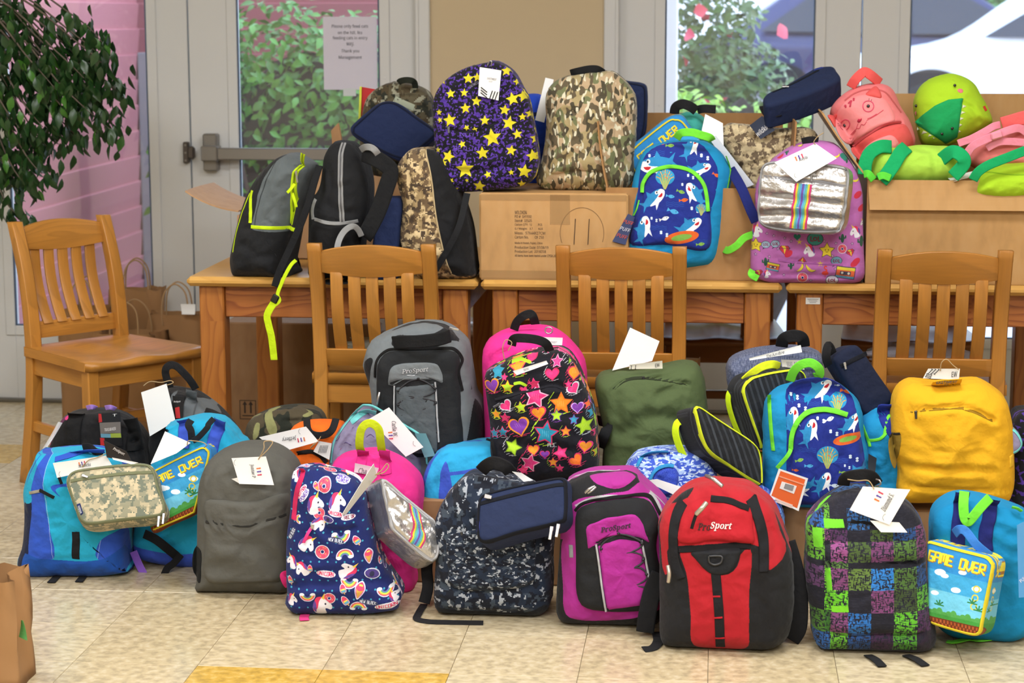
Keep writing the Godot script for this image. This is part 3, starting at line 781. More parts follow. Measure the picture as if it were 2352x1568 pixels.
	var s13 := soft(b13,"body",[-149,170,-135,181,-114,190,-43,184,29,176,134,175,153,156,150,91,150,-16,-54,-18,-71,30,-96,70,-121,100],printed(p7,.85,.5),{"r": .02,"c": [[[-108,165,-40,146,36,147,121,157],.007,.008],[[-87,60,-20,79,41,108],.007,.007]],"d": .1,"b": .02})
	var c4 := card("hang_tag","dark navy swing tag with white lettering above the desert camouflage bag","tag",[102,1204,-6315,140,1234,-6315,180,1190,-6315,137,1162,-6315],plain("1b2840",.5),"",.001,.0008)
	write_on(c4,"wildkin",.42,.62,.016,.045,.0,"e8e8e8")
	var c5 := card("name_card","folded white card with printed lines beside the desert camouflage bag","card",[-34,1239,-6300,20,1211,-6300,24,1137,-6280,-44,1190,-6280],plain("eeeeec",.6),"",.001,.0008)
	var c6 := card("name_card","long grey-white card slanting down in front of the desert camouflage bag","card",[-22,1166,-6280,0,1174,-6280,117,1031,-6200,92,1021,-6200],plain("b9bec4",.6),"",.001,.0008)
	var b14 := thing("lunch_box","navy lunch box lying on top of the open carton's rim in front of the window","lunch box",Vector3(.268,1.3113,-6.42),Vector3(-1.0821,-.1396,.3316))
	var s14 := soft(b14,"body",[-146,-88,-129,-60,-68,-30,40,43,62,50,106,41,110,13,109,-37,59,-72,-89,-123,-142,-128],fab("1c2745"),{"r": .012,"a": .001,"d": .085,"b": .004})
	strip(b14,"zipper",s14,[-110,-66,-26,-27,54,21],.008,.002,fab("10151f"))
	strip(b14,"brand_label",s14,[40,31,72,38],.012,.001,fab("28357a"))
	pull(b14,Vector3(-.0729,-.0535,s14.fz(Vector2(-.0729,-.0535)) + .004),1.2217,.014,plain("b9b9bb",.3,.9),.006)
	ribbon(b14,"handle",[-138,-41,-14,-138,-106,-5,-103,-117,-5,-80,-74,-14],.022,fab("1a1a1c"),.005,Vector3(0,0,1),1)
	var b15 := thing("backpack","blue cartoon shark print backpack leaning upright on the middle table","backpack",Vector3(-.1063,.745,-6.2),Vector3(-.0698,0,0))
	var s15 := soft(b15,"body",[-142,6,-153,51,-159,112,-158,157,-151,231,-142,298,-125,357,-107,389,-62,409,1,418,72,414,114,388,142,351,154,322,148,268,140,209,127,119,111,60,93,42,65,36,20,29,-52,15,-105,4],fab("1b86b8"),{"r": .04,"s": .02,"d": .17,"b": .025})
	var p8 := Paint.new([-152,87,113,414],"1f2f86",720)
	waves(p8,Vector2(-.074,.385),.0272)
	waves(p8,Vector2(.048,.372),.0249)
	waves(p8,Vector2(-.013,.232),.0272)
	waves(p8,Vector2(-.062,.16),.0249)
	waves(p8,Vector2(.041,.183),.0204)
	waves(p8,Vector2(.064,.12),.0227)
	shark(p8,Vector2(.029,.394),.0408,1.0472,1)
	fish(p8,Vector2(-.031,.402),.0154,"7fae4a",0)
	fish(p8,Vector2(-.056,.412),.0227,"d8622a",.2618)
	bubbles(p8,Vector2(-.087,.367),.0109)
	bubbles(p8,Vector2(.07,.368),.0127)
	shark(p8,Vector2(-.064,.347),.0589,.2094,-1)
	shark(p8,Vector2(.057,.334),.0362,.1745,1)
	fish(p8,Vector2(.109,.314),.0145,"d8622a",-.5236)
	coral(p8,Vector2(-.044,.3),.0385,0)
	shark(p8,Vector2(-.081,.239),.0453,.6632,1)
	shark(p8,Vector2(.049,.255),.043,-.8727,-1)
	fish(p8,Vector2(.004,.264),.0154,"7fae4a",-.3491)
	fish(p8,Vector2(-.027,.25),.0154,"4aa0d0",-.1745)
	fish(p8,Vector2(.013,.239),.0163,"d8622a",.0873)
	fish(p8,Vector2(-.018,.205),.0208,"4aa0d0",-.3491)
	fish(p8,Vector2(-.044,.183),.0181,"e0e6ee",.2618)
	shark(p8,Vector2(-.109,.146),.0453,1.309,1)
	shark(p8,Vector2(.028,.161),.043,.4363,1)
	p8.oval(Vector2(.008,.127),.0521,.0188,"d8622a",.1745)
	p8.oval(Vector2(.008,.127),.0313,.0094,"7fae4a",.1745)
	bubbles(p8,Vector2(.013,.282),.01)
	bubbles(p8,Vector2(.043,.21),.0118)
	bubbles(p8,Vector2(-.078,.18),.01)
	bubbles(p8,Vector2(-.048,.137),.0118)
	coral(p8,Vector2(.065,.21),.0227,.1745)
	fish(p8,Vector2(.065,.107),.0154,"7fae4a",.0873)
	bubbles(p8,Vector2(.03,.309),.01)
	var p8_m := printed(p8,.85,.5)
	panel(b15,"print_panel",s15,[-116,346,-101,380,-65,403,2,414,60,408,92,372,113,332,109,265,93,197,94,103,78,87,-39,104,-152,105,-146,150,-131,231],.003,p8_m,.01,[-152,87,113,414],false,8,56,[])
	panel(b15,"front_pocket",s15,[-113,236,-111,277,-91,315,-60,335,-19,341,30,331,66,305,85,265,92,206,94,103,78,89,-39,106,-150,107,-144,150],.014,p8_m,.02,[-152,87,113,414],false,9,56,[])
	strip(b15,"zipper",s15,[-113,261,-110,290,-87,322,-42,338,-1,337,39,323,69,291,80,256,86,206],.012,.004,fab("6fd53a"),.011)
	strip(b15,"piping",s15,[137,372,151,332,148,301,141,265],.004,.004,fab("6fd53a"))
	strip(b15,"piping",s15,[-122,238,-130,209,-139,191],.005,.004,fab("6fd53a"))
	ribbon(b15,"handle",[-11,423,104,2,439,124,34,441,134,60,434,134,87,426,124,94,417,104],.024,fab("6fd53a"),.003,Vector3(0,0,1),1)
	ribbon(b15,"shoulder_strap",[151,332,44,183,279,104,210,217,124,229,176,124],.03,fab("1b2466"),.006,Vector3(0,0,1),1)
	ribbon(b15,"webbing",[128,96,44,146,89,94,172,104,114,194,127,114,221,138,104],.022,fab("6fd53a"),.002,Vector3(0,0,1),1)
	var c7 := card("hang_tag","dark blue printed swing tag dangling at the shark backpack's left edge on the table","tag",[-260,950,-6100,-240,939,-6100,-267,856,-6094,-307,866,-6094],plain("27345f",.5),"",.001,.0008)
	write_on(c7,"PUFF",.5,.25,.011,.03,.2,"c8503c")
	write_on(c7,"PUFF",.5,.5,.011,.03,.2,"d8d8e0")
	write_on(c7,"PUFF",.5,.75,.011,.03,.2,"c8503c")
	var b16 := thing("backpack","lilac pink backpack printed with small cartoon stickers at the joint of two tables","backpack",Vector3(.2725,.745,-6.161),Vector3(0,0,0))
	var p9 := Paint.new([-162,0,174,419],"b76bb0",640)
	star_face(p9,Vector2(-.149,.116),.0208)
	star_face(p9,Vector2(.059,.104),.0223)
	gem(p9,Vector2(-.065,.107),.0155,0)
	gem(p9,Vector2(.128,.099),.0125,.3)
	gem(p9,Vector2(-.139,.035),.0119,.2)
	gem(p9,Vector2(-.012,.072),.0119,3)
	cassette(p9,Vector2(-.098,.053),.0178,-.2)
	cassette(p9,Vector2(.115,.037),.0268,-.12)
	bubble_talk(p9,Vector2(-.12,.119),.0125,"9db8d0")
	bubble_talk(p9,Vector2(-.092,.122),.0125,"9db8d0")
	bubble_talk(p9,Vector2(.088,.073),.0155,"6fa0b4")
	bubble_talk(p9,Vector2(.077,.013),.0178,"c9c4d6")
	bubble_talk(p9,Vector2(.024,.138),.0223,"3f8f86")
	unicorn(p9,Vector2(.007,.105),.0184,.2,-1)
	unicorn(p9,Vector2(-.147,.16),.0178,.2,1)
	unicorn(p9,Vector2(.141,.16),.0178,.2,-1)
	unicorn(p9,Vector2(-.115,.032),.0119,.2,1)
	unicorn(p9,Vector2(.167,.184),.0119,.2,-1)
	cactus(p9,Vector2(-.12,.068),.0143)
	cactus(p9,Vector2(.104,.14),.0149)
	cactus(p9,Vector2(.161,.13),.0178)
	cactus(p9,Vector2(-.045,.057),.0125)
	cactus(p9,Vector2(.113,.37),.0119)
	cactus(p9,Vector2(-.063,.39),.0089)
	banana(p9,Vector2(-.018,.052),.0149,1.2)
	banana(p9,Vector2(.012,.05),.0164,-.4)
	banana(p9,Vector2(-.028,.415),.0149,.1)
	banana(p9,Vector2(.083,.382),.0107,.6)
	banana(p9,Vector2(.14,.311),.0119,.4)
	flamingo(p9,Vector2(.055,.04),.0164)
	p9.heart(Vector2(-.0287,.1436),.0113,"2f7a6a",0)
	p9.heart(Vector2(.1067,.3787),.0149,"2f7a6a",0)
	donut(p9,Vector2(-.01,.021),.0143)
	donut(p9,Vector2(.104,.109),.0125)
	p9.oval(Vector2(-.053,.093),.0134,.0089,"c8344a",.6981)
	p9.oval(Vector2(-.083,.382),.0134,.0089,"c8344a",.6981)
	p9.oval(Vector2(.147,.267),.0134,.0089,"c8344a",.6981)
	p9.oval(Vector2(.146,.071),.0134,.0089,"c8344a",.6981)
	p9.oval(Vector2(.16,.228),.0134,.0089,"c8344a",.6981)
	p9.oval(Vector2(.141,.065),.0134,.0089,"c8344a",.6981)
	p9.star(Vector2(-.117,.152),.0059,"4a4658",.17)
	p9.star(Vector2(-.117,.152),.0039,"c9a0c8",.17)
	p9.star(Vector2(-.065,.14),.0059,"4a4658",.17)
	p9.star(Vector2(-.065,.14),.0039,"c9a0c8",.17)
	p9.star(Vector2(-.046,.131),.0059,"4a4658",.17)
	p9.star(Vector2(-.046,.131),.0039,"c9a0c8",.17)
	p9.star(Vector2(.085,.125),.0059,"4a4658",.17)
	p9.star(Vector2(.085,.125),.0039,"c9a0c8",.17)
	p9.star(Vector2(-.109,.084),.0059,"4a4658",.17)
	p9.star(Vector2(-.109,.084),.0039,"c9a0c8",.17)
	p9.star(Vector2(.015,.012),.0059,"4a4658",.17)
	p9.star(Vector2(.015,.012),.0039,"c9a0c8",.17)
	p9.star(Vector2(.076,.088),.0059,"4a4658",.17)
	p9.star(Vector2(.076,.088),.0039,"c9a0c8",.17)
	p9.star(Vector2(.051,.132),.0059,"4a4658",.17)
	p9.star(Vector2(.051,.132),.0039,"c9a0c8",.17)
	p9.star(Vector2(.133,.124),.0059,"4a4658",.17)
	p9.star(Vector2(.133,.124),.0039,"c9a0c8",.17)
	p9.star(Vector2(-.084,.107),.0059,"4a4658",.17)
	p9.star(Vector2(-.084,.107),.0039,"c9a0c8",.17)
	p9.star(Vector2(.085,.049),.0059,"4a4658",.17)
	p9.star(Vector2(.085,.049),.0039,"c9a0c8",.17)
	p9.star(Vector2(-.149,.089),.0059,"4a4658",.17)
	p9.star(Vector2(-.149,.089),.0039,"c9a0c8",.17)
	p9.star(Vector2(-.065,.029),.0059,"4a4658",.17)
	p9.star(Vector2(-.065,.029),.0039,"c9a0c8",.17)
	p9.star(Vector2(-.097,.146),.0059,"4a4658",.17)
	p9.star(Vector2(-.097,.146),.0039,"c9a0c8",.17)
	p9.star(Vector2(-.022,.129),.0101,"d8c040",.00,.3)
	p9.star(Vector2(.041,.064),.0101,"d8c040",.00,.3)
	var s16 := soft(b16,"body",[-134,8,-152,21,-160,28,-162,87,-160,148,-154,207,-150,280,-132,327,-103,362,-73,386,-37,407,8,419,52,419,89,407,118,373,144,333,163,277,167,188,172,99,174,18,160,4,115,0,-33,0,-104,0],printed(p9,.85,.5),{"r": .035,"s": .03,"c": [[[-83,77,-36,72,23,69,111,64],.006,.008],[[-94,29,-6,30,112,22],.006,.007],[[-79,146,-81,107,-89,77],.005,.008]],"d": .16,"b": .02})
	strip(b16,"zipper",s16,[-83,74,-36,67,23,65,109,60],.007,.0015,fab("a05a9c"))
	ribbon(b16,"handle",[-17,422,35,6,428,45,30,425,35],.02,fab("1a1a1c"),.004,Vector3(0,0,1),1)
	ribbon(b16,"webbing",[-158,42,95,-162,31,115,-142,19,115],.02,fab("6fd53a"),.002,Vector3(0,0,1),1)
	var b17 := thing("lunch_box","silver quilted lunch box with a rainbow stripe hung on the lilac backpack","lunch box",Vector3(.2587,.9067,-5.985),Vector3(-.1047,-.2443,0))
	var s17 := soft(b17,"body",[-130,121,-128,173,-123,192,-107,204,-57,210,32,206,117,195,130,182,133,151,129,93,120,26,102,6,11,0,-90,9,-122,24,-132,53],silver(),{"r": .014,"a": .003,"c": [[[-118,162,-23,155,124,139],.006,.006],[[-119,106,-26,97,126,84],.009,.012],[[-122,48,-30,51,119,41],.009,.012]],"d": .09,"b": .012})
	strip(b17,"piping",s17,[-128,120,-124,173,-119,191,-103,202,-55,207,34,203,117,193,130,181,132,151,128,93,119,28,102,8,13,3,-86,11,-117,26,-127,53,-128,120],.006,.004,fab("9a9a9c"))
	strip(b17,"rainbow_stripe",s17,[-15,145,-22,80,-28,14],.0058,.001,fab("b83a6a"),.001)
	strip(b17,"rainbow_stripe",s17,[-10,145,-16,79,-22,14],.0058,.001,fab("d8b83a"),.001)
	strip(b17,"rainbow_stripe",s17,[-4,144,-11,79,-17,13],.0058,.001,fab("5fae90"),.001)
	strip(b17,"rainbow_stripe",s17,[1,144,-5,79,-11,13],.0058,.001,fab("5a90c0"),.001)
	strip(b17,"rainbow_stripe",s17,[7,144,0,78,-6,13],.0058,.001,fab("6a4a96"),.001)
	strip(b17,"rainbow_stripe",s17,[12,143,6,78,-1,13],.0058,.001,fab("5a90c0"),.001)
	strip(b17,"rainbow_stripe",s17,[18,143,11,78,5,12],.0058,.001,fab("5fae90"),.001)
	strip(b17,"rainbow_stripe",s17,[23,143,17,77,10,12],.0058,.001,fab("d8b83a"),.001)
	strip(b17,"rainbow_stripe",s17,[29,142,22,77,16,12],.0058,.001,fab("b83a6a"),.001)
	strip(b17,"zipper",s17,[-115,163,-23,155,36,151,126,140],.008,.002,fab("8f8f93"))
	pull(b17,Vector3(.0275,.1738,s17.fz(Vector2(.0275,.1738)) + .004),.0873,.02,plain("a8a8ac",.3,.8),.006)
	var c8 := card("name_card","white name card lying over the silver quilted lunch box on the lilac backpack","card",[170,1116,-5957,286,1173,-5935,347,1132,-5915,234,1062,-5935],plain("eeeeec",.6),"",.001,.0008)
	write_on(c8,"Kayla",.52,.36,.011,.026,-.1,"4a4a58","Droid Serif")
	figures(c8,.5,.18,.009)
	corner_logo(c8,.12,.8,.007)
	twine(c8,[286,1170,-5932,281,1178,-5932,292,1193,-5931,309,1203,-5949])
	var b18 := thing("backpack","pink plush cat face backpack tilted in the large open carton","backpack",Vector3(.4898,1.0741,-6.35),Vector3(-.2094,0,0))
	var s18 := soft(b18,"body",[-138,174,-126,200,-89,233,-50,251,-8,258,30,252,51,236,75,184,102,141,116,101,120,78,114,63,96,32,44,-1,-9,-4,-50,31,-71,67,-99,113,-121,140],fab("e07a7c",.95),{"r": .06,"a": .002,"c": [[[-92,58,-48,77,4,106,70,125],.006,.006]],"d": .16,"b": .03})
	panel(b18,"muzzle_pocket",s18,[-79,47,-61,66,-9,98,44,118,83,120,104,91,112,67,104,48,71,19,6,-16,-52,13],.012,fab("dc5a58",.95),.02,[],false,8,56,[])
	panel(b18,"belly_patch",s18,[-52,31,-32,58,5,77,39,85,57,72,65,56,32,24,-31,13],.018,fab("e38a8c",.95),.01,[],false,7,56,[])
	panel(b18,"face",s18,[-127,127,-120,162,-94,194,-54,210,-23,209,19,195,43,163,49,131,4,109,-48,82,-92,63,-116,87],.006,fab("e88a8c",.95),.012,[],false,8,56,[])
	strip(b18,"zipper",s18,[-74,58,-32,85,18,114,70,127],.006,.003,fab("b8484c"),.008)
	strip(b18,"zipper",s18,[-101,194,-68,218,-23,229,19,219,46,192,72,160],.005,.002,fab("c05a5c"))
	panel(b18,"ear",s18,[-39,209,-23,229,-7,241,3,227,8,197,-17,200],.016,fab("dc5a58",.95),.02,[],false,6,30,[])
	panel(b18,"ear",s18,[-151,150,-138,155,-121,157,-125,135,-128,112,-140,130],.016,fab("dc5a58",.95),.02,[],false,6,30,[])
	strip(b18,"eye_ring",s18,[-15,172,-17,164,-22,158,-29,155,-37,156,-44,161,-47,168,-47,176,-44,183,-38,187,-30,188,-22,185,-17,179,-15,172],.003,.002,fab("d0506c"),.006)
	lump(b18,"eye",Vector3(-.0316,.1717,s18.fz(Vector2(-.0316,.1717)) + .008),Vector3(.005,.005,.003),plain("1c1418",.2,0),1,.0)
	strip(b18,"eye_ring",s18,[-84,122,-86,116,-90,111,-96,108,-103,109,-108,113,-111,119,-111,125,-108,131,-103,135,-97,136,-90,133,-86,128,-84,122],.003,.002,fab("d0506c"),.006)
	lump(b18,"eye",Vector3(-.0981,.122,s18.fz(Vector2(-.0981,.122)) + .008),Vector3(.005,.005,.003),plain("1c1418",.2,0),1,.0)
	strip(b18,"eyelash",s18,[-30,186,-29,196],.0015,.001,fab("4a3038"),.006)
	strip(b18,"eyelash",s18,[-24,185,-21,193],.0015,.001,fab("4a3038"),.006)
	strip(b18,"eyelash",s18,[-114,127,-119,129],.0015,.001,fab("4a3038"),.006)
	strip(b18,"eyelash",s18,[-112,121,-118,120],.0015,.001,fab("4a3038"),.006)
	panel(b18,"nose",s18,[-64,127,-60,135,-55,134,-50,137,-50,129,-58,122],.01,fab("b8304c"),.004,[],false,4,24,[])
	strip(b18,"whisker",s18,[-36,128,-12,141,14,160],.002,.0012,fab("c84a5c"),.006)
	strip(b18,"whisker",s18,[-34,133,-22,138,-6,148],.002,.0012,fab("c84a5c"),.006)
	strip(b18,"whisker",s18,[-64,107,-74,98,-87,87],.002,.0012,fab("c84a5c"),.006)
	strip(b18,"whisker",s18,[-66,101,-77,90,-82,85],.002,.0012,fab("c84a5c"),.006)
	strip(b18,"whisker",s18,[-60,121,-64,109,-56,107,-51,117,-43,115,-36,125],.002,.0012,fab("c84a5c"),.006)
	strip(b18,"brow_stripe",s18,[-91,181,-87,186,-82,190,-84,181,-86,170],.005,.0015,fab("b83a50"),.006)
	strip(b18,"brow_stripe",s18,[-76,194,-74,198,-75,189],.005,.0015,fab("b83a50"),.006)
	strip(b18,"brow_stripe",s18,[-101,173,-99,177,-98,169],.005,.0015,fab("b83a50"),.006)
	ribbon(b18,"handle",[-80,241,53,-69,259,72,-48,279,82,-36,281,82,-16,270,72,8,256,43],.03,fab("dc5a58",.95),.006,Vector3(0,0,1),1)
	var b19 := thing("backpack","lime green plush dinosaur face backpack in the large open carton","backpack",Vector3(.7138,1.131,-6.42),Vector3(-.1047,0,0))
	var s19 := soft(b19,"body",[-103,134,-99,158,-89,182,-63,209,-25,224,8,229,53,215,80,194,98,162,113,138,132,95,134,79,101,53,61,32,9,10,-29,4,-71,11,-83,33,-95,85],fab("a4cc2a",.95),{"r": .06,"a": .002,"c": [[[34,133,68,112,87,75],.005,.008]],"d": .15,"b": .03})
	panel(b19,"snout",s19,[-105,77,-84,98,-50,125,-11,143,35,148,31,123,26,88,24,30,-8,10,-56,37],.008,fab("1e9a58",.95),.008,[],true,8,56,[])
	lump(b19,"eye",Vector3(.0084,.1864,s19.fz(Vector2(.0084,.1864)) + .009),Vector3(.0045,.0045,.003),plain("1c1c18",.2,0),1,.0)
	lump(b19,"eye",Vector3(-.1008,.1277,s19.fz(Vector2(-.1008,.1277)) + .009),Vector3(.0045,.0045,.003),plain("1c1c18",.2,0),1,.0)
	lump(b19,"eye",Vector3(.0032,.0557,s19.fz(Vector2(.0032,.0557)) + .009),Vector3(.0045,.0045,.003),plain("1c1c18",.2,0),1,.0)
	lump(b19,"eye",Vector3(-.0262,.0396,s19.fz(Vector2(-.0262,.0396)) + .009),Vector3(.0045,.0045,.003),plain("1c1c18",.2,0),1,.0)
	panel(b19,"cheek",s19,[17,173,24,177,33,174,34,167,28,163,18,168],.002,fab("d87a80"),.003,[],false,4,24,[])
	panel(b19,"cheek",s19,[-104,106,-100,112,-98,104,-100,97],.002,fab("d87a80"),.003,[],false,4,24,[])
	panel(b19,"tooth",s19,[34,128,46,123,31,116],.003,fab("d8dcc0"),.003,[],true,3,18,[])
	panel(b19,"tooth",s19,[30,108,42,104,28,98],.003,fab("d8dcc0"),.003,[],true,3,18,[])
	panel(b19,"tooth",s19,[27,90,38,86,26,79],.003,fab("d8dcc0"),.003,[],true,3,18,[])
	panel(b19,"tooth",s19,[26,71,35,67,25,60],.003,fab("d8dcc0"),.003,[],true,3,18,[])
	panel(b19,"tooth",s19,[25,51,33,47,24,42],.003,fab("d8dcc0"),.003,[],true,3,18,[])
	panel(b19,"tooth",s19,[-96,63,-86,56,-97,52],.003,fab("d8dcc0"),.003,[],true,3,18,[])
	panel(b19,"tooth",s19,[-79,51,-67,44,-83,40],.003,fab("d8dcc0"),.003,[],true,3,18,[])
	panel(b19,"tooth",s19,[-63,39,-54,35,-65,31],.003,fab("d8dcc0"),.003,[],true,3,18,[])
	panel(b19,"tooth",s19,[-51,29,-43,27,-51,24],.003,fab("d8dcc0"),.003,[],true,3,18,[])
	strip(b19,"side_tab",s19,[102,126,109,112],.01,.002,fab("c8402c"))
	var b20 := thing("backpack","lime green plush backpack turned away, wide emerald straps, at the open carton's front","backpack",Vector3(.5967,1.0136,-6.2),Vector3(-.3142,0,0))
	var s20 := soft(b20,"body",[-150,93,-148,110,-135,124,-109,131,-54,128,10,137,62,135,101,133,134,114,148,88,132,47,110,16,-136,15,-144,43],fab("a3cf48",.95),{"r": .06,"a": .002,"c": [[[4,108,42,95,50,55,50,15],.006,.01]],"d": .16,"b": .03})
	ribbon(b20,"shoulder_strap",[-78,111,103,-108,109,117,-138,92,117,-153,64,112,-156,27,103],.04,fab("169c5c",.95),.008,Vector3(0,0,1),1)
	ribbon(b20,"shoulder_strap",[-32,111,103,-52,89,120,-72,54,122,-93,22,122,-107,6,112],.042,fab("169c5c",.95),.008,Vector3(0,0,1),1)
	ribbon(b20,"shoulder_strap",[68,73,103,96,87,143,123,72,152,129,50,143,101,18,122],.04,fab("169c5c",.95),.008,Vector3(0,0,1),1)
	ribbon(b20,"webbing",[-159,22,122,-147,22,133,-131,6,122],.022,fab("58c83a"),.003,Vector3(0,0,1),1)
	ribbon(b20,"webbing",[-119,12,133,-104,16,138,-83,9,133],.022,fab("58c83a"),.004,Vector3(0,0,1),1)
	var b21 := thing("backpack","coral pink plush backpack with pink buckled straps at the carton's right end","backpack",Vector3(.866,1.06,-6.3),Vector3(0,0,0))
	var s21 := soft(b21,"body",[-101,59,-87,94,-61,110,-9,129,29,150,80,166,94,173,105,13,10,12,-67,13,-100,36],fab("e27c7c",.95),{"r": .05,"a": .002,"d": .15,"b": .03})
	ribbon(b21,"shoulder_strap",[-18,158,107,6,166,117,43,177,117,83,184,107],.04,fab("e0605f",.95),.01,Vector3(0,0,1),1)
	ribbon(b21,"webbing",[-146,100,117,-109,115,128,-72,136,133,-46,151,128,-25,156,117],.022,fab("e88aa0"),.003,Vector3(0,0,1),1)
	ribbon(b21,"webbing",[-126,57,117,-106,91,128,-71,112,133,-39,126,138,-1,141,138,30,146,128,58,130,117],.024,fab("e88aa0"),.003,Vector3(0,0,1),1)
	ribbon(b21,"webbing",[-61,86,117,-29,105,128,6,107,128,59,102,117],.022,fab("e88aa0"),.003,Vector3(0,0,1),1)
	box(b21,"buckle",Vector3(.034,.022,.012),Vector3(-.0372,.1261,.1425),plain("e88fa4",.35,0),.004,Vector3(0,0,.3))
	var b22 := thing("backpack","lime green plush backpack with an emerald strap at the carton's right front corner","backpack",Vector3(.8618,1.0058,-6.16),Vector3(0,0,0))
	var s22 := soft(b22,"body",[-89,59,-59,81,-8,92,55,97,81,103,85,11,-101,8],fab("a4cc2a",.95),{"r": .04,"a": .002,"d": .14,"b": .02})
	ribbon(b22,"shoulder_strap",[-109,55,95,-96,79,105,-67,100,110,-18,121,115,31,141,115,64,151,105],.028,fab("169c5c",.95),.007,Vector3(0,0,1),1)
	strip(b22,"piping",s22,[-103,62,-63,75,0,70,63,71],.003,.002,fab("86b420"))
	card("leaflet","white leaflet lying among the plush bags in the open carton","paper",[689,1056,-6140,770,1072,-6200,741,1059,-6100,706,1053,-6080],plain("e2e4e0",.6))

func floor_bags() -> void:
	var b23 := thing("backpack","black and grey backpack seen from behind, its tall loop handle by the left chair","backpack",Vector3(-1.5034,0,-5.7478),Vector3(0,0,0))
	var p10 := Paint.new([-157,4,152,455],"1a1b1d",420)
	p10.poly(V2([-58,472,-50,477,-41,481,-46,464,-50,446,-60,416]),"5b6063")
	p10.poly(smooth_outline(V2([2,477,27,473,45,457,37,431,31,397,24,354,-19,353,-15,385,-8,439]),60),"5b6063")
	p10.line(curve2(V2([23,473,52,452,77,434,102,409,136,371]),5),.014,"5b6063")
	var s23 := soft(b23,"body",[-157,4,-147,194,-138,325,-123,403,-106,446,-92,455,-61,452,-15,443,15,425,42,405,68,380,86,357,104,331,118,281,130,202,152,4],printed(p10,.85,.5),{"r": .03,"d": .15,"b": .015})
	ribbon(b23,"handle",[-62,476,86,-70,514,96,-68,532,101,-60,542,101,-48,545,101,-34,540,101,-18,525,101,1,501,96,15,473,86],.022,fab("1a1a1c"),.004,Vector3(0,0,1),1)
	strip(b23,"shoulder_strap",s23,[2,469,-4,438,-13,386,-17,335],.034,.006,fab("5b6063"))
	var c9 := card("name_card","blank white creased card hanging by twine on the black and grey backpack","card",[-1642,466,-5632,-1566,493,-5632,-1543,384,-5632,-1620,337,-5632],plain("eeeeec",.6),"",.001,.0008)
	twine(c9,[-1565,489,-5630,-1557,490,-5642,-1549,495,-5642,-1559,500,-5642,-1582,496,-5632,-1613,499,-5627,-1633,486,-5627])
	var c10 := card("hang_tag","black swing tag with a red backpack picture behind the blank white card","tag",[-1554,455,-5648,-1521,452,-5648,-1525,387,-5648,-1549,389,-5648],plain("1c1a1a",.4),"",.001,.0008)
	write_on(c10,"ProSport",.4,.25,.006,.02,.15,"e8e4e4","Droid Serif")
	sheet(c10,"printed_picture",[-10,-1,2,3,2,2,5,-31,2,-8,-32,2],.001,plain("c02a2e",.5))
	var b24 := thing("backpack","dark woodland camouflage backpack low behind the warm grey one","backpack",Vector3(-1.2581,0,-5.8317),Vector3(0,0,0))
	var p11 := Paint.new([-133,-7,131,392],"4a4231",360)
	camo(p11,["23261d",.1],.06,91)
	p11.poly(smooth_outline(V2([-51,387,-33,385,-11,349,-14,329,-30,329,-42,358]),60),"8a8a5a")
	p11.poly(smooth_outline(V2([-69,357,-59,357,-63,321,-75,312]),60),"8a8a5a")
	p11.poly(smooth_outline(V2([-1,417,44,416,88,417,86,411,48,408,12,409]),60),"8a8a5a")
	p11.poly(smooth_outline(V2([56,380,83,391,97,396,92,387,65,375]),60),"8a8a5a")
	var s24 := soft(b24,"body",[-133,-6,-126,233,-120,312,-110,349,-102,358,-85,367,-58,378,-29,386,17,392,62,391,96,374,111,346,119,296,120,216,131,-7],printed(p11,.85,.5),{"r": .03,"c": [[[-83,366,-24,385,11,365,65,368,123,387],.006,.007]],"d": .14,"b": .02})
	var b25 := thing("backpack","bright orange backpack with black loop handles behind the navy unicorn print one","backpack",Vector3(-1.0788,0,-5.5506),Vector3(0,0,0))
	var s25 := soft(b25,"body",[-129,6,-118,310,-108,372,-104,386,-92,394,-69,401,-33,405,4,404,35,399,48,376,51,307,56,-3],fab("e2681c"),{"r": .03,"c": [[[-76,326,-38,318,5,315],.006,.008]],"d": .13,"b": .02})
	ribbon(b25,"handle",[-48,427,70,-39,405,100,-27,392,105,-4,388,105,17,393,105,31,407,100,35,429,70],.02,fab("1a1a1c"),.004,Vector3(0,0,1),1)
	strip(b25,"zipper",s25,[-76,330,-29,337,9,306],.012,.003,fab("20201f"))
	var c11 := card("name_card","white name card lying across the orange backpack beside the warm grey one","card",[-1254,381,-5441,-1121,414,-5441,-1086,372,-5441,-1200,338,-5441],plain("eeeeec",.6),"",.001,.0008)
	write_on(c11,"Jeffery",.5,.42,.013,.04,3.05,"44444c","Droid Serif")
	figures(c11,.68,.72,.008,3.1)
	corner_logo(c11,.85,.2,.008)
	twine(c11,[-1096,369,-5436,-1110,352,-5441,-1086,376,-5441,-1075,399,-5451])
	var c12 := card("hang_tag","small white barcode ticket below the orange backpack's name card","tag",[-1086,372,-5449,-1051,366,-5449,-1058,319,-5449,-1103,342,-5449],plain("d9d9d6",.4),"",.001,.0008)
	write_on(c12,"llllll",.5,.3,.006,.022,.2,"6a6a6e")
	write_on(c12,"llllll",.5,.44,.006,.022,.2,"6a6a6e")
	write_on(c12,"llllll",.5,.58,.006,.022,.2,"6a6a6e")
	write_on(c12,"llllll",.5,.72,.006,.022,.2,"6a6a6e")
	var b26 := thing("backpack","lavender backpack with turquoise piping behind the hot pink one","backpack",Vector3(-.9168,0,-5.526),Vector3(0,0,0))
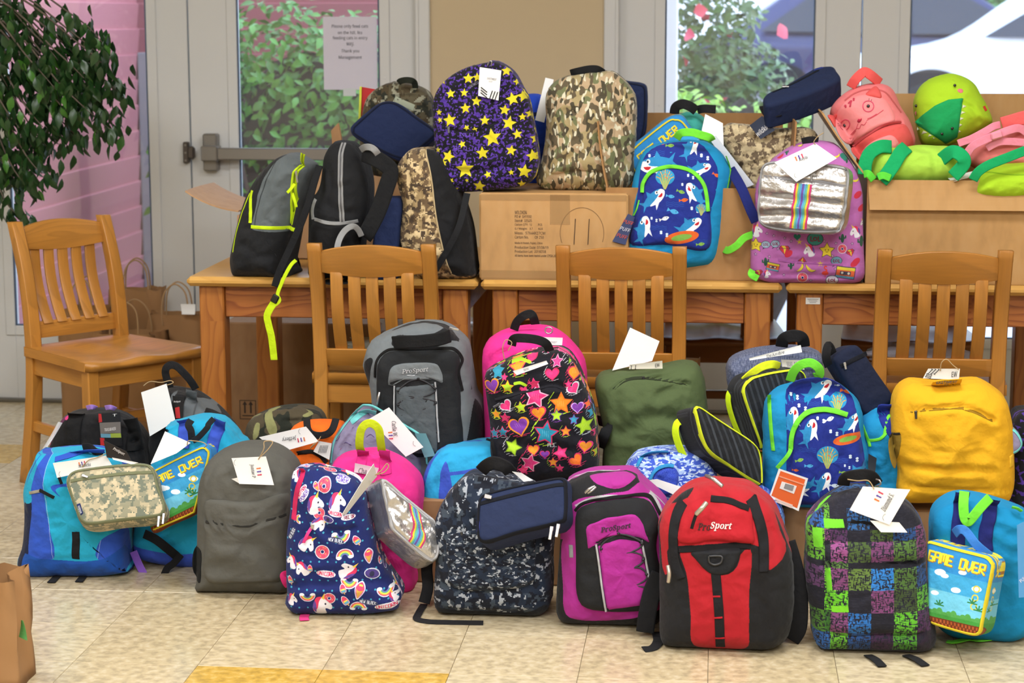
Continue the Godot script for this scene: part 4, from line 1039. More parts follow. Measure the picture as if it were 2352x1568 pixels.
	var s26 := soft(b26,"body",[-151,-20,-149,232,-151,296,-143,353,-131,379,-105,414,-73,447,-62,450,-38,448,9,422,50,395,90,371,112,342,115,308,113,253,120,-18],fab("87809c"),{"r": .035,"c": [[[-68,417,-44,423,-23,412,31,378],.007,.008],[[100,347,116,325,127,312],.007,.006],[[-110,343,-82,387,-49,420],.006,.007]],"d": .15,"b": .02})
	strip(b26,"piping",s26,[-139,309,-131,364,-115,394,-87,432,-53,468,-38,476,-14,473,29,449,72,422,109,400,130,375,131,337,131,312],.006,.004,fab("6fc4c4"))
	strip(b26,"trim_band",s26,[-79,425,-54,447,-30,456,-9,451],.016,.002,fab("6fc4c4"))
	strip(b26,"stitched_line",s26,[-126,370,-118,375,-112,386],.0016,.0008,fab("5a4a78"))
	strip(b26,"stitched_line",s26,[-104,365,-91,370,-77,365],.0016,.0008,fab("5a4a78"))
	strip(b26,"stitched_line",s26,[-74,411,-68,417,-63,412],.0016,.0008,fab("5a4a78"))
	strip(b26,"stitched_line",s26,[-34,388,-23,396,-12,388],.0016,.0008,fab("5a4a78"))
	strip(b26,"stitched_line",s26,[-111,345,-107,352,-103,346],.0016,.0008,fab("b03a6c"))
	strip(b26,"stitched_line",s26,[-23,458,-19,465,-15,459],.0016,.0008,fab("b03a6c"))
	strip(b26,"stitched_line",s26,[28,424,31,431,36,425],.0016,.0008,fab("b03a6c"))
	strip(b26,"stitched_line",s26,[62,379,66,385,70,379],.0016,.0008,fab("b03a6c"))
	var c13 := card("name_card","white name card dangling upside down from the lime loop handle","card",[-936,448,-5391,-879,482,-5391,-785,373,-5391,-834,345,-5391],plain("eeeeec",.6),"",.001,.0008)
	write_on(c13,"Carlia W.",.55,.42,.012,.044,-2.0,"44444c","Droid Serif")
	figures(c13,.25,.5,.008,-2.0)
	corner_logo(c13,.85,.86,.008)
	var c14 := card("hang_tag","muted teal swing tag between lavender and laced grey backpacks","tag",[-814,404,-5426,-783,404,-5426,-757,342,-5426,-787,336,-5426],plain("5f8f98",.4),"",.001,.0008)
	var b27 := thing("backpack","grey and black laced sports backpack standing highest before the left table's chair","backpack",Vector3(-.7866,.236,-5.595),Vector3(0,0,0))
	var p12 := Paint.new([-192,0,145,450],"6a7073",460)
	p12.poly(smooth_outline(V2([-183,348,-163,365,-154,362,-160,336,-171,290,-180,309]),60),"17181a")
	p12.poly(smooth_outline(V2([-98,420,-76,427,-37,423,7,430,46,445,78,452,103,436,119,414,125,375,109,375,96,397,65,413,13,395,-63,392,-102,404]),60),"17181a")
	p12.poly(smooth_outline(V2([100,391,116,407,125,366,141,289,169,264,169,102,108,100,115,230,112,314]),60),"17181a")
	p12.line(curve2(V2([115,295,128,298,141,297]),5),.01,"6a7073")
	p12.line(curve2(V2([118,276,108,198,98,139]),5),.02,"6a7073")
	p12.line(curve2(V2([90,417,101,359,105,295,105,230]),5),.02,"6a7073")
	p12.poly(smooth_outline(V2([-155,226,-146,232,-140,193,-141,63,-164,62]),60),"6a7073")
	var s27 := soft(b27,"body",[-148,0,-169,28,-169,135,-167,229,-172,273,-185,312,-192,338,-186,357,-176,389,-158,406,-115,427,-71,443,-25,450,21,447,54,433,76,415,96,394,108,328,116,279,120,254,136,228,145,180,144,106,132,20,118,0],printed(p12,.85,.5),{"r": .05,"s": .03,"c": [[[-137,426,-98,452,-63,453,-43,463],.005,.008],[[-44,459,1,457,46,467],.005,.008],[[-163,371,-147,387,-121,401],.005,.008],[[-108,417,-50,424,7,427,52,448],.006,.01]],"d": .19,"b": .03})
	ribbon(b27,"handle",[-92,411,117,-59,418,147,-13,421,152,38,428,152,65,432,117],.036,fab("151617"),.006,Vector3(0,0,1),1)
	panel(b27,"front_pocket",s27,[-142,310,-136,355,-115,380,-83,387,-19,390,45,391,74,384,90,359,83,327,91,275,94,211,100,159,95,113,30,99,-150,99,-146,193],.022,fab("202224"),.022,[],false,10,56,[])
	strip(b27,"zipper",s27,[-148,310,-141,358,-116,385,-83,392,-19,394,49,395,77,388,94,359,86,327,96,275],.007,.004,fab("101011"))
	panel(b27,"logo_panel",s27,[-107,324,-98,348,-67,358,-25,362,13,362,36,356,50,326,50,297,26,309,-32,310,-87,304,-108,285],.025,fab("6a7073"),.004,[],false,6,56,[])
	panel(b27,"lace_field",s27,[-86,295,26,308,32,245,37,141,34,105,-79,100,-88,162],.025,fab("50575b"),.004,[],true,6,56,[])
	strip(b27,"piping",s27,[-87,296,-88,259,-88,211,-85,162,-81,113],.004,.003,fab("a8abad"),.026)
	strip(b27,"piping",s27,[27,308,30,261,33,203,37,141],.004,.003,fab("a8abad"),.026)
	tube(b27,"lace",[-20,315,146,-47,307,146,-73,284,146,-70,271,146,-22,264,146,23,255,146,29,250,146,10,237,146,-35,222,146,-71,210,146,-74,200,146,-48,186,146,-16,182,146,16,186,146,32,173,146,28,160,146,9,153,146],.0024,plain("26262a",.7,0),6)
	tube(b27,"lace",[-18,315,146,4,306,146,26,289,146,23,279,146,-3,267,146,-48,260,146,-73,249,146,-77,239,146,-61,228,146,-22,219,146,16,213,146,30,207,146,22,194,146,-16,183,146,-48,181,146,-74,168,146,-61,155,146,-17,149,146],.0024,plain("26262a",.7,0),6)
	box(b27,"lace_loop",Vector3(.008,.006,.006),Vector3(-.0758,.2817,.1475),plain("141416",.6,0),.002)
	box(b27,"lace_loop",Vector3(.008,.006,.006),Vector3(.028,.2899,.1475),plain("141416",.6,0),.002)
	box(b27,"lace_loop",Vector3(.008,.006,.006),Vector3(-.0763,.2418,.1475),plain("141416",.6,0),.002)
	box(b27,"lace_loop",Vector3(.008,.006,.006),Vector3(.0286,.2491,.1475),plain("141416",.6,0),.002)
	box(b27,"lace_loop",Vector3(.008,.006,.006),Vector3(.0315,.2073,.1475),plain("141416",.6,0),.002)
	box(b27,"lace_loop",Vector3(.008,.006,.006),Vector3(.0319,.1669,.1475),plain("141416",.6,0),.002)
	box(b27,"lace_loop",Vector3(.008,.006,.006),Vector3(-.0196,.3167,.1475),plain("141416",.6,0),.002)
	letters(b27,"lettering","ProSport",Vector3(-.028,.3377,.027),.015,plain("b9bcbf",.6,0),s27,.1047,"Droid Serif",.072,.25,false)
	strip(b27,"text_rule",s27,[-50,325,-38,324,-29,325],.0015,.0008,fab("b9bcbf"),.0255)
	tube(b27,"zipper_pull",[-129,275,138,-132,260,144,-138,233,138],.0035,plain("b9b9bb",.3,.9),6)
	pull(b27,Vector3(.0649,.4498,s27.fz(Vector2(.0649,.4498)) + .004),1.3963,.02,plain("b9b9bb",.3,.9),.006)
	var b28 := thing("backpack","plain hot pink backpack behind the neon star and heart print one","backpack",Vector3(-.5035,.236,-5.62),Vector3(0,0,0))
	var s28 := soft(b28,"body",[-136,0,-135,132,-138,232,-141,310,-141,342,-139,373,-128,396,-99,418,-51,433,-1,439,48,434,81,416,113,386,137,354,147,319,150,248,158,0],fab("e0308a"),{"r": .05,"c": [[[-129,313,-119,352,-93,375,-68,382],.007,.008],[[-90,375,-52,388,-20,418,12,441],.005,.008],[[12,428,44,441,92,426,133,388],.004,.006]],"d": .16,"b": .02})
	ribbon(b28,"handle",[-50,437,45,-41,460,55,-23,478,65,-3,485,65,6,475,65,9,454,45],.024,fab("1a1a1c"),.004,Vector3(0,0,1),1)
	tube(b28,"grommet",[62,445,101,60,440,101,56,437,101,50,436,101,45,438,101,42,442,101,42,447,101,45,452,101,50,454,101,56,453,101,60,450,101,62,445,101],.002,plain("b9b9bb",.3,.9),6)
	var c15 := card("hang_tag","small white tag hanging below the pink backpack's metal eyelet","tag",[-470,666,-5495,-411,665,-5495,-413,644,-5495,-468,645,-5495],plain("eeeeec",.6),"",.001,.0008)
	write_on(c15,"EASTWEST",.5,.6,.005,.028,0,"9a9aa0")
	var b29 := thing("backpack","black backpack printed with neon chalk stars and hearts, centre of the pile","backpack",Vector3(-.4564,.236,-5.45),Vector3(0,0,0))
	var p13 := Paint.new([-162,48,147,407],"15151d",720)
	chalk(p13,Vector2(-.015,.294),.03,0,"e0387c","e8b0c8",-.1745,"c8305c")
	chalk(p13,Vector2(.053,.275),.0266,0,"e8922a","e8722a",0,"a8d02a")
	chalk(p13,Vector2(-.007,.25),.0193,1,"e8922a","c8305c",.1745,"c8305c")
	chalk(p13,Vector2(-.06,.213),.0266,1,"7a3aa0","e8922a",.2618,"c8305c")
	chalk(p13,Vector2(.013,.195),.0306,0,"2a8aa8","c8305c",-.1396,"a8d02a")
	chalk(p13,Vector2(.041,.243),.016,0,"a8d02a","5a3a8a",0,"7a3aa0")
	chalk(p13,Vector2(-.055,.264),.014,0,"a8d02a","c8b030",.1745,"a8d02a")
	chalk(p13,Vector2(-.096,.266),.0166,1,"e0387c","d8d8e0",.6981,"c8c8d0")
	chalk(p13,Vector2(-.066,.368),.0226,0,"e8922a","c8305c",.2618,"a8d02a")
	chalk(p13,Vector2(-.122,.353),.0173,0,"2a8aa8","3a8aa0",.1745,"8ab0c0")
	chalk(p13,Vector2(-.032,.395),.0153,1,"e0387c","c8305c",-.1745,"d0d0d8")
	chalk(p13,Vector2(.04,.385),.014,0,"e0387c","e8a0c0",0,"c8305c")
	chalk(p13,Vector2(.08,.397),.02,0,"a8d02a","6a9a2a",.1745,"c8c8d0")
	chalk(p13,Vector2(.087,.352),.018,1,"e8922a","c8305c",-.1745,"c8305c")
	chalk(p13,Vector2(.028,.354),.0173,1,"e0387c","c8305c",.0873,"d0d0d8")
	chalk(p13,Vector2(-.02,.327),.014,0,"c8305c","e0387c",.1745,"c8305c")
	chalk(p13,Vector2(-.136,.317),.02,1,"7a3aa0","e8922a",.3491,"e0387c")
	chalk(p13,Vector2(-.092,.316),.016,0,"a8d02a","e8922a",0,"a8d02a")
	chalk(p13,Vector2(-.102,.341),.0087,0,"e0387c","c8305c",0,"")
	chalk(p13,Vector2(.115,.213),.0213,0,"a8d02a","8ab02a",.2094,"b8c0c8")
	chalk(p13,Vector2(.118,.157),.0173,1,"e8922a","e0387c",-.1745,"c8305c")
	chalk(p13,Vector2(-.021,.149),.0153,1,"e8922a","c8305c",.1396,"c8305c")
	chalk(p13,Vector2(-.077,.154),.0213,0,"a8d02a","7a9a2a",-.3491,"c0c0c8")
	chalk(p13,Vector2(.066,.2),.0133,0,"e8922a","c8305c",0,"a8d02a")
	chalk(p13,Vector2(-.099,.233),.012,0,"c8305c","e0387c",0,"c8305c")
	chalk(p13,Vector2(-.124,.24),.0133,0,"e8922a","a8d02a",.1745,"a8d02a")
	chalk(p13,Vector2(-.105,.193),.0146,0,"2a8aa8","c8305c",.0873,"b0b8c0")
	chalk(p13,Vector2(-.031,.112),.0233,0,"e0387c","d8a0b0",-.2618,"c8305c")
	chalk(p13,Vector2(.053,.141),.018,0,"e0387c","c8305c",.3491,"c8305c")
	chalk(p13,Vector2(.01,.137),.012,1,"7a3aa0","c8305c",0,"7a3aa0")
	chalk(p13,Vector2(.032,.115),.0127,0,"e8922a","c8305c",0,"a8d02a")
	chalk(p13,Vector2(.094,.121),.018,1,"e8722a","c8305c",.6981,"c8305c")
	chalk(p13,Vector2(.05,.098),.01,0,"c8305c","e0387c",0,"c8305c")
	chalk(p13,Vector2(.084,.313),.016,1,"e0387c","d0d0d8",.5236,"c8c8d0")
	chalk(p13,Vector2(.096,.263),.0153,1,"7a3aa0","c8a0e0",0,"c8305c")
	chalk(p13,Vector2(.136,.245),.014,0,"2a8aa8","3a7a90",0,"9ab0c0")
	chalk(p13,Vector2(.124,.267),.0113,0,"e8722a","e0387c",0,"c8305c")
	chalk(p13,Vector2(.087,.231),.012,0,"2a8aa8","7a3aa0",0,"")
	chalk(p13,Vector2(-.049,.09),.0133,0,"c8305c","e0387c",.1745,"c8305c")
	chalk(p13,Vector2(.146,.192),.012,0,"c8305c","e0387c",0,"c8305c")
	chalk(p13,Vector2(-.13,.186),.0133,0,"2a8aa8","e0387c",.1745,"2a8aa8")
	chalk(p13,Vector2(.006,.414),.012,0,"7a3aa0","e0387c",0,"d8d8e0")
	chalk(p13,Vector2(.136,.307),.01,0,"e8922a","a8d02a",0,"a8d02a")
	chalk(p13,Vector2(-.049,.311),.0087,1,"e0387c","c8305c",0,"c8305c")
	chalk(p13,Vector2(.071,.325),.01,0,"e0387c","c8305c",0,"c8305c")
	chalk(p13,Vector2(.149,.138),.0133,0,"a8d02a","e8922a",0,"a8d02a")
	word(p13,"MUCH",Vector2(.0346,.1628),.0105,.0339,.05,"c8c8d0","",.12)
	p13.line(curve2(V2([-86,377,-61,385,-34,381]),5),.008,"a8d02a")
	p13.line(curve2(V2([99,382,108,363,102,332]),5),.008,"a8d02a")
	p13.line(curve2(V2([130,314,136,295,133,285]),5),.008,"a8d02a")
	p13.line(curve2(V2([-74,326,-58,329,-43,323]),5),.008,"a8d02a")
	var s29 := soft(b29,"body",[-140,56,-146,109,-145,183,-152,247,-158,294,-162,328,-159,340,-119,363,-72,385,-18,400,30,407,61,396,84,367,103,326,120,278,136,231,143,168,147,105,146,82,136,68,63,53,-56,48],printed(p13,.85,.5),{"r": .045,"s": .03,"c": [[[-133,290,-80,304,-18,317,28,327,68,313],.008,.008],[[-142,365,-95,379,-43,379,13,368],.005,.008],[[13,380,43,393,31,412],.005,.008],[[-111,180,-49,160,44,155,121,144],.006,.012]],"d": .18,"b": .03})
	strip(b29,"zipper",s29,[-127,279,-80,296,-18,313,28,323,65,311],.007,.002,fab("1b1b22"))
	pull(b29,Vector3(-.1158,.2686,s29.fz(Vector2(-.1158,.2686)) + .004),-1.0472,.014,plain("54545a",.4,.5),.006)
	ribbon(b29,"handle",[-80,432,112,-72,452,133,-46,456,143,-9,452,143,14,440,133,22,418,112],.024,fab("1a1a1c"),.004,Vector3(0,0,1),1)
	var c16 := card("hang_tag","long white barcode ticket stuck across the neon print backpack","tag",[-532,600,-5322,-442,630,-5322,-437,621,-5322,-521,589,-5322],plain("eeeeec",.6),"",.001,.0008)
	write_on(c16,"llll",.35,.5,.006,.012,0,"5a5a60")
	twine(c16,[-553,630,-5318,-558,663,-5308,-549,686,-5308,-533,679,-5308,-543,657,-5308])
	var b30 := thing("backpack","plain olive green backpack with a square top before the middle table's chair","backpack",Vector3(-.1603,.236,-5.585),Vector3(0,0,0))
	var s30 := soft(b30,"body",[-137,43,-141,94,-139,152,-155,228,-165,289,-157,308,-109,321,-34,326,22,338,82,349,115,341,135,301,143,240,148,185,148,94,142,30,-47,20],fab("4c5a38"),{"r": .05,"s": .05,"c": [[[-114,284,-83,309,-39,317,34,316,92,306],.009,.005],[[-82,167,-34,205,28,218,93,196],.012,.02],[[12,266,41,288,78,300],.006,.015],[[77,355,81,282,78,222],.004,.006],[[41,360,41,348,62,355,91,374],.006,.008],[[-104,271,-97,219,-104,167],.006,.015]],"d": .17,"b": .03})
	strip(b30,"zipper",s30,[-114,283,-83,307,-39,315,34,314,92,304],.006,.0015,fab("2b3320"))
	pull(b30,Vector3(-.0288,.315,s30.fz(Vector2(-.0288,.315)) + .004),.1745,.016,plain("34353a",.4,.5),.006)
	var c17 := card("name_card","large blank white card standing up behind the olive green backpack","card",[-230,683,-5578,-148,646,-5578,-168,590,-5578,-279,561,-5578],plain("eeeeec",.6),"",.001,.0008)
	var c18 := card("hang_tag","cream tag printed with dark bars tucked on the olive green backpack's top","tag",[-228,590,-5508,-138,603,-5508,-137,581,-5508,-229,578,-5508],plain("c9c6b4",.6),"",.001,.0008)
	write_on(c18,"I",.06,.6,.01,.004,-.1,"22262c")
	write_on(c18,"I",.19,.6,.01,.004,-.1,"22262c")
	write_on(c18,"EW",.85,.5,.01,.012,.1,"33363c")
	ribbon(b30,"side_strap",[-157,183,8,-127,188,88,-137,155,107,-150,118,58],.03,fab("17181a"),.004,Vector3(0,0,1),1)
	var b31 := thing("backpack","blue-grey heathered backpack with a black top handle before the gap between tables","backpack",Vector3(.1714,.236,-5.66),Vector3(0,0,0))
	var p14 := Paint.new([-132,127,140,383],"565d76",420)
	camo(p14,["6a7086",.1],.006,101,.0,Vector2(.25,2.0))
	camo(p14,["424a62",.25],.006,105,.0,Vector2(2.0,.3))
	var s31 := soft(b31,"body",[-104,127,-113,219,-128,276,-132,315,-129,337,-114,353,-67,372,8,383,82,382,128,363,134,325,140,131],printed(p14,.85,.5),{"r": .04,"c": [[[-108,333,-72,358,11,364,95,358],.006,.008]],"d": .15,"b": .02})
	ribbon(b31,"handle",[18,395,50,23,419,70,49,429,75,73,422,70,79,396,50],.034,fab("1a1a1c"),.005,Vector3(0,0,1),1)
	var c19 := card("name_card","curved white name card lying across the blue-grey heathered backpack","card",[99,608,-5540,239,647,-5540,243,627,-5540,101,602,-5540],plain("eeeeec",.6),"",.001,.0008)
	write_on(c19,"DeAndre",.5,.5,.008,.05,.0,"5a5a62","Droid Serif")
	var c20 := card("hang_tag","small cream printed ticket under the heathered backpack's name card","tag",[187,604,-5550,245,603,-5550,251,577,-5550,190,583,-5550],plain("cfccc2",.6),"",.001,.0008)
	write_on(c20,"llll lll",.5,.3,.004,.03,0,"7a7a80")
	write_on(c20,"llll lll",.5,.5,.004,.03,0,"7a7a80")
	write_on(c20,"llll lll",.5,.7,.004,.03,0,"7a7a80")
	var b32 := thing("lunch_box","dark navy lunch box leaning diagonally behind the yellow backpack","lunch box",Vector3(.4125,.472,-5.5),Vector3(-.1745,.2443,0))
	var s32 := soft(b32,"body",[-96,144,-89,156,-55,177,-32,181,-19,172,22,110,68,40,70,29,37,9,-8,-8,-19,-2,-54,65],fab("161d33"),{"r": .012,"a": .001,"d": .1,"b": .004})
	strip(b32,"zipper",s32,[-79,125,-45,141,-4,158],.012,.002,fab("0d1018"))
	pull(b32,Vector3(-.0699,.1312,s32.fz(Vector2(-.0699,.1312)) + .004),.1745,.012,plain("b9b9bb",.3,.9),.006)
	ribbon(b32,"handle",[-107,128,33,-119,153,53,-111,182,53,-94,160,33],.024,fab("1a1a1c"),.005,Vector3(0,0,1),1)
	var b33 := thing("backpack","plain golden yellow backpack, biggest bag at the right before the rightmost chair","backpack",Vector3(.6362,.262,-5.385),Vector3(0,0,0))
	var s33 := soft(b33,"body",[-128,0,-139,10,-143,38,-141,84,-157,152,-161,195,-160,241,-155,276,-141,301,-115,317,-93,317,-41,312,6,318,62,322,80,316,116,293,134,272,146,236,154,196,159,119,161,58,152,14,140,0,-7,0],fab("d8a21c"),{"r": .05,"s": .04,"c": [[[-126,253,-95,260,-57,264,5,268,52,256,94,234],.01,.007],[[-128,106,-30,103,97,103],.01,.01],[[-140,59,-2,48,146,51],.008,.007],[[-114,249,-86,195,-63,140],.006,.03],[[-113,344,-97,328,-78,319],.008,.012],[[34,346,59,327,91,305],.005,.012],[[72,198,53,154,22,120],.006,.025]],"d": .17,"b": .035})
	strip(b33,"zipper",s33,[-120,252,-88,258,-45,262,5,265,53,252,92,232],.006,.0015,fab("8a6a18"))
	pull(b33,Vector3(-.107,.2518,s33.fz(Vector2(-.107,.2518)) + .004),.0873,.014,plain("4a4438",.4,.5),.006)
	panel(b33,"brand_patch",s33,[-62,329,-47,333,12,339,13,307,-27,311,-63,314],.0015,fab("dca81c"),.003,[],true,6,56,[])
	letters(b33,"lettering","EASTWEST",Vector3(-.0264,.3276,.004),.009,plain("5c5a58",.7,0),s33,.0524,"Droid Sans",.054,0,false)
	letters(b33,"lettering","USA",Vector3(-.0261,.3195,.004),.004,plain("8c7a40",.7,0),s33,0,"Droid Sans",.012,0,false)
	panel(b33,"mesh_pocket",s33,[-170,177,-144,191,-147,117,-154,95,-166,116],.002,fab("8a7026"),.004,[],false,5,56,[])
	strip(b33,"pocket_edge",s33,[-171,179,-157,185,-144,191],.006,.003,fab("2a2418"))
	panel(b33,"side_tab",s33,[140,136,153,139,155,107,141,105],.004,fab("dcae2c"),.003,[],true,4,24,[])
	var c21 := card("hang_tag","white tags with black bars bunched on the yellow backpack's top","tag",[563,622,-5334,645,623,-5334,643,594,-5334,550,596,-5334],plain("dcdcd8",.6),"",.001,.0008)
	write_on(c21,"I",.1,.3,.018,.005,-.6,"22262c")
	write_on(c21,"I",.2,.3,.018,.005,-.6,"22262c")
	write_on(c21,"I",.3,.3,.018,.005,-.6,"22262c")
	write_on(c21,"I",.12,.6,.014,.004,1.4,"22262c")
	write_on(c21,"I",.12,.74,.014,.004,1.4,"22262c")
	write_on(c21,"I",.12,.88,.014,.004,1.4,"22262c")
	write_on(c21,"EW",.85,.5,.014,.014,.1,"33363c")
	twine(c21,[594,617,-5329,596,640,-5324,609,649,-5324,625,634,-5324,641,622,-5324])
	var b34 := thing("backpack","black star print backpack cut off by the photo's right edge","backpack",Vector3(.8614,0,-5.45),Vector3(0,0,0))
	var p15 := Paint.new([-61,56,67,496],"131318",300)
	camo(p15,["4a2f8c",.3],.02,53)
	p15.star(Vector2(-.059,.497),.017,"d9cd2c",.00)
	p15.star(Vector2(-.015,.443),.015,"d9cd2c",.00)
	var s34 := soft(b34,"body",[-50,56,-61,412,-60,472,-49,491,-30,496,9,496,41,482,67,79],printed(p15,.85,.5),{"r": .03,"d": .15,"b": .02})
	var b35 := thing("lunch_box","small lavender lunch box with turquoise piping peeking beside the yellow backpack","lunch box",Vector3(.7919,.3829,-5.36),Vector3(0,0,0))
	var s35 := soft(b35,"body",[-35,82,-5,82,14,65,22,40,10,18,-21,8,-39,41],fab("87809c"),{"r": .012,"a": .001,"d": .06,"b": .004})
	strip(b35,"piping",s35,[-19,80,-4,79,11,63,19,40,7,23,-20,13],.006,.003,fab("6fc4c4"))
	var b36 := thing("backpack","black backpack turned away with patterned edges, at the far left under the chair","backpack",Vector3(-1.7674,0,-5.6881),Vector3(0,0,0))
	var p16 := Paint.new([-174,-16,139,396],"151517",360)
	p16.line(curve2(V2([-144,311,-126,346,-98,386,-71,410]),5),.012,"5a2a4a")
	p16.line(curve2(V2([120,394,149,360,168,322,171,274]),5),.014,"2a2a5a")
	p16.oval(Vector2(-.091,.386),.005,.004,"d0387a",0)
	p16.oval(Vector2(-.084,.395),.005,.004,"d0387a",0)
	p16.oval(Vector2(-.078,.401),.005,.004,"d0387a",0)
	p16.oval(Vector2(-.135,.335),.005,.004,"d0387a",0)
	p16.oval(Vector2(-.142,.315),.005,.004,"d0387a",0)
	p16.oval(Vector2(.118,.396),.005,.004,"d0387a",0)
	p16.oval(Vector2(.167,.3),.005,.004,"d0387a",0)
	var s36 := soft(b36,"body",[-174,-10,-166,202,-158,293,-140,337,-120,375,-112,386,-66,395,3,396,50,382,78,362,106,329,124,294,128,256,139,-16],printed(p16,.85,.5),{"r": .03,"c": [[[-5,418,-3,357,-2,270],.004,.005],[[77,402,88,337,103,272],.004,.006]],"d": .15,"b": .02})
	strip(b36,"shoulder_strap",s36,[-67,404,-71,356,-70,304],.045,.008,fab("121213"))
	strip(b36,"shoulder_strap",s36,[98,394,106,351,108,299],.045,.008,fab("121213"))
	ribbon(b36,"webbing",[-30,422,80,-10,428,95,-2,422,80],.014,fab("9a78c8"),.002,Vector3(0,0,1),1)
	ribbon(b36,"webbing",[25,423,80,45,428,95,55,420,80],.014,fab("9a78c8"),.002,Vector3(0,0,1),1)
	var c22 := card("hang_tag","tall black swing tag with red corners and an oval emblem on the black backpack","tag",[-1756,411,-5584,-1691,417,-5584,-1689,318,-5584,-1753,318,-5584],plain("1b191a",.35),"",.001,.0008)
	write_on(c22,"TRAILMAKER",.5,.5,.009,.034,.05,"d8d4d0","Droid Sans")
	write_on(c22,"T",.75,.08,.007,.012,0,"e8e8e8")
	sheet(c22,"printed_block",[-33,45,1,-25,44,1,-23,21,1,-33,19,1],.0008,plain("b02024",.5))
	sheet(c22,"printed_block",[-31,-26,1,-18,-27,1,-18,-48,1,-30,-48,1],.0008,plain("b02024",.5))
	sheet(c22,"printed_block",[-29,-14,1,0,-14,1,1,-25,1,-28,-25,1],.0008,plain("5a8aa0",.5))
	sheet(c22,"printed_block",[0,-11,1,31,-11,1,32,-24,1,1,-25,1],.0008,plain("8a9a3a",.5))
	sheet(c22,"printed_block",[-31,18,1,31,22,1,31,-11,1,-29,-14,1],.0008,plain("6a6460",.5))
	var c23 := card("plastic_sleeve","clear plastic sleeve hanging beside the black backpack at the far left","plastic bag",[-1846,401,-5500,-1833,397,-5500,-1888,305,-5450,-1908,291,-5450],mats["clear"],"",.01,.0008)
	var b37 := thing("backpack","cyan and royal blue backpack turned away, shoulder straps showing, beside the grey one","backpack",Vector3(-1.5114,0,-5.5148),Vector3(0,0,0))
	var p17 := Paint.new([-120,-5,203,422],"1f9cc4",420)
	p17.poly(smooth_outline(V2([4,404,12,422,31,431,72,440,109,450,134,450,169,444,189,430,170,433,140,439,109,438,66,431,29,423,12,410]),60),"3a55bc")
	p17.poly(smooth_outline(V2([193,426,205,409,216,389,224,365,204,364,198,393]),60),"3a55bc")
	p17.poly(V2([-114,62,-58,51,10,40,86,49,236,90,234,2,-117,-7]),"3a55bc")
	var s37 := soft(b37,"body",[-104,19,-118,44,-120,71,-95,185,-57,299,-11,386,-5,406,-15,399,26,411,74,422,91,421,130,415,149,400,170,378,181,360,200,347,203,281,185,129,159,34,97,3,49,-5,-36,1],printed(p17,.85,.5),{"r": .03,"d": .15,"b": .02})
	strip(b37,"shoulder_strap",s37,[41,427,45,406,48,382,45,351],.034,.008,fab("3a55bc"))
	strip(b37,"shoulder_strap",s37,[150,431,141,404,132,373,125,342,118,318],.034,.008,fab("3a55bc"))
	ribbon(b37,"handle",[71,430,95,67,419,110,75,404,115,77,379,115],.02,fab("1a1c20"),.003,Vector3(0,0,1),1)
	ribbon(b37,"handle",[135,436,95,124,422,110,121,413,115,97,387,118,80,376,118],.016,fab("1a1c20"),.003,Vector3(0,0,1),1)
	ribbon(b37,"shoulder_strap",[-68,106,110,-33,91,115,2,61,110,20,41,100],.026,fab("17181b"),.004,Vector3(0,0,1),1)
	ribbon(b37,"webbing",[36,49,110,17,26,120,2,15,130,-8,-5,135,-17,-24,135],.02,fab("141416"),.002,Vector3(0,0,1),1)
	ribbon(b37,"webbing",[-98,57,120,-83,24,125,-70,1,130,-57,-23,135],.022,fab("7a52b0"),.002,Vector3(0,0,1),1)
	var b38 := thing("lunch_box","bright blue game-over lunch box leaning between grey camouflage lunch box and grey backpack","lunch box",Vector3(-1.4687,.1332,-5.36),Vector3(-.1396,0,0))
	var p18 := Paint.new([-79,-10,99,238],"3f9fd0",420)
	game_print(p18,[-70,151,85,226,57,58,-60,-3])
	var s38 := soft(b38,"body",[-79,141,-77,158,-62,168,-3,200,56,230,77,238,92,231,99,209,83,144,62,57,53,45,-26,7,-60,-10,-70,2,-78,69],printed(p18,.85,.5),{"r": .012,"a": .001,"d": .08,"b": .004})
	strip(b38,"piping",s38,[-60,2,-21,19,48,50,56,62,79,150,93,209,88,225,77,230,58,223,-3,193,-61,162],.005,.004,fab("d8c62f"))
	var c24 := card("name_card","blank white square card between black backpack and game-over lunch box","card",[-1494,413,-5344,-1422,383,-5340,-1461,354,-5335,-1534,323,-5331],plain("eeeeec",.6),"",.001,.0008)
	twine(c24,[-1430,378,-5331,-1424,392,-5323,-1408,392,-5323,-1384,389,-5322,-1373,381,-5321,-1382,373,-5330])
	var b39 := thing("backpack","hot pink small backpack turned away with a lime loop handle, behind the unicorn one","backpack",Vector3(-.8958,0,-5.3147),Vector3(0,0,0))
	var s39 := soft(b39,"body",[-111,0,-121,125,-123,282,-122,335,-118,348,-98,361,-69,368,-40,374,-6,375,31,363,65,345,89,324,109,300,116,265,108,168,96,46,92,0],fab("da2f86"),{"r": .03,"c": [[[-77,378,-72,354,-72,328],.004,.006],[[64,375,68,344,65,305],.004,.006]],"d": .14,"b": .02})
	strip(b39,"shoulder_strap",s39,[-30,394,-35,368,-38,342],.03,.004,fab("cf2a7e"))
	strip(b39,"shoulder_strap",s39,[28,396,27,361,32,330],.03,.004,fab("cf2a7e"))
	ribbon(b39,"handle",[-36,386,65,-38,410,85,-32,449,95,-19,468,97,-1,471,97,16,455,95,19,422,85,19,390,65],.022,fab("bccb1e"),.0025,Vector3(0,0,1),1)
	var c25 := card("name_card","small pink-edged white card on the hot pink backpack","card",[-944,363,-5218,-880,351,-5218,-888,330,-5218,-947,338,-5218],plain("e8c8d2",.6),"",.001,.0008)
	write_on(c25,"Cha",.38,.65,.014,.022,.1,"5a4a52","Droid Serif")
